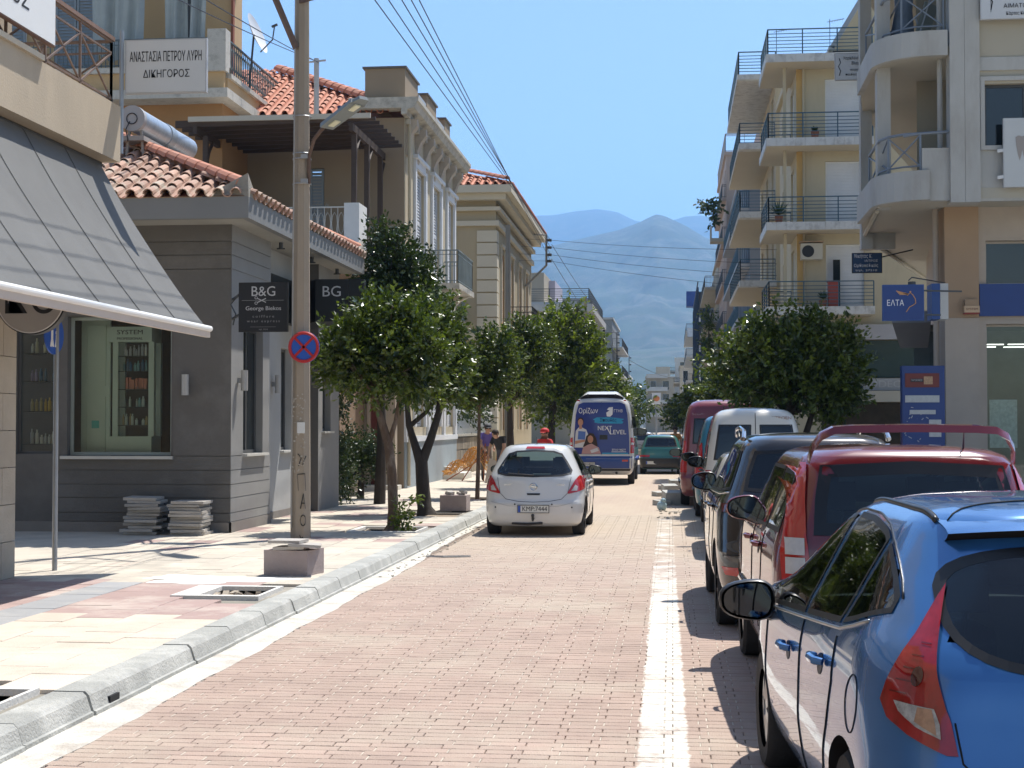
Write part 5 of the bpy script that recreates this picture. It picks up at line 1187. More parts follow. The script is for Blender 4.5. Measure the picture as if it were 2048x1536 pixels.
b = MB(); b.box(5.62, 5.86, 53.42, 53.49, 5.9, 7.6); b.build('door_gap', dark_glass, Y_)
for (x, y, z, l) in ((3.75, 54.2, 14.9, 'thin aerial near the corner of the yellow roof terrace'), (5.55, 53.4, 15.0, 'taller aerial in the middle of the yellow roof terrace')):
    t = thing('tv_aerial', l, 'aerial', (x, y, z)); b = MB(); b.bar((x, y, z - .3), (x, y, z + 1.1), .02, .02); b.build('mast', metal_dk, t); b = MB(); b.bar((x - .1, y, z + 1.0), (x + .5, y, z + 1.1), .015, .015)
    for i in range(6): b.bar((x + i * .09, y - .15, z + 1.01 + i * .016), (x + i * .09, y + .15, z + 1.01 + i * .016), .01, .01)
    b.build('antenna', metal_dk, t)
# shop on its ground floor
fY = Fr(0, 53.44, 0)
b = MB(); fbox(b, fY, 6.2, 12, 3.45, 4.75, -.0, .02); b.build('shop_glass', M('shop_green_glass', (.05, .075, .07), .08, .3, .5, spec=.8), Y_)
b = MB(); fbox(b, fY, 5.8, 12, 4.78, 5.3, 0, .3); b.build('shop_canopy', M('canopy_lilac', (.36, .36, .38), .7, .05), Y_)
b = MB(); fbox(b, fY, 6.0, 12, 3.0, 3.42, 0, .25); b.build('frieze', M('frieze_grey', (.32, .33, .34), .6, .05), Y_); text('MODECO', .34, fY.P(7.35, 3.21, .26), 'S', M('frieze_ink', (.42, .43, .44), .4, 0), Y_, width=1.7)
b = MB(); fbox(b, fY, 6.0, 12, 2.6, 2.98, 0, .6); b.build('lower_canopy', conc_s, Y_)
b = MB(); fbox(b, fY, 5.2, 12, .1, 2.58, 0, .02); b.build('shop_front', M('shop_front_dark', (.045, .035, .025), .2, .5, 2), Y_)
# ---- further blocks on the right
Z_, HZ = apartment('apartment_block', 'second yellow block with stacked balconies next to the corner block', 'R', 4.4, 64.5, 76, 4, 2.93, 5.0, 1.55, yel, yel_s, railb, 'horiz', 10, roofbox=False, swin=[(.3, 1.0, 'louv_w')])
for k in range(5): b = MB(); b.box(2.85, 4.4, 64.2, 64.82, 5.0 + 2.93 * k - .26, 5.0 + 2.93 * k); b.build('balcony_edge', tilef, Z_)
b = MB(); b.box(2.78, 4.4, 64.15, 76, HZ - .22, HZ); b.build('roof_terrace', tilef, Z_); rail([(4.4, 64.25), (2.85, 64.25), (2.85, 75.9)], HZ + .02, .95, 'horiz', railb, Z_, r=.018)
grw = M('grey_blue_wall', (.15, .17, .20), .85, .06, .4)
G2, HG = apartment('apartment_block', 'dark grey tall block with strip windows beyond the yellow blocks', 'R', 4.3, 84, 108, 4, 3.1, 4.6, .7, grw, gry, railb, 'bars', 10, openu=2.2)
P2, HP = apartment('apartment_block', 'pinkish tall block with a roof railing beyond the dark grey one', 'R', 3.95, 110, 128, 5, 3.1, 6.0, .35, pk, pk, metal_dk, 'bars', 9, openu=2.6)
rail([(8, 109.9), (3.9, 109.9), (3.9, 128)], HP + .2, 1.3, 'bars', metal_gr, P2, r=.03, sp=1.2)
Q2, HQ = apartment('apartment_block', 'cream block with plant filled balconies half hidden by the scaffold', 'R', 4.1, 129, 150, 4, 3.0, 4.6, 1.35, wall_c, wall_c, metal_dk, 'bars', 9)
# scaffold in blue steel
t = thing('scaffold', 'dark blue tube scaffold standing in front of a far right facade', 'scaffold', (2.6, 160, 0)); b = MB(); sm = M('scaffold_blue', (.02, .04, .08), .5, .1)
for y in np.arange(150, 186, 3.0):
    for x in (2.55, 3.5): b.bar((x, y, 0), (x, y, 15.5), .16, .16)
    for z in (3, 6, 9, 12, 15): b.bar((2.55, y, z), (3.5, y, z), .12, .12)
b.build('standard', sm, t); b = MB()
for z in (3, 6, 9, 12, 15): b.box(2.55, 3.5, 150, 184, z - .1, z); b.bar((2.55, 150, z + 1), (2.55, 184, z + 1), .1, .1)
b.build('deck', sm, t)
R2, HR = apartment('apartment_block', 'grey block behind the blue scaffold on the far right', 'R', 4.2, 151, 186, 4, 3.0, 4.0, .5, wall_g, wall_w, metal_dk, 'bars', 9)
S2, HS = apartment('apartment_block', 'pale block with a blue roof terrace tarpaulin far down the right side', 'R', 3.4, 200, 240, 4, 3.3, 4.4, 1.6, wall_w, wall_w, metal_dk, 'bars', 9, swin=[(1, 2.6, 'dark'), (4, 5.6, 'dark')])
b = MB(); b.box(1.9, 3.3, 203, 206, HS + .2, HS + 2.2); b.build('blue_tarpaulin', M('tarp_blue', (.03, .07, .25), .6, .3, 1), S2)
s = board('pharmacy_sign', 'small blue framed sign jutting from the far right pale block', Fr(0, 199, 0), 1.95, 2.9, 13.4, 14.6, M('sign_far_white', (.5, .55, .6), .5, .2, 3), sm, .3)
s = board('shop_sign', 'pale sign with a red arch emblem far down the right side', Fr(0, 190, 0), 2.6, 4.2, 10.2, 12.6, M('sign_far_pale', (.45, .46, .5), .5, .1), al, .3)
b = MB(); f = Fr(0, 190, 0); b.tube([f.P(u, z, .34) for u, z in ((2.85, 10.7), (2.85, 11.4), (3.1, 11.9), (3.6, 12.0), (4.0, 11.9))], .1, 6); fbox(b, f, 2.85, 4.0, 10.6, 10.95, .31, .36); b.build('red_arch', M('sign_far_red', (.4, .05, .04), .5, .1), s)
s = board('shell_sign', 'white box sign with an orange roundel over the far end of the street', Fr(0, 262, 0), -3.6, -2.0, 5.4, 7.4, M('sign_white_far', (.6, .6, .6), .5, .05), al, .3)
b = MB(); b.ball((-2.8, 261.6, 6.4), .6, 12, 8, (1, .3, .8)); b.build('orange_emblem', M('far_orange', (.5, .16, .04), .5, .1), s, smooth=True)
b = MB(); b.bar((-2.8, 262.2, 0), (-2.8, 262.2, 5.4), .3, .3); b.build('post', metal_gr, s)
X2, HX = apartment('apartment_block', 'grey cream block with long balconies closing the street on its left half', 'R', -6.6, 372, 392, 3, 3.2, 4.0, 1.6, wall_c, wall_w, metal_dk, 'bars', 7.2, swin=[(1.2, 2.6, 'dark'), (4.2, 5.8, 'dark')])
for k in range(4): b = MB(); b.box(-6.4, -1.2, 370.2, 372, 4 + 3.2 * k - .25, 4 + 3.2 * k + .75); b.build('front_balcony', wall_w, X2)
X3, HX3 = apartment('apartment_block', 'taller white block closing the street beside the cream one', 'R', .7, 385, 405, 4, 3.2, 6.0, 1.6, wall_w, wall_w, metal_dk, 'bars', 9, swin=[(1.2, 2.6, 'dark'), (4.2, 5.8, 'dark')])
X4, HX4 = apartment('apartment_block', 'narrow beige block at the right foot of the street end', 'R', 1.4, 290, 315, 3, 3.0, 4.0, 1.2, wall_c, wall_c, metal_dk, 'bars', 8, swin=[(.6, 1.6, 'dark'), (3.2, 4.6, 'dark')])
X5, HX5 = apartment('apartment_block', 'small brownish block on the left side of the street end', 'L', -12.2, 340, 360, 3, 3.0, 4.0, 1.2, tan, wall_c, metal_dk, 'bars', 10, swin=[(.6, 1.6, 'dark'), (3.2, 4.6, 'dark')])
# ================================================================ TREES
def leaf_mat(name, col, tr=.22):
    m = bpy.data.materials.new(name); m.use_nodes = True; nt = m.node_tree; N = nt.nodes; Lk = nt.links; b = N['Principled BSDF']
    at = N.new('ShaderNodeAttribute'); at.attribute_name = 'tone'; at.attribute_type = 'GEOMETRY'
    mc = N.new('ShaderNodeMix'); mc.data_type = 'RGBA'; mc.inputs['A'].default_value = (col[0] * .40, col[1] * .48, col[2] * .5, 1); mc.inputs['B'].default_value = (col[0] * 2.4, col[1] * 1.9, col[2] * 1.2, 1)
    Lk.new(at.outputs['Fac'], mc.inputs['Factor']); Lk.new(mc.outputs['Result'], b.inputs['Base Color'])
    b.inputs['Roughness'].default_value = .32; b.inputs['Specular IOR Level'].default_value = .6
    t = N.new('ShaderNodeBsdfTranslucent'); sc = N.new('ShaderNodeVectorMath'); sc.operation = 'MULTIPLY'; sc.inputs[1].default_value = (1.5, 1.7, .6); Lk.new(mc.outputs['Result'], sc.inputs[0]); Lk.new(sc.outputs[0], t.inputs[0])
    mx = N.new('ShaderNodeMixShader'); mx.inputs[0].default_value = tr; Lk.new(b.outputs[0], mx.inputs[1]); Lk.new(t.outputs[0], mx.inputs[2]); Lk.new(mx.outputs[0], N['Material Output'].inputs[0]); return m
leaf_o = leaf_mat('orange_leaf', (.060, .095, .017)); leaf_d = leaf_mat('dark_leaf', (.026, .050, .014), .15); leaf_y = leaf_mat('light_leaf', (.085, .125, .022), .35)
bark = M('bark', (.115, .075, .05), .95, .25, 9, .8, 60, dirt=(.30, .25, .20), dscale=7, damt=.5, stretch=(1, 1, .4)); bark_d = M('bark_dark', (.05, .04, .032), .95, .3, 9, .8, 60, stretch=(1, 1, .4))
def leaves(blobs, n, size, seed, shell=.55, sprig=9, droop=.25):
    rg = np.random.default_rng(seed); vol = np.array([b[1][0] * b[1][1] * b[1][2] for b in blobs]) ** .75; vol /= vol.sum()
    ns = n // sprig; bi = rg.choice(len(blobs), ns, p=vol)
    d = rg.normal(size=(ns, 3)); d /= np.linalg.norm(d, axis=1)[:, None]
    r = (shell + (1.08 - shell) * rg.random(ns) ** .7)
    C = np.array([blobs[i][0] for i in bi]); S = np.array([blobs[i][1] for i in bi])
    lump = 1 + .20 * np.sin(d[:, 0] * 8 + C[:, 0] * 3) * np.cos(d[:, 2] * 7 + C[:, 2]) + .13 * np.sin(d[:, 1] * 13 + d[:, 0] * 9 + d[:, 2] * 7)
    P = C + d * S * (r * lump)[:, None]
    out = d.copy(); out[:, 2] += .35; out /= np.linalg.norm(out, axis=1)[:, None]
    # leaves along each twig
    P = np.repeat(P, sprig, 0); O = np.repeat(out, sprig, 0); tone = np.repeat(rg.random(ns), sprig)
    N_ = len(P); k = np.tile(np.arange(sprig), ns) / sprig
    P = P + O * ((k - .4) * size * 2.6)[:, None] + rg.normal(size=(N_, 3)) * size * .28
    ax = O + rg.normal(size=(N_, 3)) * .75; ax[:, 2] -= droop; ax /= np.linalg.norm(ax, axis=1)[:, None]
    sd_ = np.cross(ax, rg.normal(size=(N_, 3))); sd_ /= np.linalg.norm(sd_, axis=1)[:, None]
    nn = np.cross(ax, sd_); L = size * rg.uniform(.5, 1.35, N_)[:, None]; Wd = L * .27
    v0 = P; v1 = P + ax * L * .5 + sd_ * Wd + nn * L * .06; v2 = P + ax * L; v3 = P + ax * L * .5 - sd_ * Wd + nn * L * .06
    V = np.stack([v0, v1, v2, v3], 1).reshape(-1, 3); tone = np.clip(tone * .65 + rg.random(N_) * .4 - .05, 0, 1)
    return V, np.repeat(tone, 4)
def leaf_obj(name, blobs, n, size, m, parent, seed, **k):
    V, tone = leaves(blobs, n, size, seed, **k); org = ORG[parent.name] if parent is not None else Vector((0, 0, 0)); V = V - np.array(org)
    nl = len(V) // 4; F = np.arange(nl * 4).reshape(-1, 4); F = np.concatenate([F[:, [0, 1, 2]], F[:, [0, 2, 3]]]); 
    me = bpy.data.meshes.new(name); me.from_pydata(V.tolist(), [], F.tolist()); me.materials.append(m)
    a = me.attributes.new('tone', 'FLOAT', 'POINT'); a.data.foreach_set('value', tone.astype(np.float32)); me.update()
    return link(name, me, parent)
def tree(name, label, base, stems, blobs, n, size=.085, m=None, bk=None, seed=1, cat='tree', group=None, inner=True, **k):
    t = thing(name, label, cat, base, group); b = MB()
    for pts, rr_ in stems:
        P = [Vector(base) + Vector(p) for p in pts]; b.tube(P, rr_, 9)
    b.build('trunk', bk or bark, t, smooth=True)
    B_ = [((base[0] + c[0], base[1] + c[1], base[2] + c[2]), s) for c, s in blobs]
    b = MB(); q = random.Random(seed); top = Vector(base) + Vector(stems[0][0][-1])
    for c, s in B_:
        for _ in range(5):
            e = Vector(c) + Vector((q.uniform(-1, 1) * s[0], q.uniform(-1, 1) * s[1], q.uniform(-.3, 1) * s[2])) * .75; mid = (top + e) / 2 + Vector((q.uniform(-.1, .1), q.uniform(-.1, .1), .08))
            b.tube([top, mid, e], [.028, .016, .005], 5)
    b.build('limb', bk or bark, t, fix=False)
    leaf_obj('crown', B_, n, size, m or leaf_o, t, seed, **k)
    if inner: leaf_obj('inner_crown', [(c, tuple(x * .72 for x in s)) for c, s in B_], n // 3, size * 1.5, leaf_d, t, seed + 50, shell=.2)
    return t
OG = 'orange trees along the left pavement'
tree('orange_tree', 'nearest orange tree with a leaning slim trunk just past the concrete pole', (-4.42, 23.45, .1),
     [([(0, 0, 0), (.03, 0, .12), (.02, 0, .35), (.0, 0, .9), (-.06, 0, 1.4), (-.2, 0, 1.85), (-.3, 0, 2.2)], [.15, .11, .085, .078, .075, .06, .04]), ([(-.07, 0, 1.35), (.05, .02, 1.75), (.1, 0, 2.1)], [.05, .035, .02])],
     [((-.35, 0, 2.75), (.85, .8, .65)), ((-.72, -.1, 2.85), (.5, .5, .5)), ((.3, .1, 2.6), (.6, .6, .6)), ((-.3, 0, 3.3), (.55, .55, .5)), ((.05, 0, 3.4), (.35, .4, .35)), ((.45, 0, 2.95), (.45, .5, .5))], 10500, .092, leaf_o, seed=1, group=OG)
tree('orange_tree', 'second orange tree whose dark trunk forks low in a wide Y', (-4.62, 27.9, .1),
     [([(0.02, 0, 0), (-.02, 0, .15), (-.05, 0, .5), (-.08, 0, 1.0), (-.18, 0, 1.25), (-.32, 0, 1.7), (-.36, 0, 2.1)], [.21, .14, .13, .12, .08, .06, .045]), ([(-.07, 0, 1.0), (.1, 0, 1.45), (.25, .03, 1.95), (.3, 0, 2.4)], [.10, .08, .065, .05]), ([(-.3, 0, 1.68), (.02, .03, 1.95), (.15, 0, 2.2)], [.05, .04, .03])],
     [((.1, 0, 2.9), (.75, .8, .75)), ((.42, 0, 2.7), (.5, .6, .6)), ((-.35, 0, 2.85), (.7, .7, .65)), ((.05, 0, 3.7), (.6, .6, .55)), ((.3, 0, 3.4), (.5, .5, .5))], 10000, .09, leaf_o, bark_d, seed=2, group=OG)
tree('tall_dark_tree', 'taller dark leaved tree rising in front of the pergola', (-6.15, 31.2, .1),
     [([(0, 0, 0), (.05, 0, 1.5), (0, 0, 3), (.1, 0, 4.5)], [.13, .1, .08, .05])],
     [((.3, 0, 5.25), (.65, .6, .65)), ((.1, 0, 4.8), (.75, .7, .6)), ((.75, 0, 4.9), (.5, .6, .6)), ((.4, 0, 4.2), (.9, .8, .7)), ((.9, 0, 4.2), (.6, .6, .6)), ((.0, 0, 5.75), (.35, .35, .3))], 9500, .095, leaf_d, bark_d, seed=3)
tree('orange_tree', 'third orange tree on a thin straight stem behind the pink planter', (-4.45, 34.1, .1),
     [([(0, 0, 0), (.03, 0, 1.0), (.05, 0, 2.1)], [.055, .045, .035])],
     [((.0, 0, 2.7), (.7, .7, .62)), ((.45, 0, 2.9), (.6, .6, .6)), ((.4, 0, 3.5), (.5, .5, .45)), ((-.35, 0, 2.6), (.5, .5, .45))], 7000, .095, leaf_o, seed=4, group=OG)
tree('orange_tree', 'fourth orange tree half hidden behind the third thin stemmed one', (-4.3, 39.8, .1),
     [([(0, 0, 0), (.0, 0, 1.2), (-.02, 0, 2.2)], [.12, .10, .07])],
     [((.1, 0, 3.2), (.85, .8, .8)), ((.6, 0, 3.6), (.65, .6, .7)), ((-.4, 0, 3.0), (.6, .6, .6)), ((.3, 0, 4.1), (.55, .5, .5))], 7000, .10, leaf_o, bark_d, seed=5, group=OG)
tree('leafy_tree', 'bright leafy tree rising above the white hatchback near the cream house', (-4.2, 52, .1),
     [([(0, 0, 0), (.0, 0, 1.5), (.1, 0, 3.0)], [.18, .14, .1])],
     [((.3, 0, 4.4), (1.4, 1.2, 1.1)), ((.5, 0, 5.1), (1.0, 1, .9)), ((1.1, 0, 3.6), (1.0, 1, 1.1)), ((-.5, 0, 3.6), (1.2, 1, 1.2)), ((1.3, 0, 4.4), (.6, .6, .6)), ((.2, 0, 2.6), (1.3, 1, 1))], 11000, .14, leaf_y, bark_d, seed=6)
tree('leafy_tree', 'green tree directly behind the left flank of the minibus', (-3.6, 62, .1),
     [([(0, 0, 0), (0, 0, 1.6), (0, 0, 2.4)], [.16, .13, .1])],
     [((0, 0, 3.2), (1.4, 1.1, 1.2)), ((.7, 0, 3.0), (1.0, 1, 1.1)), ((-.9, 0, 3.2), (1.0, 1, 1))], 8000, .15, leaf_o, bark_d, seed=7)
OR = 'orange trees along the right pavement'
tree('orange_tree', 'large dark crowned orange tree on the right above the parked white van', (2.5, 30.5, .1),
     [([(0, 0, 0), (-.05, 0, 1.0), (-.2, 0, 1.9)], [.17, .14, .1]), ([(-.05, 0, 1.0), (.15, 0, 1.5), (.3, 0, 2.0)], [.1, .07, .05])],
     [((-.9, 0, 2.9), (.95, .9, .75)), ((-.1, 0, 3.1), (1.0, .95, .85)), ((.6, 0, 2.9), (.8, .8, .85)), ((-.2, 0, 2.5), (1.3, 1, .6)), ((.2, 0, 3.6), (.6, .6, .45)), ((-.7, 0, 3.5), (.5, .5, .45)), ((1.05, 0, 3.55), (.28, .25, .28)), ((.75, 0, 2.2), (.6, .6, .5))], 15000, .105, leaf_o, bark_d, seed=8, group=OR)
tree('orange_tree', 'smaller orange tree lower and farther behind the large right crown', (2.6, 45, .1),
     [([(0, 0, 0), (0, 0, 1.2), (-.1, 0, 2.0)], [.13, .11, .08])],
     [((-.9, 0, 2.6), (.95, .9, .85)), ((-.2, 0, 2.9), (.9, .9, .8)), ((-.7, 0, 3.2), (.5, .5, .4))], 6500, .12, leaf_o, bark_d, seed=9, group=OR)
tree('orange_tree', 'third orange tree of the right row, behind the red van', (2.7, 64, .1),
     [([(0, 0, 0), (0, 0, 1.2), (-.1, 0, 2.0)], [.13, .11, .08])],
     [((-1.2, 0, 2.7), (1.2, 1, .9)), ((-.2, 0, 2.9), (1.1, .9, .8))], 4500, .16, leaf_o, bark_d, seed=10, group=OR)
tree('orange_tree', 'last small tree of the right row near the street end', (2.6, 120, .1),
     [([(0, 0, 0), (0, 0, 1.5)], [.15, .1])], [((-1.4, 0, 2.6), (2.0, 1.5, 1.3)), ((-.3, 0, 3), (1.4, 1.2, 1.2))], 3500, .28, leaf_o, bark_d, seed=11, group=OR)
tree('street_tree', 'distant round tree beside the far left poles', (-4.4, 84, .1),
     [([(0, 0, 0), (0, 0, 2.0)], [.2, .15])], [((0, 0, 3.4), (1.7, 1.5, 1.6)), ((.6, 0, 2.8), (1.3, 1.2, 1.2))], 5500, .2, leaf_y, bark_d, seed=12)
# far small trees at the street end
for i, (x, y, l) in enumerate(((3.0, 170, 'far tree on the right just before the scaffold block'), (-4.6, 150, 'far tree on the left below the thin metal pole'), (2.0, 250, 'tiny tree at the right foot of the closing white block'))):
    tree('street_tree', l, (x, y, .1), [([(0, 0, 0), (0, 0, 2.0)], [.2, .15])], [((0, 0, 3.6), (2.3, 2, 2.0))], 2200, .4, leaf_o, bark_d, seed=20 + i, inner=False)
# ivy, bush, basal shoots
t = thing('climbing_ivy', 'dark ivy climbing the wall end right after the salon', 'ivy', (-6.95, 31, .1)); leaf_obj('leaves', [((-7.0, 31.0, 1.2), (.35, .5, 1.2)), ((-7.0, 31.0, 2.6), (.35, .5, 1.1)), ((-7.05, 31.0, 3.9), (.4, .5, .8)), ((-6.9, 31.2, .7), (.3, .4, .6)), ((-6.6, 31, 4.3), (.8, .6, .35))], 8000, .08, leaf_d, t, 31, shell=.1)
b = MB(); b.tube([(-7.1, 31.1, .1), (-7.0, 31.0, 1.5), (-7.1, 31.0, 3.6), (-6.8, 31.0, 4.2)], .05, 6); b.build('stem', bark_d, t)
t = thing('bush', 'dark rounded bush on a short stem beside the salon end', 'bush', (-6.9, 33.4, .1)); leaf_obj('leaves', [((-6.95, 33.2, 1.25), (.6, .5, .45)), ((-7.3, 33.2, 1.0), (.5, .5, .5)), ((-6.6, 33.2, 1.0), (.3, .4, .4)), ((-7.35, 33.3, .7), (.4, .4, .35))], 5500, .085, leaf_d, t, 33, shell=.2)
b = MB(); b.tube([(-7.0, 33.3, .1), (-6.98, 33.3, .5), (-7.0, 33.2, 1.0)], [.09, .07, .05], 8); b.build('stem', bark_d, t)
t = thing('basal_shoots', 'tuft of young leaves sprouting at the foot of the nearest orange tree', 'shoots', (-4.28, 23.3, .12)); leaf_obj('leaves', [((-4.28, 23.3, .38), (.11, .1, .26)), ((-4.2, 23.3, .2), (.1, .1, .12))], 330, .075, leaf_o, t, 35, shell=.1)
b = MB(); b.tube([(-4.3, 23.35, .12), (-4.27, 23.3, .6)], .008, 5); b.tube([(-4.25, 23.3, .3), (-4.05, 23.3, .62), (-3.98, 23.3, .7)], .006, 5); b.build('stem', bark, t)
leaf_obj('leaves', [((-4.02, 23.3, .62), (.08, .06, .12))], 40, .08, leaf_o, t, 36, shell=.1)
t = thing('garden_shrub', 'dark garden foliage hanging over the rubble stone wall', 'shrub', (-7.6, 54, 1.5)); leaf_obj('leaves', [((-7.5, 53, 2.2), (.6, 2.5, .8)), ((-7.4, 56, 2.6), (.6, 2, 1.0)), ((-7.5, 50, 2.3), (.5, 1.6, .8))], 5000, .14, leaf_d, t, 37, shell=.2)
b = MB(); b.tube([(-7.8, 54, .2), (-7.6, 54, 1.8)], .06, 6); b.build('stem', bark_d, t)
t = thing('creeper', 'green creeper hanging from a far right balcony', 'creeper', (3.2, 128.5, 9)); leaf_obj('leaves', [((3.1, 128.3, 10.6), (.6, .4, 1.2)), ((2.9, 128.3, 8.9), (.5, .4, 1.0)), ((3.2, 128.3, 7.8), (.5, .4, .6))], 900, .3, leaf_o, t, 41, shell=.1)
b = MB(); b.tube([(3.4, 128.6, 11.6), (3.1, 128.4, 10), (3.0, 128.3, 8)], .05, 5); b.build('stem', bark_d, t)
t = thing('potted_palm', 'umbrella leaved plant with red flowers on a high far balcony', 'plant', (2.8, 109, 17)); leaf_obj('leaves', [((2.75, 109, 17.7), (.8, .5, .35)), ((3.0, 109, 16.9), (.4, .4, .5))], 350, .35, leaf_d, t, 43, shell=.2); b = MB(); b.tube([(3.1, 109, 16), (2.9, 109, 17.6)], .05, 5); b.build('stem', bark_d, t)
b = MB(); b.box(2.75, 3.95, 108.6, 110.2, 15.0, 15.25); b.box(2.75, 2.85, 108.6, 110.2, 15.25, 16.1); b.build('balcony_box', wall_c, t)

# ================================================================ STREET FURNITURE
# concrete utility pole
pc = M('pole_concrete', (.32, .265, .20), .92, .12, 3, .4, 60, dirt=(.30, .24, .18), dscale=2.2, damt=.5, stretch=(1, 1, .35))
UP = thing('utility_pole', 'tall octagonal concrete utility pole with graffiti and a street lamp arm', 'utility pole', (-5.43, 21.6, .13))
b = MB(); n = 8; vs = []
for z, r in ((.1, .152), (1.2, .143), (4, .122), (7, .105), (11, .088)):
    for i in range(n):
        a = math.pi / 8 + i * math.pi / 4 + R(8); vs.append((-5.43 + r * math.cos(a) * 1.02, 21.6 + r * math.sin(a), z))
b.add(vs, [(j*n + i, j*n + (i+1) % n, (j+1)*n + (i+1) % n, (j+1)*n + i) for j in range(4) for i in range(n)] + [tuple(range(4*n, 5*n))]); b.build('shaft', pc, UP)
gi = M('graffiti_ink', (.04, .035, .03), .8, .3, 20)
def strokes(S, w_=.012, yy=21.462):
    b = MB()
    for s_ in S:
        for p, q_ in zip(s_[:-1], s_[1:]): b.bar((p[0], yy, p[1]), (q_[0], yy, q_[1]), .004, w_)
    return b
gx = -5.39
for S_ in [[(gx - .04, .84), (gx - .055, 1.08), (gx + .055, 1.09), (gx + .07, .84)], [(gx - .01, .58), (gx + .035, .80), (gx + .065, .58), (gx + .055, .66), (gx + .005, .66)],
         [(gx + .03 + .04 * math.cos(a), .41 + .08 * math.sin(a)) for a in np.linspace(0, 6.28, 11)], [(gx - .02, .2), (gx + .0, .14), (gx + .03, .17)], [(gx-.04,1.2),(gx,1.32),(gx-.05,1.38)], [(gx+.02,1.22),(gx+.07,1.35)]]: strokes([S_], .014, 21.463).build('graffiti', gi, UP)
b = MB(); qq = random.Random(77)
for i in range(60): x, z = qq.uniform(-5.52, -5.33), qq.uniform(1.1, 2.25); b.obox((x, 21.462, z), (qq.uniform(.006, .03), .004, qq.uniform(.006, .03)), 0, 0, qq.uniform(0, 3))
b.build('paper_scraps', M('old_paper', (.42, .38, .32), .9, .2, 30), UP)['kind'] = 'stuff'
b = MB(); b.box(-5.45, -5.34, 21.452, 21.464, 1.68, 1.84); b.build('notice', M('notice_white', (.62, .62, .60), .8, .1, 60), UP)
rust = M('rusty_arm', (.11, .065, .045), .6, .3, 12)
b = MB(); b.tube([(-5.31, 21.55, 5.35), (-5.30, 21.5, 5.75), (-5.2, 21.4, 5.98), (-5.0, 21.25, 6.15), (-4.78, 21.1, 6.27)], .028, 8); b.build('lamp_arm', rust, UP)
b = MB()
for z in (5.35, 5.72, 5.80, 6.35, 2.95): b.tube([(-5.43 + .135 * math.cos(a), 21.6 + .135 * math.sin(a), z) for a in np.linspace(0, 6.28, 13)], .009, 5)
b.obox((-5.36, 21.46, 5.38), (.1, .04, .06)); b.obox((-5.36, 21.46, 5.74), (.1, .04, .06)); b.build('clamp', metal_gr, UP)
t = b = MB(); A0, A1 = Vector((-4.98, 21.25, 6.10)), Vector((-4.32, 20.8, 6.42)); d = (A1 - A0).normalized(); sdv = d.cross(Vector((0, 0, 1))).normalized(); upv = sdv.cross(d)
LH = MB(); 
for (t0, t1, w0, w1, h_) in ((0, .72, .17, .20, .07), (.68, .84, .19, .12, .055)):
    P = []
    for tt, ww in ((t0, w0), (t1, w1)):
        c = A0 + d * tt
        for sx, sz in ((-1, 0), (1, 0), (.8, 1), (-.8, 1)): P.append(c + sdv * ww * sx * .75 + upv * h_ * sz)
    LH.add(P, [(3,2,1,0),(4,5,6,7),(0,1,5,4),(1,2,6,5),(2,3,7,6),(3,0,4,7)])
lh = LH.build('lamp_head', M('lamp_head_grey', (.20, .22, .22), .5, .08), UP)
b = MB()
for tt in (.17, .62): c = A0 + d * tt - upv * .012; b.obox(c, (.16, .1, .02), math.atan2(d.y, d.x), 0, -.35)
b.build('led_panel', M('led_yellow', (.7, .68, .5), .3, .05), lh)
b = MB(); c = A0 + d * .35 + upv * .11; b.cyl(c - upv * .04, c + upv * .06, .03, n=8); b.build('photo_cell', M('cell_blue', (.03, .03, .10), .4, .05), lh)
b = MB(); b.bar((-5.50, 21.5, 7.35), (-5.86, 21.2, 8.3), .07, .07); b.bar((-5.45, 21.5, 8.06), (-4.5, 21.0, 8.10), .03, .09); b.build('cross_brace', rust, UP)
b = MB(); b.tube([(-5.54, 21.48, .3), (-5.53, 21.48, 4), (-5.50, 21.48, 9)], .012, 5); b.build('earth_cable', M('pale_cable', (.3, .28, .25), .6, .1), UP)
# no-stopping sign
t = thing('no_stopping_sign', 'round red and blue no stopping sign strapped to the concrete pole', 'traffic sign', (-5.34, 21.42, 2.7))
sb = M('sign_blue', (.02, .09, .42), .4, .05); sr = M('sign_red', (.42, .02, .02), .4, .05)
b = MB(); b.cyl((-5.34, 21.39, 2.935), (-5.34, 21.41, 2.935), .232, n=40); b.build('disc', sb, t)
b = MB(); b.tube([(-5.34 + .207 * math.cos(a), 21.386, 2.935 + .207 * math.sin(a)) for a in np.linspace(0, 2 * math.pi, 41)], .024, 6)
for s_ in (-1, 1): b.bar((-5.34 - .14, 21.383, 2.935 - .14 * s_), (-5.34 + .14, 21.383, 2.935 + .14 * s_), .01, .035)
b.build('red_ring', sr, t); b = MB(); b.box(-5.42, -5.26, 21.412, 21.47, 2.9, 2.97); b.build('bracket', metal_gr, t)
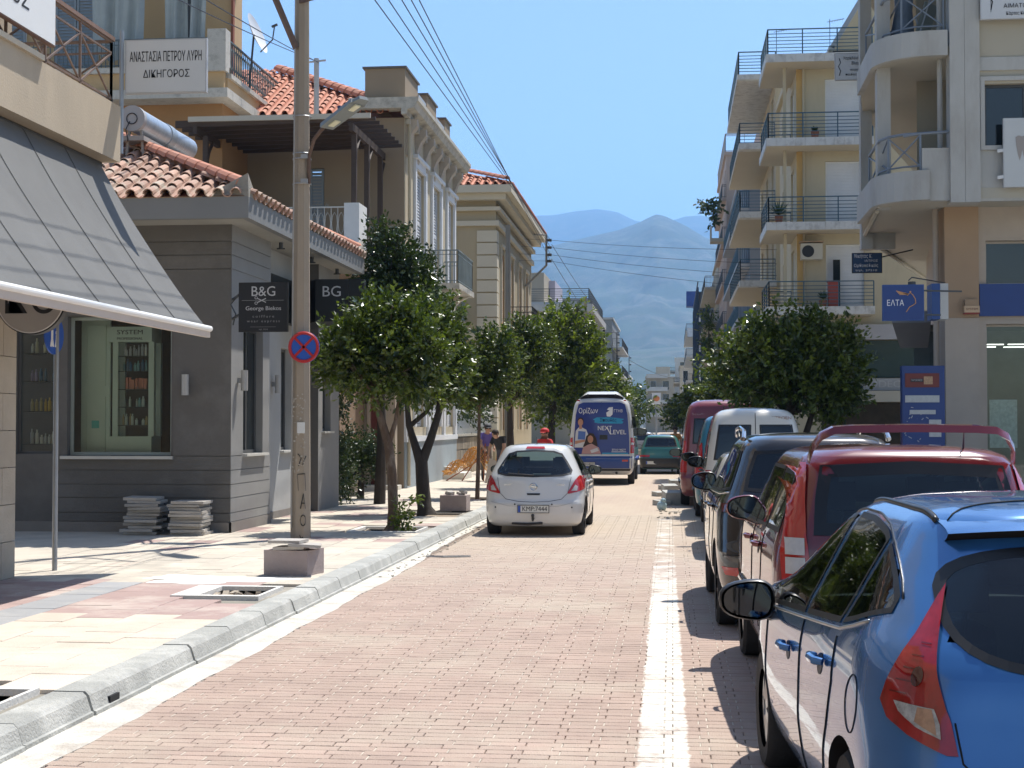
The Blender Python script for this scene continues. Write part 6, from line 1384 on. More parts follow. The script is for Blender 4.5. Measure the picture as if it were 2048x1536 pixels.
# pedestrian sign
t = thing('pedestrian_sign', 'blue round pedestrian sign on a thin grey post, turned almost edge on', 'traffic sign', (-7.01, 16.5, .14))
b = MB(); b.cyl((-7.01, 16.5, .1), (-7.01, 16.5, 3.05), .03, n=10); b.build('post', metal_gr, t, smooth=True)
a = R(86); uu = Vector((math.cos(a), math.sin(a), 0)); nv_ = Vector((math.sin(a), -math.cos(a), 0)); c = Vector((-7.02, 16.44, 2.83))
b = MB(); b.cyl(c - nv_ * .004, c + nv_ * .012, .225, n=36); b.build('disc', sb, t)
b = MB()
for ox, hh in ((-.06, .26), (.05, .18)):
    b.bar(c + uu * ox + nv_ * .014 + Vector((0, 0, -.13)), c + uu * ox + nv_ * .014 + Vector((0, 0, -.13 + hh * .7)), .004, .05 if False else .05)
    b.cyl(c + uu * ox + nv_ * .012 + Vector((0, 0, -.13 + hh * .85)), c + uu * ox + nv_ * .018 + Vector((0, 0, -.13 + hh * .85)), .028, n=10)
    b.bar(c + uu * (ox - .03) + nv_ * .014 + Vector((0, 0, -.14)), c + uu * ox + nv_ * .014 + Vector((0, 0, -.03)), .004, .03); b.bar(c + uu * (ox + .03) + nv_ * .014 + Vector((0, 0, -.14)), c + uu * ox + nv_ * .014 + Vector((0, 0, -.03)), .004, .03)
b.build('walking_figures', ink_w, t)
# paver stacks
sm_ = M('stacked_slab', (.40, .37, .33), .9, .12, 4, .4, dirt=(.55, .5, .44), damt=.5, objvar=.15)
def stack(cx, cy, n, label, seed):
    t = thing('slab_stack', label, 'paving slabs', (cx, cy, SW)); q = random.Random(seed); z = SW + .004
    me = brick_mesh(.5, .5, .042, .004).mesh('slab', sm_)
    for i in range(n):
        o = link('slab', me, t); o.location = Vector((cx + q.uniform(-.055, .055), cy + q.uniform(-.05, .05), z + .042)) - Vector((cx, cy, SW)); o.rotation_euler = (q.uniform(-.01, .01), q.uniform(-.02, .02), q.uniform(-.12, .12) + R(4)); z += .047
    return t
stack(-8.0, 22.2, 12, 'left stack of loose paving slabs against the salon wall', 3)
stack(-7.28, 22.1, 11, 'right stack of loose paving slabs, its top slab catching the sun', 6)
# pink planter box with slabs
pkc = M('pink_concrete', (.36, .29, .27), .9, .10, 4, .35, 50, dirt=(.5, .45, .4), damt=.35)
t = thing('concrete_block', 'upended pinkish concrete box near the kerb with three slabs on its top', 'concrete block', (-4.2, 16.35, SW))
b = MB(); b.obox((-4.2, 16.42, SW + .14), (.52, .46, .28), R(-10)); b.build('box', pkc, t); ORG[t.name] = Vector((-4.2, 16.35, SW))
for (x, y, z, rz, rx, l) in ((-4.19, 16.35, .305, -6, -2, 'bottom loose slab on the pinkish concrete box'), (-4.05, 16.3, .335, 12, 4, 'tilted middle slab sticking out over the pinkish box'), (-4.24, 16.32, .375, -4, 0, 'top loose slab on the pinkish concrete box')):
    b = MB(); b.obox((x, y, SW + z), (.36, .34, .032), R(rz), 0, R(rx)); tag(b.build('paving_slab', sm_), l, 'paving slab')
t = thing('concrete_block', 'pink concrete planter block beside the second orange tree', 'concrete block', (-4.2, 29.0, SW))
b = MB(); b.obox((-4.21, 28.95, SW + .15), (.52, .42, .30), R(-3)); b.build('box', pkc, t)
b = MB(); qq = random.Random(4)
for i in range(7): b.obox((-4.2 + qq.uniform(-.18, .18), 28.9, SW + .33 + qq.uniform(0, .03)), (.14, .1, .05), qq.uniform(0, 3), .2)
tag(b.build('broken_tiles', sm_), 'broken tile pieces heaped on the pink planter block', 'tiles', kind='stuff')
# broken kerb pieces near the red van
for (x, y, w_, h_, l) in ((.0, 34.2, .42, .30, 'large broken kerb lump lying by the red van'), (-.08, 38.5, .36, .28, 'second broken kerb lump behind the larger one'), (.05, 42.5, .3, .26, 'farthest small kerb lump before the red van nose')):
    b = MB(); b.obox((x, y, h_ * .5), (w_, w_ * 1.1, h_), R(12), R(6)); b.obox((x - .25, y - .3, .05), (.3, .3, .12), R(30), R(4)); tag(b.build('kerb_lump', kerb_m), l, 'kerb lump')
b = MB(); b.ball((-.23, 31.9, .09), .11, 10, 7, (1, .8, 1.0)); b.ball((-.2, 31.9, .2), .06, 8, 6); tag(b.build('plastic_bag', M('bag_blue', (.35, .48, .52), .3, .3, 12)), 'crumpled pale blue plastic bag on the lane line', 'bag')
# open manhole lip near the kerb
b = MB(); b.tube([(-3.35, 20.3, .004), (-3.1, 20.2, .012), (-2.75, 20.35, .008)], .02, 5); tag(b.build('paving_strip', conc), 'short concrete strip lying flat on the road by the kerb', 'strip')
# ---------------------------------------------------------- poles and wires further on
def far_pole(x, y, h, r, label, m=None, bracket=None):
    t = thing('utility_pole', label, 'utility pole', (x, y, 0)); b = MB(); b.cyl((x, y, 0), (x, y, h), r, r * .7, n=8); b.build('shaft', m or pc, t)
    if bracket:
        x1, z1, z0 = bracket; b = MB(); b.tube([(x, y, z1), (x1, y, z1), (x1, y, z0 + .6), (x, y, z0)], r * .3, 6); b.build('bracket', metal_dk, t)
        b = MB()
        for k in range(5): z = z1 - .2 - (z1 - z0 - .7) * k / 4; b.cyl((x1 + .05, y, z), (x1 + .22, y, z), .07, n=8)
        b.build('insulator', M('insulator', (.05, .07, .09), .3, .1), t)
    return t
far_pole(-6.2, 56.5, 9.4, .13, 'concrete pole standing before the cream house corner', M('pole_grey', (.20, .19, .17), .9, .1))
far_pole(-6.35, 110, 11.2, .16, 'slim pole in front of the cream three storey block')
far_pole(-5.45, 120, 9.4, .14, 'dark wooden pole right of the slim one', M('dark_pole', (.035, .03, .03), .8, .2), (-4.4, 9.2, 6.0))
far_pole(-5.5, 150, 8.8, .13, 'farthest metal pole with a square wire bracket', metal_dk, (-4.3, 8.7, 5.3))
far_pole(3.1, 230, 9.5, .16, 'far dark pole before the closing blocks', MATS['dark_pole'])
WB = thing('wire_bracket', 'grey steel bracket with insulators jutting from the cream house corner', 'bracket', (-7, 71, 8.4))
b = MB(); b.tube([(-7.0, 71, 10.9), (-5.95, 71, 10.85), (-5.95, 71, 9.4), (-6.95, 71, 8.4)], .06, 8); b.build('frame', M('bracket_grey', (.30, .29, .27), .6, .1), WB)
b = MB(); zs = [10.6, 10.25, 9.9, 9.6]
for z in zs: b.cyl((-5.9, 71, z), (-5.7, 71, z), .07, n=8)
b.build('insulator', metal_dk, WB)
def wire(pts, label, sag=.0, r=.011, group=None):
    a, c = Vector(pts[0]), Vector(pts[-1]); P = [a + (c - a) * (i / 16) - Vector((0, 0, sag * 4 * (i / 16) * (1 - i / 16))) for i in range(17)]
    b = MB(); b.tube(P, r, 4); o = b.build('overhead_wire', wire_m, None, fix=False); tag(o, label, 'wire', group)
WG = 'overhead wires running up the left side of the street'
for i, (xa, za) in enumerate(((-5.03, 9.05), (-4.79, 9.04), (-4.56, 9.03), (-4.4, 9.03), (-4.26, 9.02))):
    e = Vector((-5.75, 71, [10.6, 10.5, 10.25, 9.9, 9.6][i])); p = Vector((xa, 25, za)); s0 = p + (p - e) * (27 / 46.0)
    wire([s0, e], ['leftmost', 'second from the left', 'middle', 'second from the right', 'rightmost'][i] + ' of the five overhead wires sloping across the upper sky', .0, .010, WG)
WC = 'wires crossing the street before the mountain'
for i, (z0, z1) in enumerate(((10.6, 9.2), (10.25, 8.6), (9.9, 8.1), (9.6, 7.55))):
    wire([(-5.75, 71, z0), (4.4, 64, z1)], ['topmost', 'second', 'third', 'lowest'][i] + ' of the four wires crossing the street before the mountain', .12, .010, WC)
    wire([(-5.75, 71, z0), (-12, 58.5, z0 - .8)], ['topmost', 'second', 'third', 'lowest'][i] + ' of the four wires running left across the cream house wall', .1, .009, 'wires across the cream house wall')
wire([(-5.7, 71, 10.4), (-4.4, 120, 9.0)], 'upper thin wire descending from the bracket to the dark pole', .3, .012)
wire([(-5.7, 71, 9.7), (-4.4, 120, 7.6)], 'lower thin wire descending from the bracket to the dark pole', .3, .012)
wire([(-4.3, 150, 8.3), (3.0, 230, 9.0)], 'faint far wire sagging across the street end', .8, .02)
wire([(-8.2, 22, 8.65), (-9.3, 38.3, 11.35)], 'upper service wire passing behind the concrete pole to the roof post', .05, .010)
wire([(-7.6, 22, 8.62), (-9.2, 38.3, 11.3)], 'lower service wire passing behind the concrete pole to the roof post', .05, .010)
b = MB(); b.cyl((-9.25, 38.3, 9.9), (-9.25, 38.3, 11.4), .07, n=8); b.bar((-9.6, 38.3, 11.3), (-9.0, 38.3, 11.35), .04, .04); tag(b.build('roof_post', M('roof_post', (.45, .45, .44), .6, .1)), 'short white post standing on the tiled roof eave for the service wires', 'post')
# ================================================================ VEHICLES
PAINTS = {}
lamp_red = M('lamp_red', (.42, .012, .012), .08, .06, 3, coat=1.0); lamp_clear = M('lamp_clear', (.55, .52, .48), .1, .15, 14, coat=1.0); lamp_amber = M('lamp_amber', (.55, .20, .05), .1, .1, 14, coat=1.0)
chrome = M('chrome', (.7, .7, .7), .12, 0, metal=1.0); trim_b = M('trim_black', (.02, .02, .022), .35, .05); seal = M('window_seal', (.012, .012, .013), .4, .05); gap_m = M('panel_gap', (.008, .008, .008), .9, 0)
seat_m = M('seat_cloth', (.05, .055, .06), .9, .1); inner_m = M('cabin_grey', (.22, .24, .22), .8, .05); plate_w = M('plate_white', (.62, .62, .58), .4, .04); plate_b = M('plate_blue', (.02, .08, .38), .4, .02)
car_glass = glass('car_glass', (.50, .58, .58), .95, .03); car_glass_d = glass('car_glass_dark', (.12, .14, .15), .95, .03)
rim_m = M('alloy', (.38, .38, .38), .3, .05, metal=.8)
def cr(xs, ys, x):
    """monotone-ish smooth interpolation"""
    xs = np.array(xs, float); ys = np.array(ys, float); n = len(xs)
    d = np.diff(ys) / np.diff(xs); m = np.zeros(n); m[0] = d[0]; m[-1] = d[-1]
    for i in range(1, n - 1): m[i] = 0 if d[i-1] * d[i] <= 0 else 2 * d[i-1] * d[i] / (d[i-1] + d[i])
    i = int(np.clip(np.searchsorted(xs, x) - 1, 0, n - 2)); h = xs[i+1] - xs[i]; t = (x - xs[i]) / h
    return (2*t**3 - 3*t**2 + 1) * ys[i] + (t**3 - 2*t**2 + t) * h * m[i] + (-2*t**3 + 3*t**2) * ys[i+1] + (t**3 - t**2) * h * m[i+1]
class Car:
    def __init__(s, name, label, L, levels, pm, pos, rz=0.0, cat='car', wheels=(), group=None, nz=44, taper=.05, wr=.30, archc=.045, low=None, drive=False):
        """levels: rows (z, half width, rear y, front y, rear corner radius, front corner radius, rear bow)"""
        s.L = L; s.root = thing(name, label, cat, (pos[0], pos[1], 0), group, rz); ORG[s.root.name] = Vector((0, 0, 0)); s.pm = pm
        zs = [r[0] for r in levels]; cols = list(zip(*levels)); s.zmax = zs[-1]
        za = sorted(set([round(v, 4) for v in list(np.linspace(zs[0], zs[-1], nz)) + zs])); s.lv = lambda z, k: float(cr(zs, cols[k], z))
        rings = []; 
        for z in za:
            w_, yr, yf, rr_, rf, bow = [s.lv(z, k) for k in range(1, 7)]
            half = []
            rr_ = min(rr_, w_ * .95); rf = min(rf, w_ * .95)
            nr, nc, nside = 8, 9, 30
            for i in range(nr): x = (w_ - rr_) * i / nr; half.append((x, yr + bow * (x / max(w_, .01)) ** 2))
            yb = yr + bow * ((w_ - rr_) / max(w_, .01)) ** 2
            for i in range(nc): a = math.pi / 2 * i / nc; half.append((w_ - rr_ + rr_ * math.sin(a), yb + rr_ * (1 - math.cos(a)) * 1.25))
            ys_, ye = yb + rr_ * 1.25, yf - rf * 1.6
            for i in range(nside): t = i / nside; yy = ys_ + (ye - ys_) * t; half.append((w_, yy))
            for i in range(nc): a = math.pi / 2 * i / nc; half.append((w_ - rf + rf * math.cos(a), ye + rf * 1.6 * math.sin(a)))
            for i in range(nr + 1): x = (w_ - rf) * (1 - i / nr); half.append((x, yf))
            Ym = L * .5
            half = [(x * (1 - taper * max(0, (abs(y - Ym) / (L / 2) - .25)) ** 2), y) for x, y in half]
            ring = half + [(-x, y) for x, y in half[-2:0:-1]]
            rings.append([(x, y, z) for x, y in ring])
        n = len(rings[0]); vs = [p for r in rings for p in r]; m_ = len(rings)
        fs = [(j*n + i, j*n + (i+1) % n, (j+1)*n + (i+1) % n, (j+1)*n + i) for j in range(m_ - 1) for i in range(n)]
        h = len(rings[0]) // 2
        def cap(off, flip):
            out = []
            k = n // 2
            for i in range(k):
                a, b_, c, d = i, i + 1, (n - i - 1) % n, (n - i) % n
                if i == 0: f = (a, b_, c)
                elif b_ == c: f = (a, b_, d)
                else: f = (a, b_, c, d)
                f = tuple(off + q for q in f); out.append(f if flip else f[::-1])
            return out
        fs += cap(0, True)[0:] + cap((m_ - 1) * n, False)
        me = bpy.data.meshes.new('body'); me.from_pydata(vs, [], fs); me.materials.append(pm); me.materials.append(trim_b)
        bm = bmesh.new(); bm.from_mesh(me); bmesh.ops.remove_doubles(bm, verts=bm.verts, dist=1e-5); bmesh.ops.recalc_face_normals(bm, faces=bm.faces); bm.to_mesh(me)
        s.bvh = BVHTree.FromBMesh(bm); bm.free()
        o = bpy.data.objects.new('body', me); COL.objects.link(o)
        if wheels:
            c = MB(); c.cm = 0
            for (wy, hw) in wheels:
                for sg in (-1, 1): c.cyl((sg * (hw + .25), wy, wr - .0), (sg * (hw - .24), wy, wr), wr + archc, n=40)
            cm = c.mesh('cut', pm); cm.materials.append(trim_b); cm.polygons.foreach_set('material_index', [1] * len(cm.polygons))
            co = bpy.data.objects.new('cut', cm); COL.objects.link(co)
            md = o.modifiers.new('b', 'BOOLEAN'); md.operation = 'DIFFERENCE'; md.object = co; md.solver = 'EXACT'
            bpy.context.view_layer.update(); dg = bpy.context.evaluated_depsgraph_get(); nm = bpy.data.meshes.new_from_object(o.evaluated_get(dg))
            o.modifiers.clear(); o.data = nm; nm.name = 'body'; bpy.data.objects.remove(co)
        o.data.polygons.foreach_set('use_smooth', [True] * len(o.data.polygons)); o.data.set_sharp_from_angle(angle=R(50))
        o.name = 'body'; o.parent = s.root; ORG[o.name] = Vector((0, 0, 0)); s.body = o; s.cuts = []
        for (wy, hw) in wheels:
            for sg in (-1, 1): s.wheel(sg * hw, wy, wr, sg)
    def wheel(s, x, y, r, sg):
        b = MB(); W_ = .20; x1 = x; x0 = x - sg * W_
        prof = [(x0, r * .62), (x0, r * .93), (x0 + sg * .025, r), (x1 - sg * .025, r), (x1, r * .93), (x1 - sg * .006, r * .66)]
        n = 28; vs = []
        for px_, pr in prof:
            for i in range(n): a = 2 * math.pi * i / n; vs.append((px_, y + pr * math.cos(a), r + pr * math.sin(a) - .004))
        b.add(vs, [(j*n+i, j*n+(i+1)%n, (j+1)*n+(i+1)%n, (j+1)*n+i) for j in range(5) for i in range(n)])
        o = b.build('wheel', rubber, s.root, smooth=True)
        b = MB(); xi = x1 - sg * .03; b.cyl((xi - sg * .1, y, r), (xi - sg * .09, y, r), r * .62, n=24)
        for k in range(7):
            a = 2 * math.pi * k / 7; b.bar((xi, y + .04 * math.cos(a), r + .04 * math.sin(a)), (xi - sg*.01, y + r * .62 * math.cos(a), r + r * .62 * math.sin(a)), .03, .045)
        b.cyl((xi - sg * .03, y, r), (xi + sg * .008, y, r), .045, n=12)
        b.tube([(xi - sg * .01, y + r * .63 * math.cos(a), r + r * .63 * math.sin(a)) for a in np.linspace(0, 2 * math.pi, 25)], .014, 5)
        b.build('rim', rim_m, o)
    def hit(s, side, a, z):
        """project side coordinates onto the shell. side 'L'/'R': a = y; 'B' rear: a = x; 'T' top: (x, y); 'F' front"""
        if side == 'L': o, d = Vector((-3, a, z)), Vector((1, 0, 0))
        elif side == 'R': o, d = Vector((3, a, z)), Vector((-1, 0, 0))
        elif side == 'B': o, d = Vector((a, -3, z)), Vector((0, 1, 0))
        elif side == 'F': o, d = Vector((a, s.L + 3, z)), Vector((0, -1, 0))
        else: o, d = Vector((a, z, 5)), Vector((0, 0, -1))
        loc, nrm, _, _ = s.bvh.ray_cast(o, d)
        if loc is None: return None, None
        return loc, nrm
    def patch(s, name, side, poly, m, off=.006, parent=None, res=.035, cut=False, smooth=True, label=None):
        """a panel following the shell: 2D outline dropped onto the body and lifted by 'off'"""
        P = np.array(poly, float); lo = P.min(0); hi = P.max(0)
        bm = bmesh.new(); vv = [bm.verts.new((p[0], p[1], 0)) for p in poly]; 
        tri = tessellate_polygon([[Vector((p[0], p[1], 0)) for p in poly]])
        for t in tri:
            try: bm.faces.new([vv[i] for i in t])
            except Exception: pass
        for ax in (0, 1):
            n = int((hi[ax] - lo[ax]) / res)
            for k in range(1, n + 1):
                co = [0, 0, 0]; co[ax] = lo[ax] + (hi[ax] - lo[ax]) * k / (n + 1); no = [0, 0, 0]; no[ax] = 1
                bmesh.ops.bisect_plane(bm, geom=bm.verts[:] + bm.edges[:] + bm.faces[:], plane_co=co, plane_no=no, dist=1e-6)
        bad = []
        for v in bm.verts:
            l, nn = s.hit(side, v.co.x, v.co.y)
            if l is None: bad.append(v); continue
            v.co = l + nn * off
        if bad: bmesh.ops.delete(bm, geom=bad, context='VERTS')
        me = bpy.data.meshes.new(name); bmesh.ops.recalc_face_normals(bm, faces=bm.faces)
        # outward
        if len(bm.faces):
            bm.faces.ensure_lookup_table(); f = bm.faces[0]; c = f.calc_center_median(); l, nn, _, _ = s.bvh.find_nearest(c)
            if f.normal.dot(nn) < 0: bmesh.ops.reverse_faces(bm, faces=bm.faces)
        bm.to_mesh(me); bm.free(); me.materials.append(m)
        if smooth: me.polygons.foreach_set('use_smooth', [True] * len(me.polygons))
        o = link(name, me, parent or s.body if False else (parent or s.root))
        if cut: s.cuts.append((side, poly))
        if label: o['label'] = label
        return o
    def line(s, name, side, pts, m, w_=.006, off=.002, h=.006, parent=None, step=.03):
        Q = []
        for a, b_ in zip(pts[:-1], pts[1:]):
            a, b_ = Vector((*a, 0)), Vector((*b_, 0)); n = max(1, int((b_ - a).length / step))
            for k in range(n): Q.append(a + (b_ - a) * k / n)
        Q.append(Vector((*pts[-1], 0))); W_ = []
        for p in Q:
            l, nn = s.hit(side, p.x, p.y)
            if l is not None: W_.append(l + nn * off)
        if len(W_) > 1:
            b = MB(); b.tube(W_, w_ * .5, 5); return b.build(name, m, parent or s.root, smooth='all', fix=False)
    def window(s, side, poly, frame=.03, m=None, label=None, cut=True, name='window'):
        P = [Vector((p[0], p[1], 0)) for p in poly]; c = sum(P, Vector()) / len(P)
        area = sum(P[i].x * P[(i+1) % len(P)].y - P[(i+1) % len(P)].x * P[i].y for i in range(len(P)))
        sg = 1 if area > 0 else -1; inn = []
        for i in range(len(P)):
            a, b_, d = P[i-1], P[i], P[(i+1) % len(P)]; e1 = (b_ - a).normalized(); e2 = (d - b_).normalized()
            n1 = Vector((-e1.y, e1.x, 0)) * sg; n2 = Vector((-e2.y, e2.x, 0)) * sg; k = (n1 + n2); k = k / max(.35, k.dot(n1) if k.length > 0 else 1); inn.append(b_ + k * frame)
        inn2 = [(p.x, p.y) for p in inn]
        o = s.patch(name, side, inn2, m or car_glass, .004, cut=False)
        n = len(P)
        fr_ = MB()
        for i in range(n):
            a, b_ = P[i], P[(i+1) % n]; ai, bi = inn[i], inn[(i+1) % n]; k_ = max(1, int((b_ - a).length / .05))
            for q in range(k_):
                t0, t1 = q / k_, (q + 1) / k_
                pts = [a.lerp(b_, t0), a.lerp(b_, t1), ai.lerp(bi, t1), ai.lerp(bi, t0)]; V = []
                for p in pts:
                    l, nn = s.hit(side, p.x, p.y)
                    if l is None: break
                    V.append(l + nn * .005)
                if len(V) == 4: fr_.quad(*V)
        fr_.build('window_seal', seal, o, smooth='all')
        if cut: s.cuts.append((side, [((p + q) / 2).to_2d() for p, q in zip(P, inn)]))
        if label: o['label'] = label
        return o
    def finish(s):
        """open the shell behind every pane"""
        me = s.body.data; bm = bmesh.new(); bm.from_mesh(me); kill = []
        def inside(poly, a, b):
            c = False; j = len(poly) - 1
            for i in range(len(poly)):
                xi, yi = poly[i][0], poly[i][1]; xj, yj = poly[j][0], poly[j][1]
                if (yi > b) != (yj > b) and a < (xj - xi) * (b - yi) / (yj - yi + 1e-9) + xi: c = not c
                j = i
            return c
        for f in bm.faces:
            c = f.calc_center_median(); n = f.normal
            for side, poly in s.cuts:
                if side == 'L' and not (c.x < -.2 and abs(n.x) > .3): continue
                if side == 'R' and not (c.x > .2 and abs(n.x) > .3): continue
                if side == 'B' and not (c.y < s.L * .3 and n.y < -.15): continue
                if side == 'F' and not (c.y > s.L * .45 and n.y > .15): continue
                a, b_ = (c.y, c.z) if side in 'LR' else (c.x, c.z)
                if inside(poly, a, b_): kill.append(f); break
        bmesh.ops.delete(bm, geom=kill, context='FACES'); bm.to_mesh(me); bm.free()
    def interior(s, seats, zs=.62, top=1.18, dash=None, w_=.5):
        b = MB(); 
        for (x, y) in seats:
            b.tube([(x, y, .42), (x, y - .02, zs), (x, y - .10, top - .2)], [.20, .22, .17], 8)
            b.obox((x, y - .13, top - .04), (.25, .09, .17), 0, R(-8)); b.bar((x - .05, y - .12, top - .22), (x - .05, y - .12, top - .1), .015, .015); b.bar((x + .05, y - .12, top - .22), (x + .05, y - .12, top - .1), .015, .015)
        b.build('seat', seat_m, s.root, smooth=True)
        b = MB(); b.box(-.68, .68, .3, s.L - 1.0, .26, .36)
        if dash: b.box(-.66, .66, dash, dash + .5, .36, .92)
        b.build('cabin_floor', inner_m, s.root)
    def plate(s, z, txt, x=0.0, y=None, w_=.50):
        l, nn = s.hit('B', x, z); yy = (l.y if l else 0) - .012 if y is None else y
        b = MB(); b.box(x - w_/2, x + w_/2, yy - .004, yy + .02, z - .056, z + .056); o = b.build('number_plate', plate_w, s.root)
        b = MB(); b.box(x - w_/2 + .003, x - w_/2 + .045, yy - .007, yy - .004, z - .052, z + .052); b.build('plate_band', plate_b, o)
        b = MB(); t_ = .008; fr_ = Fr(0, yy, 0); frame_ring(b, fr_, x - w_/2 - t_, x + w_/2 + t_, z - .056 - t_, z + .056 + t_, t_, -.01, .009); b.build('plate_frame', trim_b, o)
        if txt:
            q = text(txt, .105, (x + .025, yy - .0065, z), 'S', ink, o, width=w_ * .80)
        return yy
    def mirror(s, side, y, z, m, sc=1.0, out=.12, cover=None):
        sg = -1 if side == 'L' else 1; l, nn = s.hit(side, y, z); x = l.x if l else sg * .8
        c = Vector((x + sg * out * sc, y - .02, z + .03)); b = MB()
        vs = []; n = 20
        for (yy, k) in ((-.065, .93), (-.055, 1.0), (.0, .98), (.06, .75), (.10, .3)):
            for i in range(n):
                a = 2 * math.pi * i / n; ex = abs(math.cos(a)) ** .75 * (1 if math.cos(a) >= 0 else -1); ez = abs(math.sin(a)) ** .75 * (1 if math.sin(a) >= 0 else -1)
                vs.append((c.x + sg * .0 + .125 * sc * k * ex, c.y + yy * sc, c.z + .082 * sc * k * ez * (1.05 - .18 * ex * sg)))
        b.add(vs, [(j*n+i, j*n+(i+1)%n, (j+1)*n+(i+1)%n, (j+1)*n+i) for j in range(4) for i in range(n)] + [tuple(range(4*n, 5*n))])
        o = b.build('mirror', cover or m, s.root, smooth='all')
        b = MB(); b.add([(c.x + (vx - c.x) * .9, c.y - .060 * sc, c.z + (vz - c.z) * .88) for vx, _, vz in vs[:n]], [tuple(range(n))]); b.build('mirror_glass', M('mirror_glass', (.10, .11, .12), .03, 0, metal=1.0), o)
        b = MB(); b.tube([(x - sg * .02, y + .04, z - .05), (x + sg * out * .55 * sc, y + .02, z - .02), (c.x, c.y + .02, c.z - .02)], [.045, .035, .03], 6); b.build('mirror_arm', trim_b, o)
        return o
    def handle(s, side, y, z, m, sc=1.0):
        sg = -1 if side == 'L' else 1; l, nn = s.hit(side, y, z)
        if l is None: return
        d = nn; p0 = Vector((l.x, y - .085, z)) + Vector((sg * .008, 0, 0)); b = MB()
        b.tube([p0, p0 + Vector((sg * .03, .02, .004)), p0 + Vector((sg * .036, .085, .006)), p0 + Vector((sg * .03, .15, .004)), p0 + Vector((0, .17, 0))], [.014, .017, .018, .017, .014], 8); o = b.build('door_handle', m, s.root, smooth=True)
        b = MB(); n = 14; vs = [(l.x + sg * .003, y + .055 * math.cos(2*math.pi*i/n), z - .018 + .042 * math.sin(2*math.pi*i/n)) for i in range(n)]; V = []
        for v in vs:
            h_, hn = s.hit(side, v[1], v[2]); V.append((h_ + hn * .0025) if h_ else v)
        b.add(V, [tuple(range(n))]); b.build('handle_recess', trim_b if m is chrome else M('recess_shade', (.02, .03, .06), .5, .1), o)
def mir(poly): return [(-x, z) for x, z in poly][::-1]

# --- white hatchback in the lane (rear view)
pw_ = paint('car_white', (.62, .62, .60), .3, inner=(.06, .06, .06))
# columns: z, half width, y rear, y front, rear corner r, front corner r, rear bow
H = [(.16, .72, .10, 3.82, .22, .35, .10), (.22, .79, .03, 3.93, .24, .4, .10), (.38, .825, .0, 3.98, .25, .4, .10), (.52, .835, .0, 3.98, .25, .4, .10), (.60, .835, .035, 3.96, .25, .4, .11), (.78, .825, .075, 3.9, .26, .42, .12), (.90, .80, .10, 3.72, .27, .45, .13),
     (.97, .775, .13, 3.25, .27, .45, .14), (1.03, .745, .17, 3.0, .26, .42, .15), (1.20, .665, .30, 2.66, .25, .38, .14), (1.34, .59, .39, 2.40, .24, .34, .12), (1.42, .535, .46, 2.2, .24, .32, .10), (1.46, .47, .53, 2.0, .26, .3, .08), (1.485, .30, .72, 1.75, .24, .25, .05), (1.492, .12, 1.0, 1.5, .1, .1, .02)]
c = Car('hatchback', 'white five door hatchback driving away in the lane, seen square from behind', 3.99, H, pw_, (-2.24, 24.15), R(.2), 'car', [(.64, .80), (3.15, .80)], taper=.10)
rw = [(-.60, 1.00), (-.615, 1.06), (-.53, 1.20), (-.44, 1.33), (-.30, 1.375), (0, 1.39), (.30, 1.375), (.44, 1.33), (.53, 1.20), (.615, 1.06), (.60, 1.00), (.45, .965), (0, .95), (-.45, .965)]
c.window('B', rw, .028, label='wide rear window showing two headrests')
c.window('B', [(-.1, 1.0)] and [(-.6, 1.02)] * 0 + rw, .028) if False else None
for sd_ in ('L', 'R'):
    c.window(sd_, [(.62, .98), (.80, .965), (1.60, .955), (1.60, 1.36), (1.0, 1.37), (.75, 1.28)], .022); c.window(sd_, [(1.66, .955), (2.75, .95), (2.70, 1.0), (2.25, 1.27), (1.95, 1.36), (1.66, 1.37)], .022)
    c.line('door_gap', sd_, [(1.63, .30), (1.63, .95)], gap_m); c.line('door_gap', sd_, [(.78, .75), (.86, .55), (1.05, .38), (1.2, .30)], gap_m); c.line('door_gap', sd_, [(2.75, .3), (2.78, .95)], gap_m)
    c.handle(sd_, 1.0, .86, pw_); c.handle(sd_, 1.85, .85, pw_)
c.window('F', [(-.62, 1.02), (-.5, 1.38), (.5, 1.38), (.62, 1.02)], .03)
tl = [(-.79, .955), (-.72, .975), (-.655, .90), (-.60, .80), (-.545, .70), (-.56, .685), (-.72, .72), (-.80, .76)]
for p in (tl, mir(tl)):
    o = c.patch('tail_light', 'B', p, lamp_red, .012, res=.03); sg = -1 if p is tl else 1
    q = [(sg * x, z) for x, z in [(.66, .83), (.62, .755), (.60, .735), (.69, .735), (.70, .80)]]; c.patch('lamp_lens', 'B', q if sg > 0 else q[::-1], lamp_clear, .016, parent=o)
c.patch('brake_light', 'B', [(-.16, 1.405), (.16, 1.405), (.14, 1.44), (-.14, 1.44)], lamp_red, .010)
c.line('panel_gap', 'B', [(-.60, .95), (-.55, .70), (-.45, .60), (-.25, .565), (0, .555), (.25, .565), (.45, .60), (.55, .70), (.60, .95)], gap_m, .007)
c.line('bumper_crease', 'B', [(-.70, .56), (-.40, .49), (0, .485), (.40, .49), (.70, .56)], M('crease', (.35, .35, .35), .4, 0), .006)
c.patch('release_recess', 'B', [(-.10, .665), (.10, .665), (.11, .695), (-.11, .695)], trim_b, .008)
b = MB(); l, n_ = c.hit('B', 0, .80); b.tube([(l.x + .055*math.cos(a), l.y - .012, .80 + .055*math.sin(a)) for a in np.linspace(0, 6.28, 21)], .007, 5); b.bar((-.075, l.y - .012, .812), (.045, l.y - .012, .800), .01, .008); b.bar((-.045, l.y - .012, .800), (.075, l.y - .012, .788), .01, .008); b.build('badge', chrome, c.root)
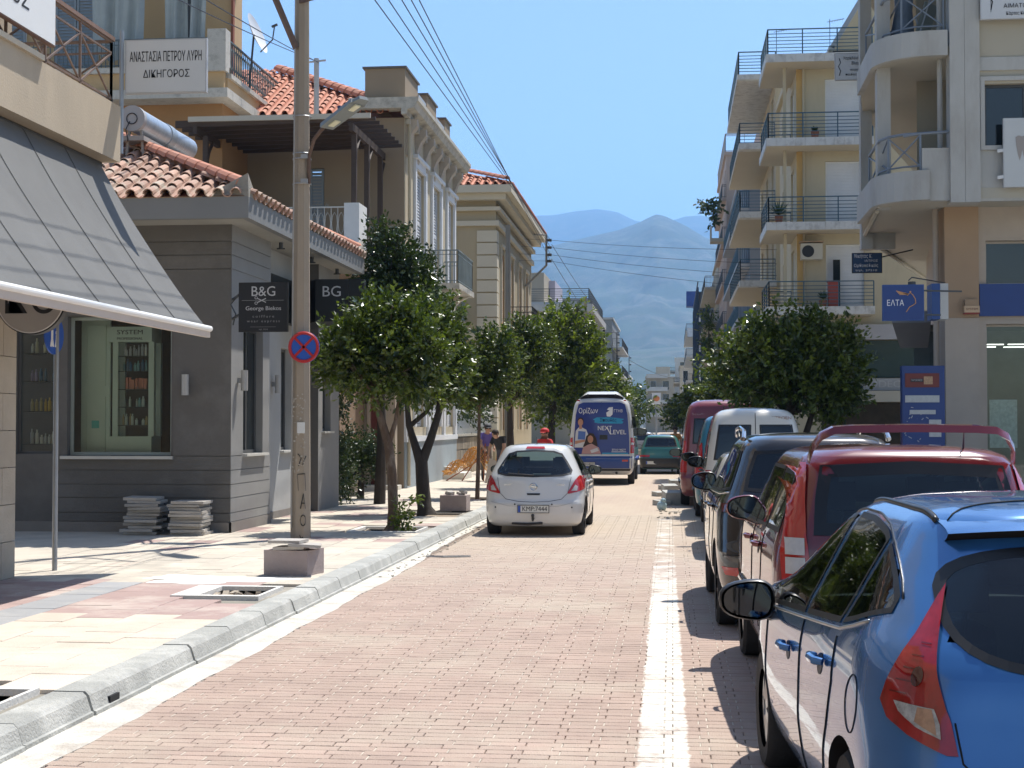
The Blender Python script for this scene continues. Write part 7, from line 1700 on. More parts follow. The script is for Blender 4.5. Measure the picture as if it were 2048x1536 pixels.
text('CORSA', .035, (.42, c.hit('B', .42, .83)[0].y - .006, .835), 'S', chrome, c.root, width=.16); text('OPEL', .035, (-.42, c.hit('B', -.42, .83)[0].y - .006, .835), 'S', chrome, c.root, width=.13)
yy = c.plate(.445, 'KMP:7444')
for x in (-.62, -.3, .3, .62): l, n_ = c.hit('B', x, .52 if abs(x) < .5 else .47); b = MB(); b.cyl(l - Vector((0, .006, 0)), l + Vector((0, .004, 0)), .014, n=10); b.build('parking_sensor', trim_b, c.root)
b = MB(); l, n_ = c.hit('B', 0, .99); b.tube([(0, l.y - .015, .985), (-.2, l.y - .02, 1.0), (-.42, l.y - .005, 1.015)], .010, 6); b.build('wiper', trim_b, c.root)
b = MB(); b.tube([(.0, .05, .30), (0, -.08, .27), (0, -.10, .33)], [.022, .02, .022], 8); b.ball((0, -.10, .345), .028, 8, 6); b.tube([(-.35, .06, .21), (-.1, -.0, .20), (.15, .02, .215)], .02, 6); b.build('tow_bar', trim_b, c.root, smooth=True)
b = MB(); b.tube([(.0, .75, 1.48), (.0, .62, 1.60)], [.008, .003], 6); b.build('aerial', trim_b, c.root)
c.mirror('L', 2.62, .98, pw_, .95, cover=trim_b); c.mirror('R', 2.62, .98, pw_, .95, cover=trim_b)
c.interior([(-.35, 1.95), (.35, 1.95), (-.38, 1.05), (.38, 1.05)], dash=2.7, top=1.2); c.finish()
b = MB(); b.box(-.62, .62, .25, 3.8, .17, .24); b.build('underbody', trim_b, c.root)

# --- blue hatchback, nearest at the right
pb = paint('car_blue', (.045, .17, .42), .25, metal=.45, inner=(.02, .02, .022), dust=.03)
H = [(.18, .72, .12, 3.78, .2, .4, .10), (.26, .80, .03, 3.90, .24, .45, .12), (.42, .845, .0, 3.95, .26, .45, .13), (.56, .86, .0, 3.95, .28, .45, .14), (.64, .858, .03, 3.93, .30, .46, .15), (.80, .85, .07, 3.85, .34, .46, .17), (.93, .825, .10, 3.66, .36, .48, .18),
     (1.0, .80, .135, 3.2, .37, .48, .19), (1.08, .755, .19, 2.95, .38, .45, .20), (1.22, .68, .31, 2.62, .38, .4, .20), (1.34, .61, .42, 2.34, .36, .36, .18), (1.40, .565, .47, 2.16, .34, .34, .15), (1.43, .52, .50, 2.05, .33, .32, .12), (1.465, .38, .62, 1.85, .3, .28, .08), (1.48, .2, .85, 1.6, .18, .18, .03)]
c = Car('hatchback', 'bright blue hatchback with dark windows parked nearest at the right', 3.96, H, pb, (1.50, 4.95), R(3.6), 'car', [(.70, .835), (3.19, .835)], taper=.10, group='cars parked along the right side', nz=60)
TOPY, TOPZ = [.50, .56, .66, .82, 1.05, 1.35, 1.7, 2.0, 2.3, 2.55, 2.80], [1.10, 1.155, 1.22, 1.295, 1.355, 1.385, 1.385, 1.35, 1.255, 1.12, .93]
topz = lambda y: float(np.interp(y, TOPY, TOPZ)); botz = lambda y: .885 + (2.8 - y) / 1.85 * .125 + max(0, .95 - y) * .16
def dlo(y0, y1, n=12): return [(y, botz(y)) for y in np.linspace(y0, y1, 4)] + [(y, topz(y)) for y in np.linspace(y1, y0, n)]
for sd_ in ('L', 'R'):
    c.window(sd_, [(.54, 1.10)] + [(y, botz(y)) for y in (.70, .85, .99)] + [(y, topz(y)) for y in np.linspace(.90, .56, 7)], .020, m=car_glass_d)
    c.window(sd_, [(y, botz(y)) for y in (1.03, 1.35, 1.70)] + [(y, topz(y)) for y in np.linspace(1.66, .95, 9)], .022, m=car_glass_d, label='rear side window reflecting the trees')
    c.window(sd_, [(y, botz(y)) for y in (1.76, 2.1, 2.45, 2.76)] + [(y, topz(y)) for y in np.linspace(2.72, 1.74, 10)], .022, m=car_glass_d)
    c.line('chrome_strip', sd_, [(y, botz(y) - .018) for y in np.linspace(.66, 2.8, 14)], M('strip_metal', (.35, .36, .36), .3, .05, metal=.8), .014)
    c.line('roof_moulding', sd_, [(y, topz(y) + .014) for y in np.linspace(.54, 2.78, 30)], trim_b, .010)
    c.line('door_gap', sd_, [(1.73, .30), (1.71, .6), (1.73, .93)], gap_m, .007); c.line('door_gap', sd_, [(1.0, .96), (.95, .80), (1.02, .62), (1.12, .45), (1.3, .32)], gap_m, .007); c.line('door_gap', sd_, [(2.85, .3), (2.86, .6), (2.80, .86)], gap_m, .007)
    c.handle(sd_, 1.20, .845, pb); c.handle(sd_, 2.05, .775, pb)
    if sd_ == 'L': c.line('fuel_flap', sd_, [(.60 + .085 * math.cos(a), .78 + .10 * math.sin(a)) for a in np.linspace(0, 2 * math.pi, 25)], gap_m, .004)
rw = [(.575 * math.copysign(abs(math.cos(a)) ** .62, math.cos(a)), 1.135 + (.205 * abs(math.sin(a)) ** .7 if math.sin(a) > 0 else -.20 * abs(math.sin(a)) ** .8)) for a in np.linspace(0, 2 * math.pi, 33)[:-1]]
c.window('B', rw, .03, m=car_glass_d, label='dark rear window wrapping round the tailgate')
c.window('F', [(-.62, 1.06), (-.48, 1.37), (.48, 1.37), (.62, 1.06)], .03)
# lamp cluster wraps round the corner: projected from the rear quarter
def corner_patch(c, name, pts, m, off, sg, parent=None, ang=42, res=.02):
    """pts: (u, z) along a plane turned by ang from the tail; u from car centre line out to the flank"""
    a = R(ang); nrm = Vector((sg * math.sin(a), -math.cos(a), 0)); tan_ = Vector((sg * math.cos(a), math.sin(a), 0)); P = np.array(pts); lo, hi = P.min(0), P.max(0)
    bm = bmesh.new(); vv = [bm.verts.new((p[0], p[1], 0)) for p in pts]
    for t in tessellate_polygon([[Vector((p[0], p[1], 0)) for p in pts]]): bm.faces.new([vv[i] for i in t])
    for ax in (0, 1):
        n = int((hi[ax] - lo[ax]) / res)
        for k in range(1, n + 1):
            co = [0, 0, 0]; co[ax] = lo[ax] + (hi[ax] - lo[ax]) * k / (n + 1); no = [0, 0, 0]; no[ax] = 1
            bmesh.ops.bisect_plane(bm, geom=bm.verts[:] + bm.edges[:] + bm.faces[:], plane_co=co, plane_no=no, dist=1e-6)
    base = Vector((sg * .62, .31, 0)); bad = []
    for v in bm.verts:
        o_ = base + tan_ * v.co.x + Vector((0, 0, v.co.y)) + nrm * 2; l, nn, _, _ = c.bvh.ray_cast(o_, -nrm)
        if l is None: bad.append(v)
        else: v.co = l + nn * off
    if bad: bmesh.ops.delete(bm, geom=bad, context='VERTS')
    bmesh.ops.recalc_face_normals(bm, faces=bm.faces); bm.faces.ensure_lookup_table()
    if len(bm.faces) and bm.faces[0].normal.dot(nrm) < 0: bmesh.ops.reverse_faces(bm, faces=bm.faces)
    me = bpy.data.meshes.new(name); bm.to_mesh(me); bm.free(); me.materials.append(m); me.polygons.foreach_set('use_smooth', [True] * len(me.polygons)); return link(name, me, parent or c.root)
lens = M('lamp_red_deep', (.30, .006, .008), .05, .45, 16, coat=1.0, stretch=(1, 1, .35)); lens.node_tree.nodes['Principled BSDF'].inputs['Coat Roughness'].default_value = .01
rib = M('lamp_rib', (.14, .004, .005), .1, .1, coat=1.0); lamp_amber2 = M('lamp_amber_dull', (.40, .22, .13), .12, .3, 40, coat=1.0); lamp_clear2 = M('lamp_clear_dull', (.38, .36, .33), .12, .5, 50, coat=1.0)
for sg in (-1, 1):
    P = [(.02, 1.19), (.085, 1.04), (.17, .86), (.20, .80), (.12, .775), (-.02, .735), (-.15, .70), (-.16, .72), (-.12, .82), (-.06, .95), (-.02, 1.08)]
    P = [(-u, z) for u, z in P]
    Q = [(.02, 1.21), (.06, 1.05), (.125, .90), (.14, .84), (.10, .79), (.0, .745), (-.13, .70), (-.165, .70), (-.13, .80), (-.07, .93), (-.02, 1.08)]
    o = corner_patch(c, 'tail_light', Q, lens, .012, sg)
    corner_patch(c, 'lamp_lens', [(.075, .845), (.05, .815), (-.02, .775), (-.11, .745), (-.10, .79), (-.075, .835)], lamp_clear2, .017, sg, o)
    corner_patch(c, 'lamp_indicator', [(-.02, .835), (-.015, .79), (-.095, .755), (-.085, .79), (-.068, .833)], lamp_amber2, .019, sg, o)
    corner_patch(c, 'lamp_bulb', [(.0 + .022*math.cos(a), .925 + .03*math.sin(a)) for a in np.linspace(0, 6.28, 13)[:-1]], M('lamp_dark', (.06, .003, .003), .1, 0, coat=1), .015, sg, o)
    for k in range(5): corner_patch(c, 'lamp_rib', [(.10 - .02 * k, .87 + k * .038), (.03 - .012 * k, .868 + k * .038), (.03 - .012 * k, .873 + k * .038), (.10 - .02 * k, .875 + k * .038)], rib, .0145, sg, o)
c.line('panel_gap', 'B', [(-.575, .80), (-.56, .68), (-.5, .62), (0, .6), (.5, .62), (.56, .68), (.575, .80)], gap_m, .007)
# roof: black ditch strips and rear spoiler seam
for sg in (-1, 1):
    c.line('roof_strip', 'T', [(sg * .50, .70), (sg * .505, 1.0), (sg * .50, 1.4), (sg * .49, 1.8), (sg * .46, 2.05)], trim_b, .026)
c.line('spoiler_edge', 'T', [(-.47, .66), (-.40, .74), (-.2, .79), (0, .80), (.2, .79), (.40, .74), (.47, .66)], gap_m, .007)
b = MB()
def sp(u, v): x = -.50 + 1.0 * u; yb = .42 + .17 * (abs(x) / .5) ** 2.2; return (x, yb + .22 * v - .06 * (1 - v), 1.398 + .05 * v ** .6 - .03 * (abs(x) / .5) ** 2 + .006)
b.grid(sp, 30, 8); b.grid(lambda u, v: (sp(u, 0)[0], sp(u, 0)[1] + .10 * v, sp(u, 0)[2] - .028 * math.sin(min(1, v * 1.6) * math.pi / 2)), 30, 4); b.build('spoiler', pb, c.root, smooth='all')
c.mirror('L', 2.66, .885, pb, 1.10, out=.13, cover=trim_b); c.mirror('R', 2.66, .885, pb, 1.1, cover=pb)
l, n_ = c.hit('B', 0, .98); b = MB(); b.tube([(0, l.y - .015, .96), (.2, l.y - .02, .98), (.36, l.y, 1.0)], .010, 6); b.build('wiper', trim_b, c.root)
c.plate(.70, 'KMP:2518'); c.interior([(-.36, 2.0), (.36, 2.0), (-.38, 1.1), (.38, 1.1)], dash=2.75, top=1.18); c.finish()
b = MB(); b.box(-.62, .62, .25, 3.8, .17, .24); b.build('underbody', trim_b, c.root); c.root.scale = (1, 1, 1.03)

# --- red compact suv with high wing spoiler
pr = paint('car_red', (.15, .008, .011), .25, metal=.0, inner=(.30, .33, .30), dust=.06)
H = [(.24, .70, .14, 3.80, .15, .4, .05), (.32, .80, .03, 3.92, .2, .45, .06), (.45, .835, .0, 3.98, .22, .45, .06), (.62, .845, .0, 3.98, .22, .45, .06), (.70, .84, .06, 3.96, .2, .45, .06), (.90, .835, .075, 3.9, .2, .46, .06), (1.02, .82, .085, 3.6, .2, .48, .06), (1.08, .80, .10, 3.15, .2, .48, .06),
     (1.2, .755, .14, 2.85, .2, .4, .06), (1.36, .70, .20, 2.55, .2, .38, .06), (1.48, .655, .25, 2.3, .2, .35, .06), (1.545, .61, .29, 2.15, .22, .32, .06), (1.58, .52, .36, 2.0, .25, .3, .05), (1.597, .34, .6, 1.8, .2, .25, .03), (1.602, .15, .9, 1.5, .1, .1, .01)]
c = Car('compact_suv', 'dark red compact suv with a raised wing spoiler parked behind the blue car', 4.0, H, pr, (1.42, 8.85), R(1.2), 'car', [(.78, .825), (3.14, .825)], wr=.33, taper=.06, group='cars parked along the right side')
c.window('B', [(-.595, 1.10), (-.575, 1.3), (-.535, 1.49), (0, 1.515), (.535, 1.49), (.575, 1.3), (.595, 1.10), (0, 1.09)], .07, label='large rear window with the cabin mirror visible through it')
for sd_ in ('L', 'R'):
    c.window(sd_, [(.36, 1.10), (1.0, 1.09), (1.0, 1.46), (.46, 1.46)], .03); c.window(sd_, [(1.05, 1.09), (1.75, 1.08), (1.75, 1.47), (1.05, 1.47)], .022); c.window(sd_, [(1.8, 1.08), (2.95, 1.07), (2.5, 1.36), (2.15, 1.46), (1.8, 1.47)], .022)
    c.line('door_gap', sd_, [(1.78, .4), (1.78, 1.07)], gap_m); c.line('door_gap', sd_, [(1.03, 1.07), (1.05, .8), (1.25, .45)], gap_m); c.line('door_gap', sd_, [(2.85, .4), (2.86, 1.05)], gap_m); c.handle(sd_, 1.25, .97, pr); c.handle(sd_, 1.95, .97, pr)
    c.line('side_rub_strip', sd_, [(.25, .70), (.5, .72)], pr, .03); c.line('side_rub_strip', sd_, [(1.2, .62), (2.8, .62)], pr, .05)
c.window('F', [(-.62, 1.14), (-.52, 1.5), (.52, 1.5), (.62, 1.14)], .03)
for sg in (-1, 1):
    o = c.patch('tail_light', 'B', [(sg * .60, .72), (sg * .76, .72), (sg * .775, 1.0), (sg * .73, 1.2), (sg * .665, 1.50), (sg * .60, 1.50), (sg * .625, 1.3), (sg * .635, 1.1)][::sg], lamp_red, .012, res=.03)
    for z0, z1 in ((.99, 1.08), (.885, .975)): c.patch('lamp_lens', 'B', [(sg * .645, z0), (sg * .745, z0), (sg * .745, z1), (sg * .645, z1)][::sg], lamp_clear, .017, parent=o)
b = MB(); pts = [(-.60, .34, 1.53), (-.585, .27, 1.60), (-.54, .22, 1.665), (-.47, .20, 1.70), (-.35, .19, 1.708), (0, .18, 1.712), (.35, .19, 1.708), (.47, .20, 1.70), (.54, .22, 1.665), (.585, .27, 1.60), (.60, .34, 1.53)]
vs = []
for (x, y, z) in pts:
    w0 = .055
    for dy, dz in ((-w0, -.030), (-w0 * .6, .012), (w0, .018), (w0, -.022)): vs.append((x, y + dy, z + dz))
n = 4; b.add(vs, [(j*n + i, j*n + (i+1) % n, (j+1)*n + (i+1) % n, (j+1)*n + i) for j in range(len(pts) - 1) for i in range(n)] + [(0, 1, 2, 3), tuple(4 * (len(pts) - 1) + i for i in range(4))]); b.build('spoiler', pr, c.root, smooth=True)
l, n_ = c.hit('T', .30, .5); b = MB(); b.tube([(.37, .62, 1.58), (.31, .30, 1.70)], [.008, .003], 6); b.build('aerial', trim_b, c.root)
c.mirror('L', 2.85, 1.09, pr, 1.05, out=.14); c.mirror('R', 2.85, 1.09, pr, 1.05, out=.14)
c.plate(.60, 'KMP:3071'); c.interior([(-.36, 1.95), (.36, 1.95), (-.38, 1.0), (.38, 1.0)], zs=.75, dash=2.75, top=1.33)
b = MB(); b.obox((0, 2.45, 1.42), (.24, .03, .065)); b.bar((0, 2.45, 1.45), (0, 2.47, 1.52), .02, .02); b.build('cabin_mirror', trim_b, c.root)
c.finish(); b = MB(); b.box(-.62, .62, .25, 3.8, .23, .30); b.build('underbody', trim_b, c.root); c.root.scale = (1, 1, 1.045)

# --- dark suv with silver roof rails
pd = paint('car_dark', (.022, .020, .022), .22, metal=.3, dust=.12)
H = [(.24, .76, .15, 4.2, .2, .4, .1), (.32, .86, .03, 4.32, .26, .45, .1), (.48, .90, .0, 4.38, .28, .45, .11), (.66, .91, .0, 4.38, .28, .45, .12), (.76, .905, .05, 4.36, .28, .45, .13), (.95, .90, .09, 4.25, .3, .46, .13), (1.06, .87, .12, 3.9, .3, .48, .14), (1.12, .84, .16, 3.4, .3, .46, .14),
     (1.25, .78, .24, 3.0, .28, .4, .13), (1.42, .71, .34, 2.7, .26, .38, .12), (1.54, .66, .40, 2.45, .25, .35, .1), (1.60, .60, .46, 2.3, .26, .32, .08), (1.635, .48, .6, 2.1, .25, .3, .06), (1.65, .3, .85, 1.9, .2, .2, .03), (1.655, .12, 1.1, 1.6, .1, .1, .01)]
c = Car('suv', 'dark brown black suv with silver roof rails parked before the red one', 4.4, H, pd, (1.28, 13.0), R(.6), 'car', [(.80, .885), (3.45, .885)], wr=.35, taper=.08, group='cars parked along the right side')
c.window('B', [(-.66, 1.17), (-.62, 1.32), (-.55, 1.50), (0, 1.53), (.55, 1.50), (.62, 1.32), (.66, 1.17), (0, 1.12)], .03, m=car_glass_d)
for sd_ in ('L', 'R'):
    c.window(sd_, [(.45, 1.17), (.95, 1.14), (.95, 1.5), (.62, 1.5)], .025, m=car_glass_d); c.window(sd_, [(1.0, 1.14), (1.85, 1.12), (1.85, 1.54), (1.0, 1.52)], .022, m=car_glass_d); c.window(sd_, [(1.9, 1.12), (3.15, 1.1), (2.6, 1.42), (2.3, 1.53), (1.9, 1.54)], .022, m=car_glass_d)
    c.line('chrome_strip', sd_, [(.45, 1.15), (.95, 1.12), (1.9, 1.10), (3.1, 1.08)], chrome, .014); c.handle(sd_, 1.3, 1.0, pd); c.handle(sd_, 2.1, .98, pd); c.line('door_gap', sd_, [(1.88, .4), (1.88, 1.1)], gap_m); c.line('door_gap', sd_, [(.98, 1.1), (1.1, .8), (1.3, .45)], gap_m)
    sg = -1 if sd_ == 'L' else 1; b = MB(); b.tube([(sg * .64, .66, 1.60), (sg * .63, .72, 1.665), (sg * .62, 1.6, 1.70), (sg * .61, 2.3, 1.68), (sg * .60, 2.4, 1.62)], [.028, .022, .018, .018, .025], 8); b.build('roof_rail', chrome, c.root, smooth=True)
c.window('F', [(-.62, 1.2), (-.52, 1.55), (.52, 1.55), (.62, 1.2)], .03)
for sg in (-1, 1):
    c.patch('tail_light', 'B', [(sg * .58, 1.00), (sg * .84, .99), (sg * .84, 1.06), (sg * .60, 1.07)][::sg], M('lamp_smoked', (.10, .008, .008), .08, .1, coat=1.0), .010); c.patch('rear_reflector', 'B', [(sg * .60, .47), (sg * .82, .48), (sg * .85, .545), (sg * .57, .545)][::sg], lamp_red, .008)
    c.line('bumper_crease', 'B', [(sg * .84, .64), (sg * .6, .66), (0, .66)], gap_m, .008)
c.line('panel_gap', 'B', [(-.70, 1.12), (-.66, .9), (-.6, .72), (0, .70), (.6, .72), (.66, .9), (.70, 1.12)], gap_m)
c.mirror('L', 3.0, 1.13, pd, 1.1, out=.14, cover=trim_b); c.mirror('R', 3.0, 1.13, pd, 1.1, out=.14, cover=trim_b); c.plate(.85, 'KMP:6610')
c.interior([(-.38, 2.1), (.38, 2.1), (-.4, 1.2), (.4, 1.2)], zs=.75, top=1.38); c.finish(); b = MB(); b.box(-.62, .62, .25, 4.2, .23, .30); b.build('underbody', trim_b, c.root); c.root.scale = (1, 1, 1.045)

# --- small cream car hidden behind the suv
pcw = paint('car_cream', (.55, .52, .45), .3, dust=.3)
H0 = [(.18, .70, .10, 3.6, .2, .35, .08), (.25, .78, .03, 3.72, .24, .4, .08), (.42, .81, .0, 3.78, .25, .4, .08), (.58, .815, .0, 3.78, .25, .4, .08), (.64, .81, .035, 3.75, .25, .4, .09), (.80, .80, .06, 3.7, .25, .42, .1), (.90, .78, .08, 3.4, .25, .45, .1), (.97, .75, .12, 3.05, .25, .42, .1), (1.2, .66, .27, 2.6, .24, .38, .1), (1.34, .59, .36, 2.3, .24, .34, .1), (1.40, .52, .42, 2.1, .24, .3, .08), (1.43, .35, .6, 1.8, .2, .2, .05), (1.44, .12, .9, 1.5, .1, .1, .02)]
c = Car('hatchback', 'small cream car mostly hidden between the dark suv and the white van', 3.8, H0, pcw, (1.28, 20.3), 0, 'car', [(.62, .795), (3.05, .795)], taper=.09, group='cars parked along the right side')
for sd_ in ('L', 'R'): c.window(sd_, [(.55, .97), (1.55, .95), (1.55, 1.34), (.85, 1.33)], .022); c.window(sd_, [(1.6, .95), (2.6, .94), (2.1, 1.26), (1.9, 1.34), (1.6, 1.34)], .022); c.handle(sd_, 1.7, .84, trim_b)
c.window('B', [(-.58, 1.0), (-.48, 1.32), (.48, 1.32), (.58, 1.0)], .03); c.window('F', [(-.58, 1.02), (-.48, 1.34), (.48, 1.34), (.58, 1.02)], .03)
for sg in (-1, 1): c.patch('tail_light', 'B', [(sg * .62, .70), (sg * .78, .70), (sg * .76, .92), (sg * .66, .92)][::sg], lamp_red, .012)
c.line('bumper_crease', 'B', [(-.8, .60), (0, .62), (.8, .60)], gap_m, .01); c.plate(.5, 'KMP:1184'); c.mirror('L', 2.5, .95, trim_b, .95, cover=trim_b); c.mirror('R', 2.5, .95, trim_b, .95, cover=trim_b); c.finish()
# --- high roofed vans
def van(label, name, L, W, Ht, pm, pos, rear, side_glass=True, group='cars parked along the right side', wr=.31, cat='van', ta=.03, rz=0.0):
    hw = W / 2
    H = [(.22, hw - .10, .10, L - .2, .12, .35, .03), (.30, hw - .03, .03, L - .06, .14, .4, .03), (.46, hw - .005, .0, L, .15, .4, .03), (.62, hw, .0, L, .15, .4, .03), (.68, hw, .04, L - .02, .14, .4, .03), (.95, hw - .01, .06, L - .08, .14, .42, .03), (1.05, hw - .03, .07, L - .55, .14, .45, .03), (1.15, hw - .05, .08, L - .95, .14, .42, .03),
         (Ht * .72, hw - .10, .12, L - 1.25, .15, .36, .04), (Ht * .86, hw - .16, .17, L - 1.55, .18, .3, .05), (Ht * .93, hw - .21, .22, L - 1.7, .2, .28, .06), (Ht * .97, hw - .30, .30, L - 1.85, .22, .25, .07), (Ht * .99, hw - .48, .45, L - 2.0, .2, .2, .06), (Ht, .12, 1.0, L - 2.3, .1, .1, .0)]
    H = sorted(H, key=lambda r: r[0])
    c = Car(name, label, L, H, pm, pos, rz, cat, [(.72, hw - .02), (L - .80, hw - .02)], wr=wr, taper=ta, group=group)
    z0, z1 = Ht * .58, Ht * .86
    if rear == 'doors':
        for sg in (-1, 1):
            c.window('B', [(sg * .07, z0), (sg * (hw - .17), z0), (sg * (hw - .26), z1), (sg * .07, z1)][::sg], .03, m=car_glass_d); c.patch('tail_light', 'B', [(sg * (hw - .13), .68), (sg * (hw - .02), .68), (sg * (hw - .05), 1.05), (sg * (hw - .13), 1.05)][::sg], lamp_red, .012)
        c.line('door_gap', 'B', [(0, .35), (0, Ht * .95)], gap_m, .012)
    elif rear == 'tall_lights':
        for sg in (-1, 1): c.patch('tail_light', 'B', [(sg * (hw - .16), .75), (sg * (hw - .02), .75), (sg * (hw - .06), 1.45), (sg * (hw - .16), 1.45)][::sg], lamp_red, .012)
        c.line('door_gap', 'B', [(0, .45), (0, Ht * .94)], gap_m, .012)
        for sg in (-1, 1): c.window('B', [(sg * .08, z0), (sg * (hw - .28), z0), (sg * (hw - .32), z1 - .1), (sg * .08, z1 - .1)][::sg], .03, m=car_glass_d, cut=False)
    for sd_ in ('L', 'R'):
        c.window(sd_, [(L - 2.1, 1.1), (L - 1.15, 1.08), (L - 1.45, Ht * .78), (L - 2.1, Ht * .8)], .03, m=car_glass_d)
        if side_glass: c.window(sd_, [(.35, 1.12), (1.15, 1.12), (1.15, Ht * .8), (.42, Ht * .8)], .03, m=car_glass_d, cut=False)
        c.line('door_gap', sd_, [(L - 2.2, .35), (L - 2.2, Ht * .85)], gap_m); c.line('door_gap', sd_, [(L - 1.05, .35), (L - 1.05, 1.05)], gap_m); c.handle(sd_, L - 2.05, 1.0, trim_b); c.line('side_rub_strip', sd_, [(1.1, .5), (L - 1.3, .5)], trim_b, .06)
    c.window('F', [(-hw + .22, 1.12), (-hw + .3, Ht * .8), (hw - .3, Ht * .8), (hw - .22, 1.12)], .03, m=car_glass_d)
    c.mirror('L', L - 1.25, 1.10, trim_b, 1.2, out=.13, cover=trim_b); c.mirror('R', L - 1.25, 1.10, trim_b, 1.2, out=.13, cover=trim_b); c.plate(.56, ''); c.finish()
    b = MB(); b.box(-hw + .2, hw - .2, .25, L - .3, .22, .32); b.build('underbody', trim_b, c.root); return c
pvw = paint('van_white', (.58, .56, .50), .35, dust=.2, inner=(.03, .03, .03))
c = van('off white high roofed small van with two barn doors and dark windows', 'small_van', 4.0, 1.72, 2.10, pvw, (1.36, 24.9), 'doors')
text('CITROËN', .07, (.42, c.hit('B', .42, 1.93)[0].y - .008, 1.915), 'S', M('van_letter', (.22, .10, .06), .6, .1), c.root, width=.34)
van('teal small van showing only its edge between the white and red vans', 'small_van', 3.9, 1.72, 2.02, paint('van_teal', (.015, .17, .24), .3), (1.28, 29.2), 'tall_lights')
c = van('large dark red panel van farthest of the parked row', 'panel_van', 5.0, 1.95, 2.38, paint('van_red', (.20, .015, .025), .3), (1.13, 33.4), 'tall_lights', side_glass=False, wr=.33)
text('Scudo', .07, (-.55, c.hit('B', -.55, 2.05)[0].y - .008, 2.04), 'S', M('van_letter2', (.4, .25, .25), .6, .1), c.root, width=.3)
# --- minibus
pm_ = paint('bus_white', (.60, .60, .58), .35, dust=.18)
L, hw, Ht = 6.0, .99, 2.66
H = [(.30, .86, .12, 5.85, .12, .4, .02), (.40, .94, .03, 5.95, .14, .45, .02), (.60, .98, .0, 6.0, .15, .45, .02), (.78, .99, .0, 6.0, .15, .45, .02), (.84, .99, .05, 5.98, .13, .45, .02), (1.1, .99, .07, 5.6, .13, .46, .02), (1.25, .98, .08, 5.2, .13, .48, .02), (1.7, .95, .10, 4.75, .13, .4, .03), (2.1, .90, .13, 4.4, .14, .36, .03), (2.40, .85, .17, 4.1, .18, .3, .04), (2.55, .77, .22, 3.9, .22, .28, .05), (2.62, .66, .30, 3.7, .24, .25, .06), (2.655, .45, .5, 3.4, .2, .2, .04), (2.665, .15, 1.0, 3.0, .1, .1, .0)]
c = Car('minibus', 'white minibus with a dark blue school advert covering its rear doors', L, H, pm_, (-2.13, 45.2), R(.0), 'minibus', [(1.05, .965), (5.0, .965)], wr=.36, taper=.03, nz=50)
adb = M('advert_blue', (.022, .035, .20), .35, .05, 2, coat=.5)
ad = c.patch('advert', 'B', [(-.84, .92), (.84, .92), (.83, 1.4), (.78, 2.1), (.70, 2.42), (.55, 2.48), (-.55, 2.48), (-.70, 2.42), (-.78, 2.1), (-.83, 1.4)], adb, .006, res=.08)
adbus = M('advert_blue2', (.03, .07, .25), .4, .1); c.patch('bumper_wrap', 'B', [(-.9, .50), (.9, .50), (.92, .86), (-.92, .86)], adbus, .006, res=.1); c.patch('lower_bumper', 'B', [(-.85, .42), (.85, .42), (.88, .49), (-.88, .49)], trim_b, .008)
def adtext(t_, size, x, z, m, w_, sh=0): l, n_ = c.hit('B', x, z); o = text(t_, size, (x, l.y - .016, z), 'S', m, ad, width=w_, shear=sh); o.rotation_euler[0] = R(90) - math.atan2(max(0, -0.0), 1); return o
adtext('Ορίζων', .22, -.40, 2.22, ink_w, .58); adtext('ΓΤΗΒ', .12, .50, 2.22, ink_w, .26)
cy = M('advert_cyan', (.03, .32, .55), .5, .1); skin = M('advert_skin', (.48, .24, .15), .6, .1, 8); hair_ = M('advert_hair', (.035, .018, .012), .6, .1); shirt = M('advert_shirt', (.60, .60, .60), .6, .08); pinkt = M('advert_pink', (.48, .28, .26), .6, .1); folder = M('advert_folder', (.08, .16, .42), .6, .05); qrw = M('advert_paper', (.65, .65, .65), .6, .05)
def adp(name, poly, m, off): return c.patch(name, 'B', poly, m, off, parent=ad, res=.08)
adp('brush_stroke', [(-.22, 1.88), (-.10, 1.85), (.62, 1.84), (.66, 1.89), (.60, 1.93), (.68, 1.98), (.30, 2.03), (-.14, 2.03), (-.26, 1.97), (-.20, 1.93)], cy, .010); adtext('Σπουδές', .15, .20, 1.94, M('advert_navy', (.01, .03, .14), .5, 0), .5)
adtext('NEXT', .19, .10, 1.70, ink_w, .42, .0); adtext('LEVEL', .19, .50, 1.58, ink_w, .48, .0); b = MB(); l, n_ = c.hit('B', .2, 1.62); b.bar((.16, l.y - .014, 1.74), (.27, l.y - .014, 1.52), .008, .025); b.build('letter_stroke', ink_w, ad)
adp('leaf_logo', [(.16, 2.06), (.26, 2.05), (.33, 2.12), (.34, 2.34), (.22, 2.33), (.16, 2.26), (.24, 2.24), (.14, 2.17)], ink_w, .010)
el = lambda cx, cz, rx, rz_, n=18: [(cx + rx * math.cos(2*math.pi*i/n), cz + rz_ * math.sin(2*math.pi*i/n)) for i in range(n)]
adp('printed_shirt', [(-.82, 1.12), (-.46, 1.12), (-.40, 1.5), (-.46, 1.66), (-.58, 1.72), (-.70, 1.72), (-.78, 1.62)], shirt, .009); adp('printed_neck', [(-.68, 1.68), (-.59, 1.68), (-.60, 1.80), (-.67, 1.80)], skin, .011); adp('printed_hair', el(-.635, 1.91, .095, .12), hair_, .010); adp('printed_face', el(-.635, 1.88, .078, .105), skin, .012)
adp('printed_folder', [(-.72, 1.36), (-.50, 1.36), (-.48, 1.60), (-.70, 1.62)], folder, .013); adp('printed_arm', [(-.80, 1.22), (-.5, 1.3), (-.5, 1.36), (-.8, 1.32)], skin, .014)
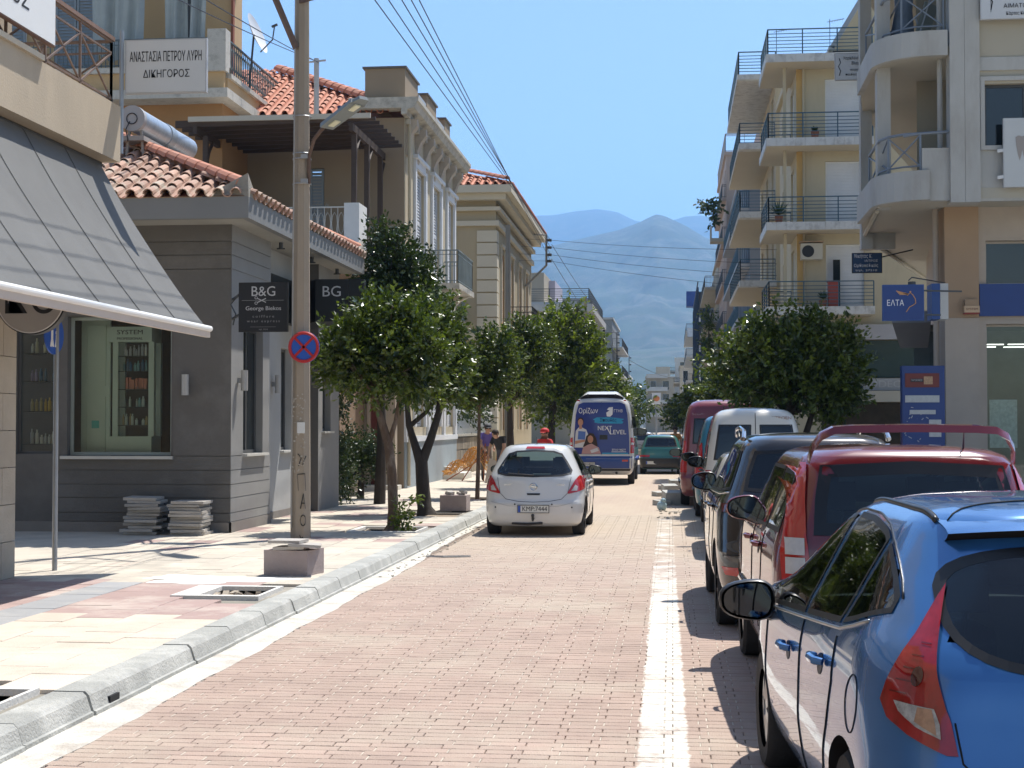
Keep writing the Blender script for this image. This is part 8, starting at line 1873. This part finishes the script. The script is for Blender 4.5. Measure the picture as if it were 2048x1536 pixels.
adp('printed_hair', [(-.56, 1.14), (-.50, 1.30), (-.46, 1.46), (-.36, 1.56), (-.24, 1.54), (-.16, 1.40), (-.12, 1.2), (-.16, 1.0), (-.30, 1.08), (-.4, 1.1)], hair_, .016); adp('printed_face', el(-.335, 1.37, .085, .115), skin, .019)
adp('printed_blouse', [(-.60, .93), (-.02, .93), (-.08, 1.12), (-.20, 1.18), (-.30, 1.24), (-.42, 1.2), (-.56, 1.12)], pinkt, .017); adp('printed_book', [(-.30, .95), (-.08, 1.02), (-.12, 1.12), (-.34, 1.04)], shirt, .021)
adp('rear_camera_plate', [(-.06, 1.36), (.18, 1.36), (.18, 1.50), (-.06, 1.50)], trim_b, .012); adp('phone_line', [(.30, .985), (.74, .985), (.74, 1.0), (.30, 1.0)], ink_w, .010); adtext('27210 98277', .08, .52, 1.05, ink_w, .42); adp('cyan_line', [(.02, .93), (.80, .93), (.80, .965), (.02, .965)], cy, .010)
for sg in (-1, 1):
    o = c.patch('tail_light', 'B', [(sg * .865, .95), (sg * .965, .95), (sg * .965, 1.42), (sg * .87, 1.42)][::sg], lamp_red, .012); c.patch('lamp_lens', 'B', [(sg * .88, 1.20), (sg * .955, 1.20), (sg * .955, 1.27), (sg * .88, 1.27)][::sg], lamp_clear, .016, parent=o); c.patch('rear_reflector', 'B', [(sg * .62, .70), (sg * .80, .70), (sg * .80, .76), (sg * .62, .76)][::sg], lamp_red, .012)
    b = MB(); b.box(min(sg * .66, sg * .74), max(sg * .66, sg * .74), .18, .23, 2.52, 2.56); b.build('marker_light', lamp_red, c.root)
c.line('door_gap', 'B', [(0, .9), (0, 2.5)], gap_m, .008)
for sd_ in ('L', 'R'):
    for (a, b_) in ((.5, 1.75), (1.9, 3.1), (3.2, 4.2)): c.window(sd_, [(a, 1.35), (b_, 1.35), (b_, 2.08), (a, 2.08)], .03, m=dark_glass, cut=False)
    c.window(sd_, [(4.3, 1.3), (5.0, 1.28), (4.6, 1.95), (4.3, 2.0)], .03, m=dark_glass, cut=False); c.line('door_gap', sd_, [(1.8, .5), (1.8, 2.2)], gap_m, .01); c.line('side_rub_strip', sd_, [(1.6, .75), (4.4, .75)], adbus, .12)
c.window('F', [(-.75, 1.35), (-.6, 2.1), (.6, 2.1), (.75, 1.35)], .03, m=dark_glass, cut=False)
b = MB(); b.grid(lambda u, v: (-.66 + 1.32 * u, .30 + 1.5 * v, 2.62 + .20 * math.sin(math.pi * min(1, max(0, .5 - abs(u - .5)) * 5) / 2) * min(1, .55 + v * 3) * (1 - max(0, v - .75) * 4 * .9)), 24, 16); b.grid(lambda u, v: (-.66 + 1.32 * u, .30, 2.60 + (.02 + .20 * math.sin(math.pi * min(1, max(0, .5 - abs(u - .5)) * 5) / 2) * .55) * v), 24, 3); o = b.build('roof_unit', pm_, c.root, smooth=True)
for sg in (-1, 1): b = MB(); b.cyl((sg * .42, .28, 2.70), (sg * .42, .31, 2.70), .04, n=12); b.build('vent', trim_b, o)
b = MB(); l, n_ = c.hit('R', .35, 1.5); b.box(.90, .93, .10, .14, 1.7, 1.95); b.build('hinge', trim_b, c.root)
c.mirror('R', 4.9, 1.55, trim_b, 1.5, out=.2, cover=trim_b); c.mirror('L', 4.9, 1.55, trim_b, 1.5, out=.2, cover=trim_b); c.plate(.62, 'KMH:4021', x=-.45); c.finish()
b = MB(); b.box(-.8, .8, .3, 5.6, .30, .42); b.cyl((.45, -.02, .36), (.45, .3, .36), .04, n=8); b.build('underbody', trim_b, c.root)
# --- green hatchback ahead
pg = paint('car_green', (.010, .13, .11), .3, dust=.15)
Hg = [(r[0], r[1] * .98, r[2], r[3] - .2, r[4] * .8, r[5], r[6] * .6) for r in H0]
c = Car('hatchback', 'teal green old hatchback ahead of the minibus with a black bumper', 3.6, Hg, pg, (-.42, 55.2), 0, 'car', [(.62, .78), (2.95, .78)], taper=.06)
c.window('B', [(-.60, 1.0), (-.5, 1.34), (.5, 1.34), (.60, 1.0)], .03)
for sd_ in ('L', 'R'): c.window(sd_, [(.55, .97), (1.45, .95), (1.45, 1.34), (.85, 1.33)], .022); c.window(sd_, [(1.5, .95), (2.4, .94), (2.0, 1.26), (1.8, 1.34), (1.5, 1.34)], .022)
c.window('F', [(-.58, 1.02), (-.48, 1.34), (.48, 1.34), (.58, 1.02)], .03); c.patch('bumper', 'B', [(-.78, .22), (.78, .22), (.78, .58), (-.78, .58)], trim_b, .015)
for sg in (-1, 1): c.patch('tail_light', 'B', [(sg * .42, .62), (sg * .76, .62), (sg * .76, .70), (sg * .42, .70)][::sg], lamp_red, .012)
c.plate(.42, '', x=-.3); c.mirror('L', 2.4, .95, trim_b, .9, cover=trim_b); c.mirror('R', 2.4, .95, trim_b, .9, cover=trim_b); c.finish()
# two far cars
for (x, y, col, l, rz) in ((-1.6, 78, (.3, .3, .32), 'silver car far down the lane beyond the green hatchback', 0), (1.5, 74, (.45, .44, .42), 'pale parked car far down the right side', 0), (1.45, 41.2, (.05, .06, .08), 'dark parked car hidden beyond the red van', 0)):
    c = Car('car', l, 3.8, H0, paint('car_far_%d' % int(y), col, .3), (x, y), rz, 'car', [(.62, .795), (3.05, .795)], taper=.09)
    c.window('B', [(-.58, 1.0), (-.48, 1.32), (.48, 1.32), (.58, 1.0)], .03, m=car_glass_d)
    for sd_ in ('L', 'R'): c.window(sd_, [(.55, .97), (2.6, .94), (2.1, 1.26), (1.9, 1.34), (.85, 1.33)], .022, m=car_glass_d)
    for sg in (-1, 1): c.patch('tail_light', 'B', [(sg * .62, .70), (sg * .78, .70), (sg * .76, .92), (sg * .66, .92)][::sg], lamp_red, .012)
    c.plate(.5, ''); c.finish()
# ================================================================ PEOPLE AND WORKS
def person(label, loc, heading, J, cols, hat=None, hair=(.03, .02, .015), scale=1.0, group=None):
    """J: joint name -> offset; one skinned surface for the whole body"""
    base = dict(pelvis=(0, 0, .93), belly=(0, 0, 1.08), chest=(0, .0, 1.30), neck=(0, .01, 1.47), headb=(0, .02, 1.56), headt=(0, .025, 1.68),
                shL=(-.17, 0, 1.40), elL=(-.24, .02, 1.14), wrL=(-.25, .10, .92), haL=(-.25, .13, .84), shR=(.17, 0, 1.40), elR=(.24, .02, 1.14), wrR=(.25, .10, .92), haR=(.25, .13, .84),
                hipL=(-.09, 0, .90), knL=(-.10, .02, .50), anL=(-.11, 0, .09), toL=(-.12, .15, .04), hipR=(.09, 0, .90), knR=(.10, .02, .50), anR=(.11, 0, .09), toR=(.12, .15, .04))
    base.update(J); names = list(base); idx = {n: i for i, n in enumerate(names)}
    rad = dict(pelvis=.145, belly=.13, chest=.155, neck=.058, headb=.085, headt=.095, shL=.075, shR=.075, elL=.045, elR=.045, wrL=.030, wrR=.030, haL=.035, haR=.035, hipL=.095, hipR=.095, knL=.062, knR=.062, anL=.042, anR=.042, toL=.04, toR=.04)
    ed = [('pelvis','belly'),('belly','chest'),('chest','neck'),('neck','headb'),('headb','headt'),('chest','shL'),('shL','elL'),('elL','wrL'),('wrL','haL'),('chest','shR'),('shR','elR'),('elR','wrR'),('wrR','haR'),('pelvis','hipL'),('hipL','knL'),('knL','anL'),('anL','toL'),('pelvis','hipR'),('hipR','knR'),('knR','anR'),('anR','toR')]
    me = bpy.data.meshes.new('body'); me.from_pydata([base[n] for n in names], [(idx[a], idx[b_]) for a, b_ in ed], []); o = bpy.data.objects.new('tmp_body', me); COL.objects.link(o)
    o.modifiers.new('s', 'SKIN'); sv = me.skin_vertices[0].data
    for n in names: sv[idx[n]].radius = (rad[n], rad[n] * (.8 if n in ('chest', 'belly', 'pelvis') else 1)); sv[idx[n]].use_root = (n == 'pelvis')
    sb_ = o.modifiers.new('u', 'SUBSURF'); sb_.levels = 2; bpy.context.view_layer.update(); dg = bpy.context.evaluated_depsgraph_get()
    nm = bpy.data.meshes.new_from_object(o.evaluated_get(dg)); bpy.data.objects.remove(o); nm.name = 'body'
    t = thing('person', label, 'person', loc, group, heading); ORG[t.name] = Vector((0, 0, 0)); t.scale = (scale, scale, scale)
    ms = [M('skin', (.42, .24, .16), .6, .05)] + [M('cloth_%d_%d_%d' % tuple(int(c * 100) for c in col), col, .85, .1, 8) for col in cols] + [M('shoe', (.04, .035, .03), .6, .1)]
    for m in ms: nm.materials.append(m)
    P = {n: Vector(base[n]) for n in names}
    for f in nm.polygons:
        c = f.center; best = min(names, key=lambda n: (P[n] - c).length - rad[n])
        f.material_index = 0 if best in ('neck', 'headb', 'headt', 'wrL', 'wrR', 'haL', 'haR', 'elL' , 'elR') else 1 if best in ('chest', 'belly', 'shL', 'shR') else 3 if best in ('toL', 'toR', 'anL', 'anR') else 2
    nm.polygons.foreach_set('use_smooth', [True] * len(nm.polygons)); link('body', nm, t)
    hd = (P['headb'] + P['headt']) / 2; fw = Vector((0, 1, 0))
    b = MB(); b.ball(hd + Vector((0, .095, -.0)), .018, 8, 6, (1, 1.3, 1.4)); b.build('nose', ms[0], t, smooth=True)
    b = MB(); [b.ball(hd + Vector((sx * .033, .088, .025)), .011, 6, 5) for sx in (-1, 1)]; b.build('eye', black, t); b = MB(); b.obox(hd + Vector((0, .09, -.045)), (.045, .012, .008)); b.build('mouth', M('lips', (.3, .1, .08), .6, 0), t)
    b = MB(); [b.ball(hd + Vector((sx * .092, 0, .0)), .022, 6, 5, (.5, 1, 1.4)) for sx in (-1, 1)]; b.build('ear', ms[0], t)
    b = MB(); b.ball(hd + Vector((0, -.022, .035)), .105, 14, 8, (1, 1.05, 1.0)); b.build('hair', M('hair_%d' % int(hair[0] * 1000), hair, .8, .2, 20), t, smooth=True)
    if hat:
        hm_ = M('hat_%d_%d' % (int(hat[0] * 100), int(hat[1] * 100)), hat, .7, .05)
        b = MB(); n = 16; vs = []
        for z, r in ((.03, .118), (.07, .117), (.11, .10), (.135, .06), (.145, .01)):
            for i in range(n): a = 2 * math.pi * i / n; vs.append(hd + Vector((r * math.cos(a), r * 1.08 * math.sin(a) - .01, z)))
        b.add(vs, [(j*n+i, j*n+(i+1)%n, (j+1)*n+(i+1)%n, (j+1)*n+i) for j in range(4) for i in range(n)]); b.add([hd + Vector(p) for p in ((-.09, .08, .035), (-.06, .19, .02), (.06, .19, .02), (.09, .08, .035), (0, .06, .05))], [(0, 1, 2, 3, 4)]); b.build('cap', hm_, t, smooth=True)
    # hands with fingers
    for s_, w_, h_ in ((-1, 'wrL', 'haL'), (1, 'wrR', 'haR')):
        b = MB(); d = (P[h_] - P[w_]).normalized(); sd_ = d.cross(Vector((0, 1, 0))); sd_ = sd_.normalized() if sd_.length > .1 else Vector((1, 0, 0))
        for k in range(4): q0 = P[h_] + sd_ * (k - 1.5) * .017; b.tube([q0, q0 + d * .045, q0 + d * (.085 - abs(k - 1.3) * .008) + Vector((0, .012, 0))], [.009, .008, .006], 5)
        b.tube([P[w_] + d * .03, P[w_] + d * .05 + sd_ * s_ * -.04, P[w_] + d * .085 + sd_ * s_ * -.05], [.011, .009, .007], 5); b.build('fingers', ms[0], t, smooth=True)
    return t
person('worker in a red cap and red shirt standing behind the white hatchback', (-3.27, 38.5, 0), R(165), dict(elL=(-.26, .10, 1.17), wrL=(-.12, .26, 1.16), haL=(-.05, .30, 1.16)), ((.50, .03, .03), (.10, .10, .12)), hat=(.55, .03, .03), scale=.98)
person('man in a dark cap and violet shirt bending over the orange netting', (-5.5, 44.2, SW), R(200), dict(chest=(0, .10, 1.27), neck=(0, .17, 1.42), headb=(0, .21, 1.50), headt=(0, .24, 1.61), shL=(-.17, .10, 1.36), shR=(.17, .10, 1.36), elL=(-.22, .25, 1.12), wrL=(-.16, .38, .98), haL=(-.14, .42, .94), elR=(.22, .25, 1.12), wrR=(.16, .38, .98), haR=(.14, .42, .94)), ((.12, .09, .32), (.14, .12, .10)), hat=(.04, .04, .045), scale=1.0)
person('man in a black t-shirt leaning forward between the thin tree stems', (-4.78, 42.0, SW), R(150), dict(belly=(0, .04, 1.05), chest=(0, .16, 1.20), neck=(0, .26, 1.32), headb=(0, .31, 1.36), headt=(0, .36, 1.45), shL=(-.18, .16, 1.28), shR=(.18, .16, 1.28), elL=(-.25, .24, 1.02), wrL=(-.22, .34, .82), haL=(-.22, .36, .76), elR=(.25, .24, 1.02), wrR=(.22, .34, .82), haR=(.22, .36, .76)), ((.015, .015, .018), (.05, .05, .07)), scale=1.0)
person('small distant person in orange walking past the red van', (.10, 58, 0), R(175), {}, ((.60, .24, .06), (.03, .04, .07)), scale=1.0)
on = M('orange_net', (.62, .30, .06), .6, .15, 6)
t = thing('barrier_netting', 'orange plastic barrier netting heaped beside the stone wall', 'netting', (-5.9, 44.3, SW))
def heap(u, v):
    x = -6.75 + 1.75 * u; y = 43.9 + .8 * v; h = .95 * math.exp(-((u - .62) / .22) ** 2) + .55 * math.exp(-((u - .25) / .3) ** 2) + .1 * math.sin(u * 23 + v * 9)
    return (x + .06 * math.sin(v * 17 + u * 5), y, SW + max(.02, h * (.55 + .45 * math.sin(math.pi * v)) ))
b = MB()
for i in range(34): b.tube([heap(i / 33 + .015 * math.sin(k * 1.3 + i), k / 10) for k in range(11)], .010, 4)
for j in range(18): b.tube([heap(k / 28, j / 17 + .02 * math.sin(k + j)) for k in range(29)], .010, 4)
b.build('net', on, t, fix=False)
b = MB(); b.bar((-6.7, 44.2, SW), (-5.4, 44.1, .95), .03, .03); b.bar((-5.55, 44, SW), (-5.5, 44, 1.25), .03, .03); b.bar((-6.2, 44, SW), (-5.5, 44, 1.2), .03, .03); b.build('frame', M('frame_rust', (.35, .12, .05), .7, .2), t)
b = MB(); b.add([(-5.35, 42.6, SW), (-4.75, 42.4, SW), (-4.9, 42.8, .72), (-5.25, 42.9, .85), (-5.3, 42.9, SW), (-4.8, 42.9, SW)], [(0, 1, 2, 3), (1, 5, 2), (0, 3, 4), (4, 3, 2, 5), (0, 4, 5, 1)]); tag(b.build('folded_sheet', M('sheet_beige', (.50, .42, .34), .85, .1, 3)), 'stiff beige sheet propped up beside the orange netting', 'sheet')
b = MB(); b.add([(-5.2, 43.5, SW), (-4.9, 43.4, SW), (-4.95, 43.6, 1.2), (-5.1, 43.65, 1.25), (-5.1, 43.8, SW)], [(0, 1, 2, 3), (1, 4, 2), (0, 3, 4), (4, 3, 2)]); tag(b.build('netting_roll', on), 'upright roll of orange netting standing behind the beige sheet', 'netting')
# ================================================================ HAZE
hz = MB(); hz.box(-9500, 9500, -80, 12500, -4.5, 1750)
hm = bpy.data.materials.new('haze'); hm.use_nodes = True; N = hm.node_tree.nodes; N.remove(N['Principled BSDF'])
pv = N.new('ShaderNodeVolumePrincipled'); pv.inputs['Color'].default_value = (.30, .58, 1.0, 1); pv.inputs['Density'].default_value = 0.00013; pv.inputs['Anisotropy'].default_value = 0.2
hm.node_tree.links.new(pv.outputs[0], N['Material Output'].inputs['Volume'])
h = hz.build('haze', hm); h['kind'] = 'stuff'; h['label'] = 'thin blue summer haze filling the air over the street'; h['category'] = 'haze'
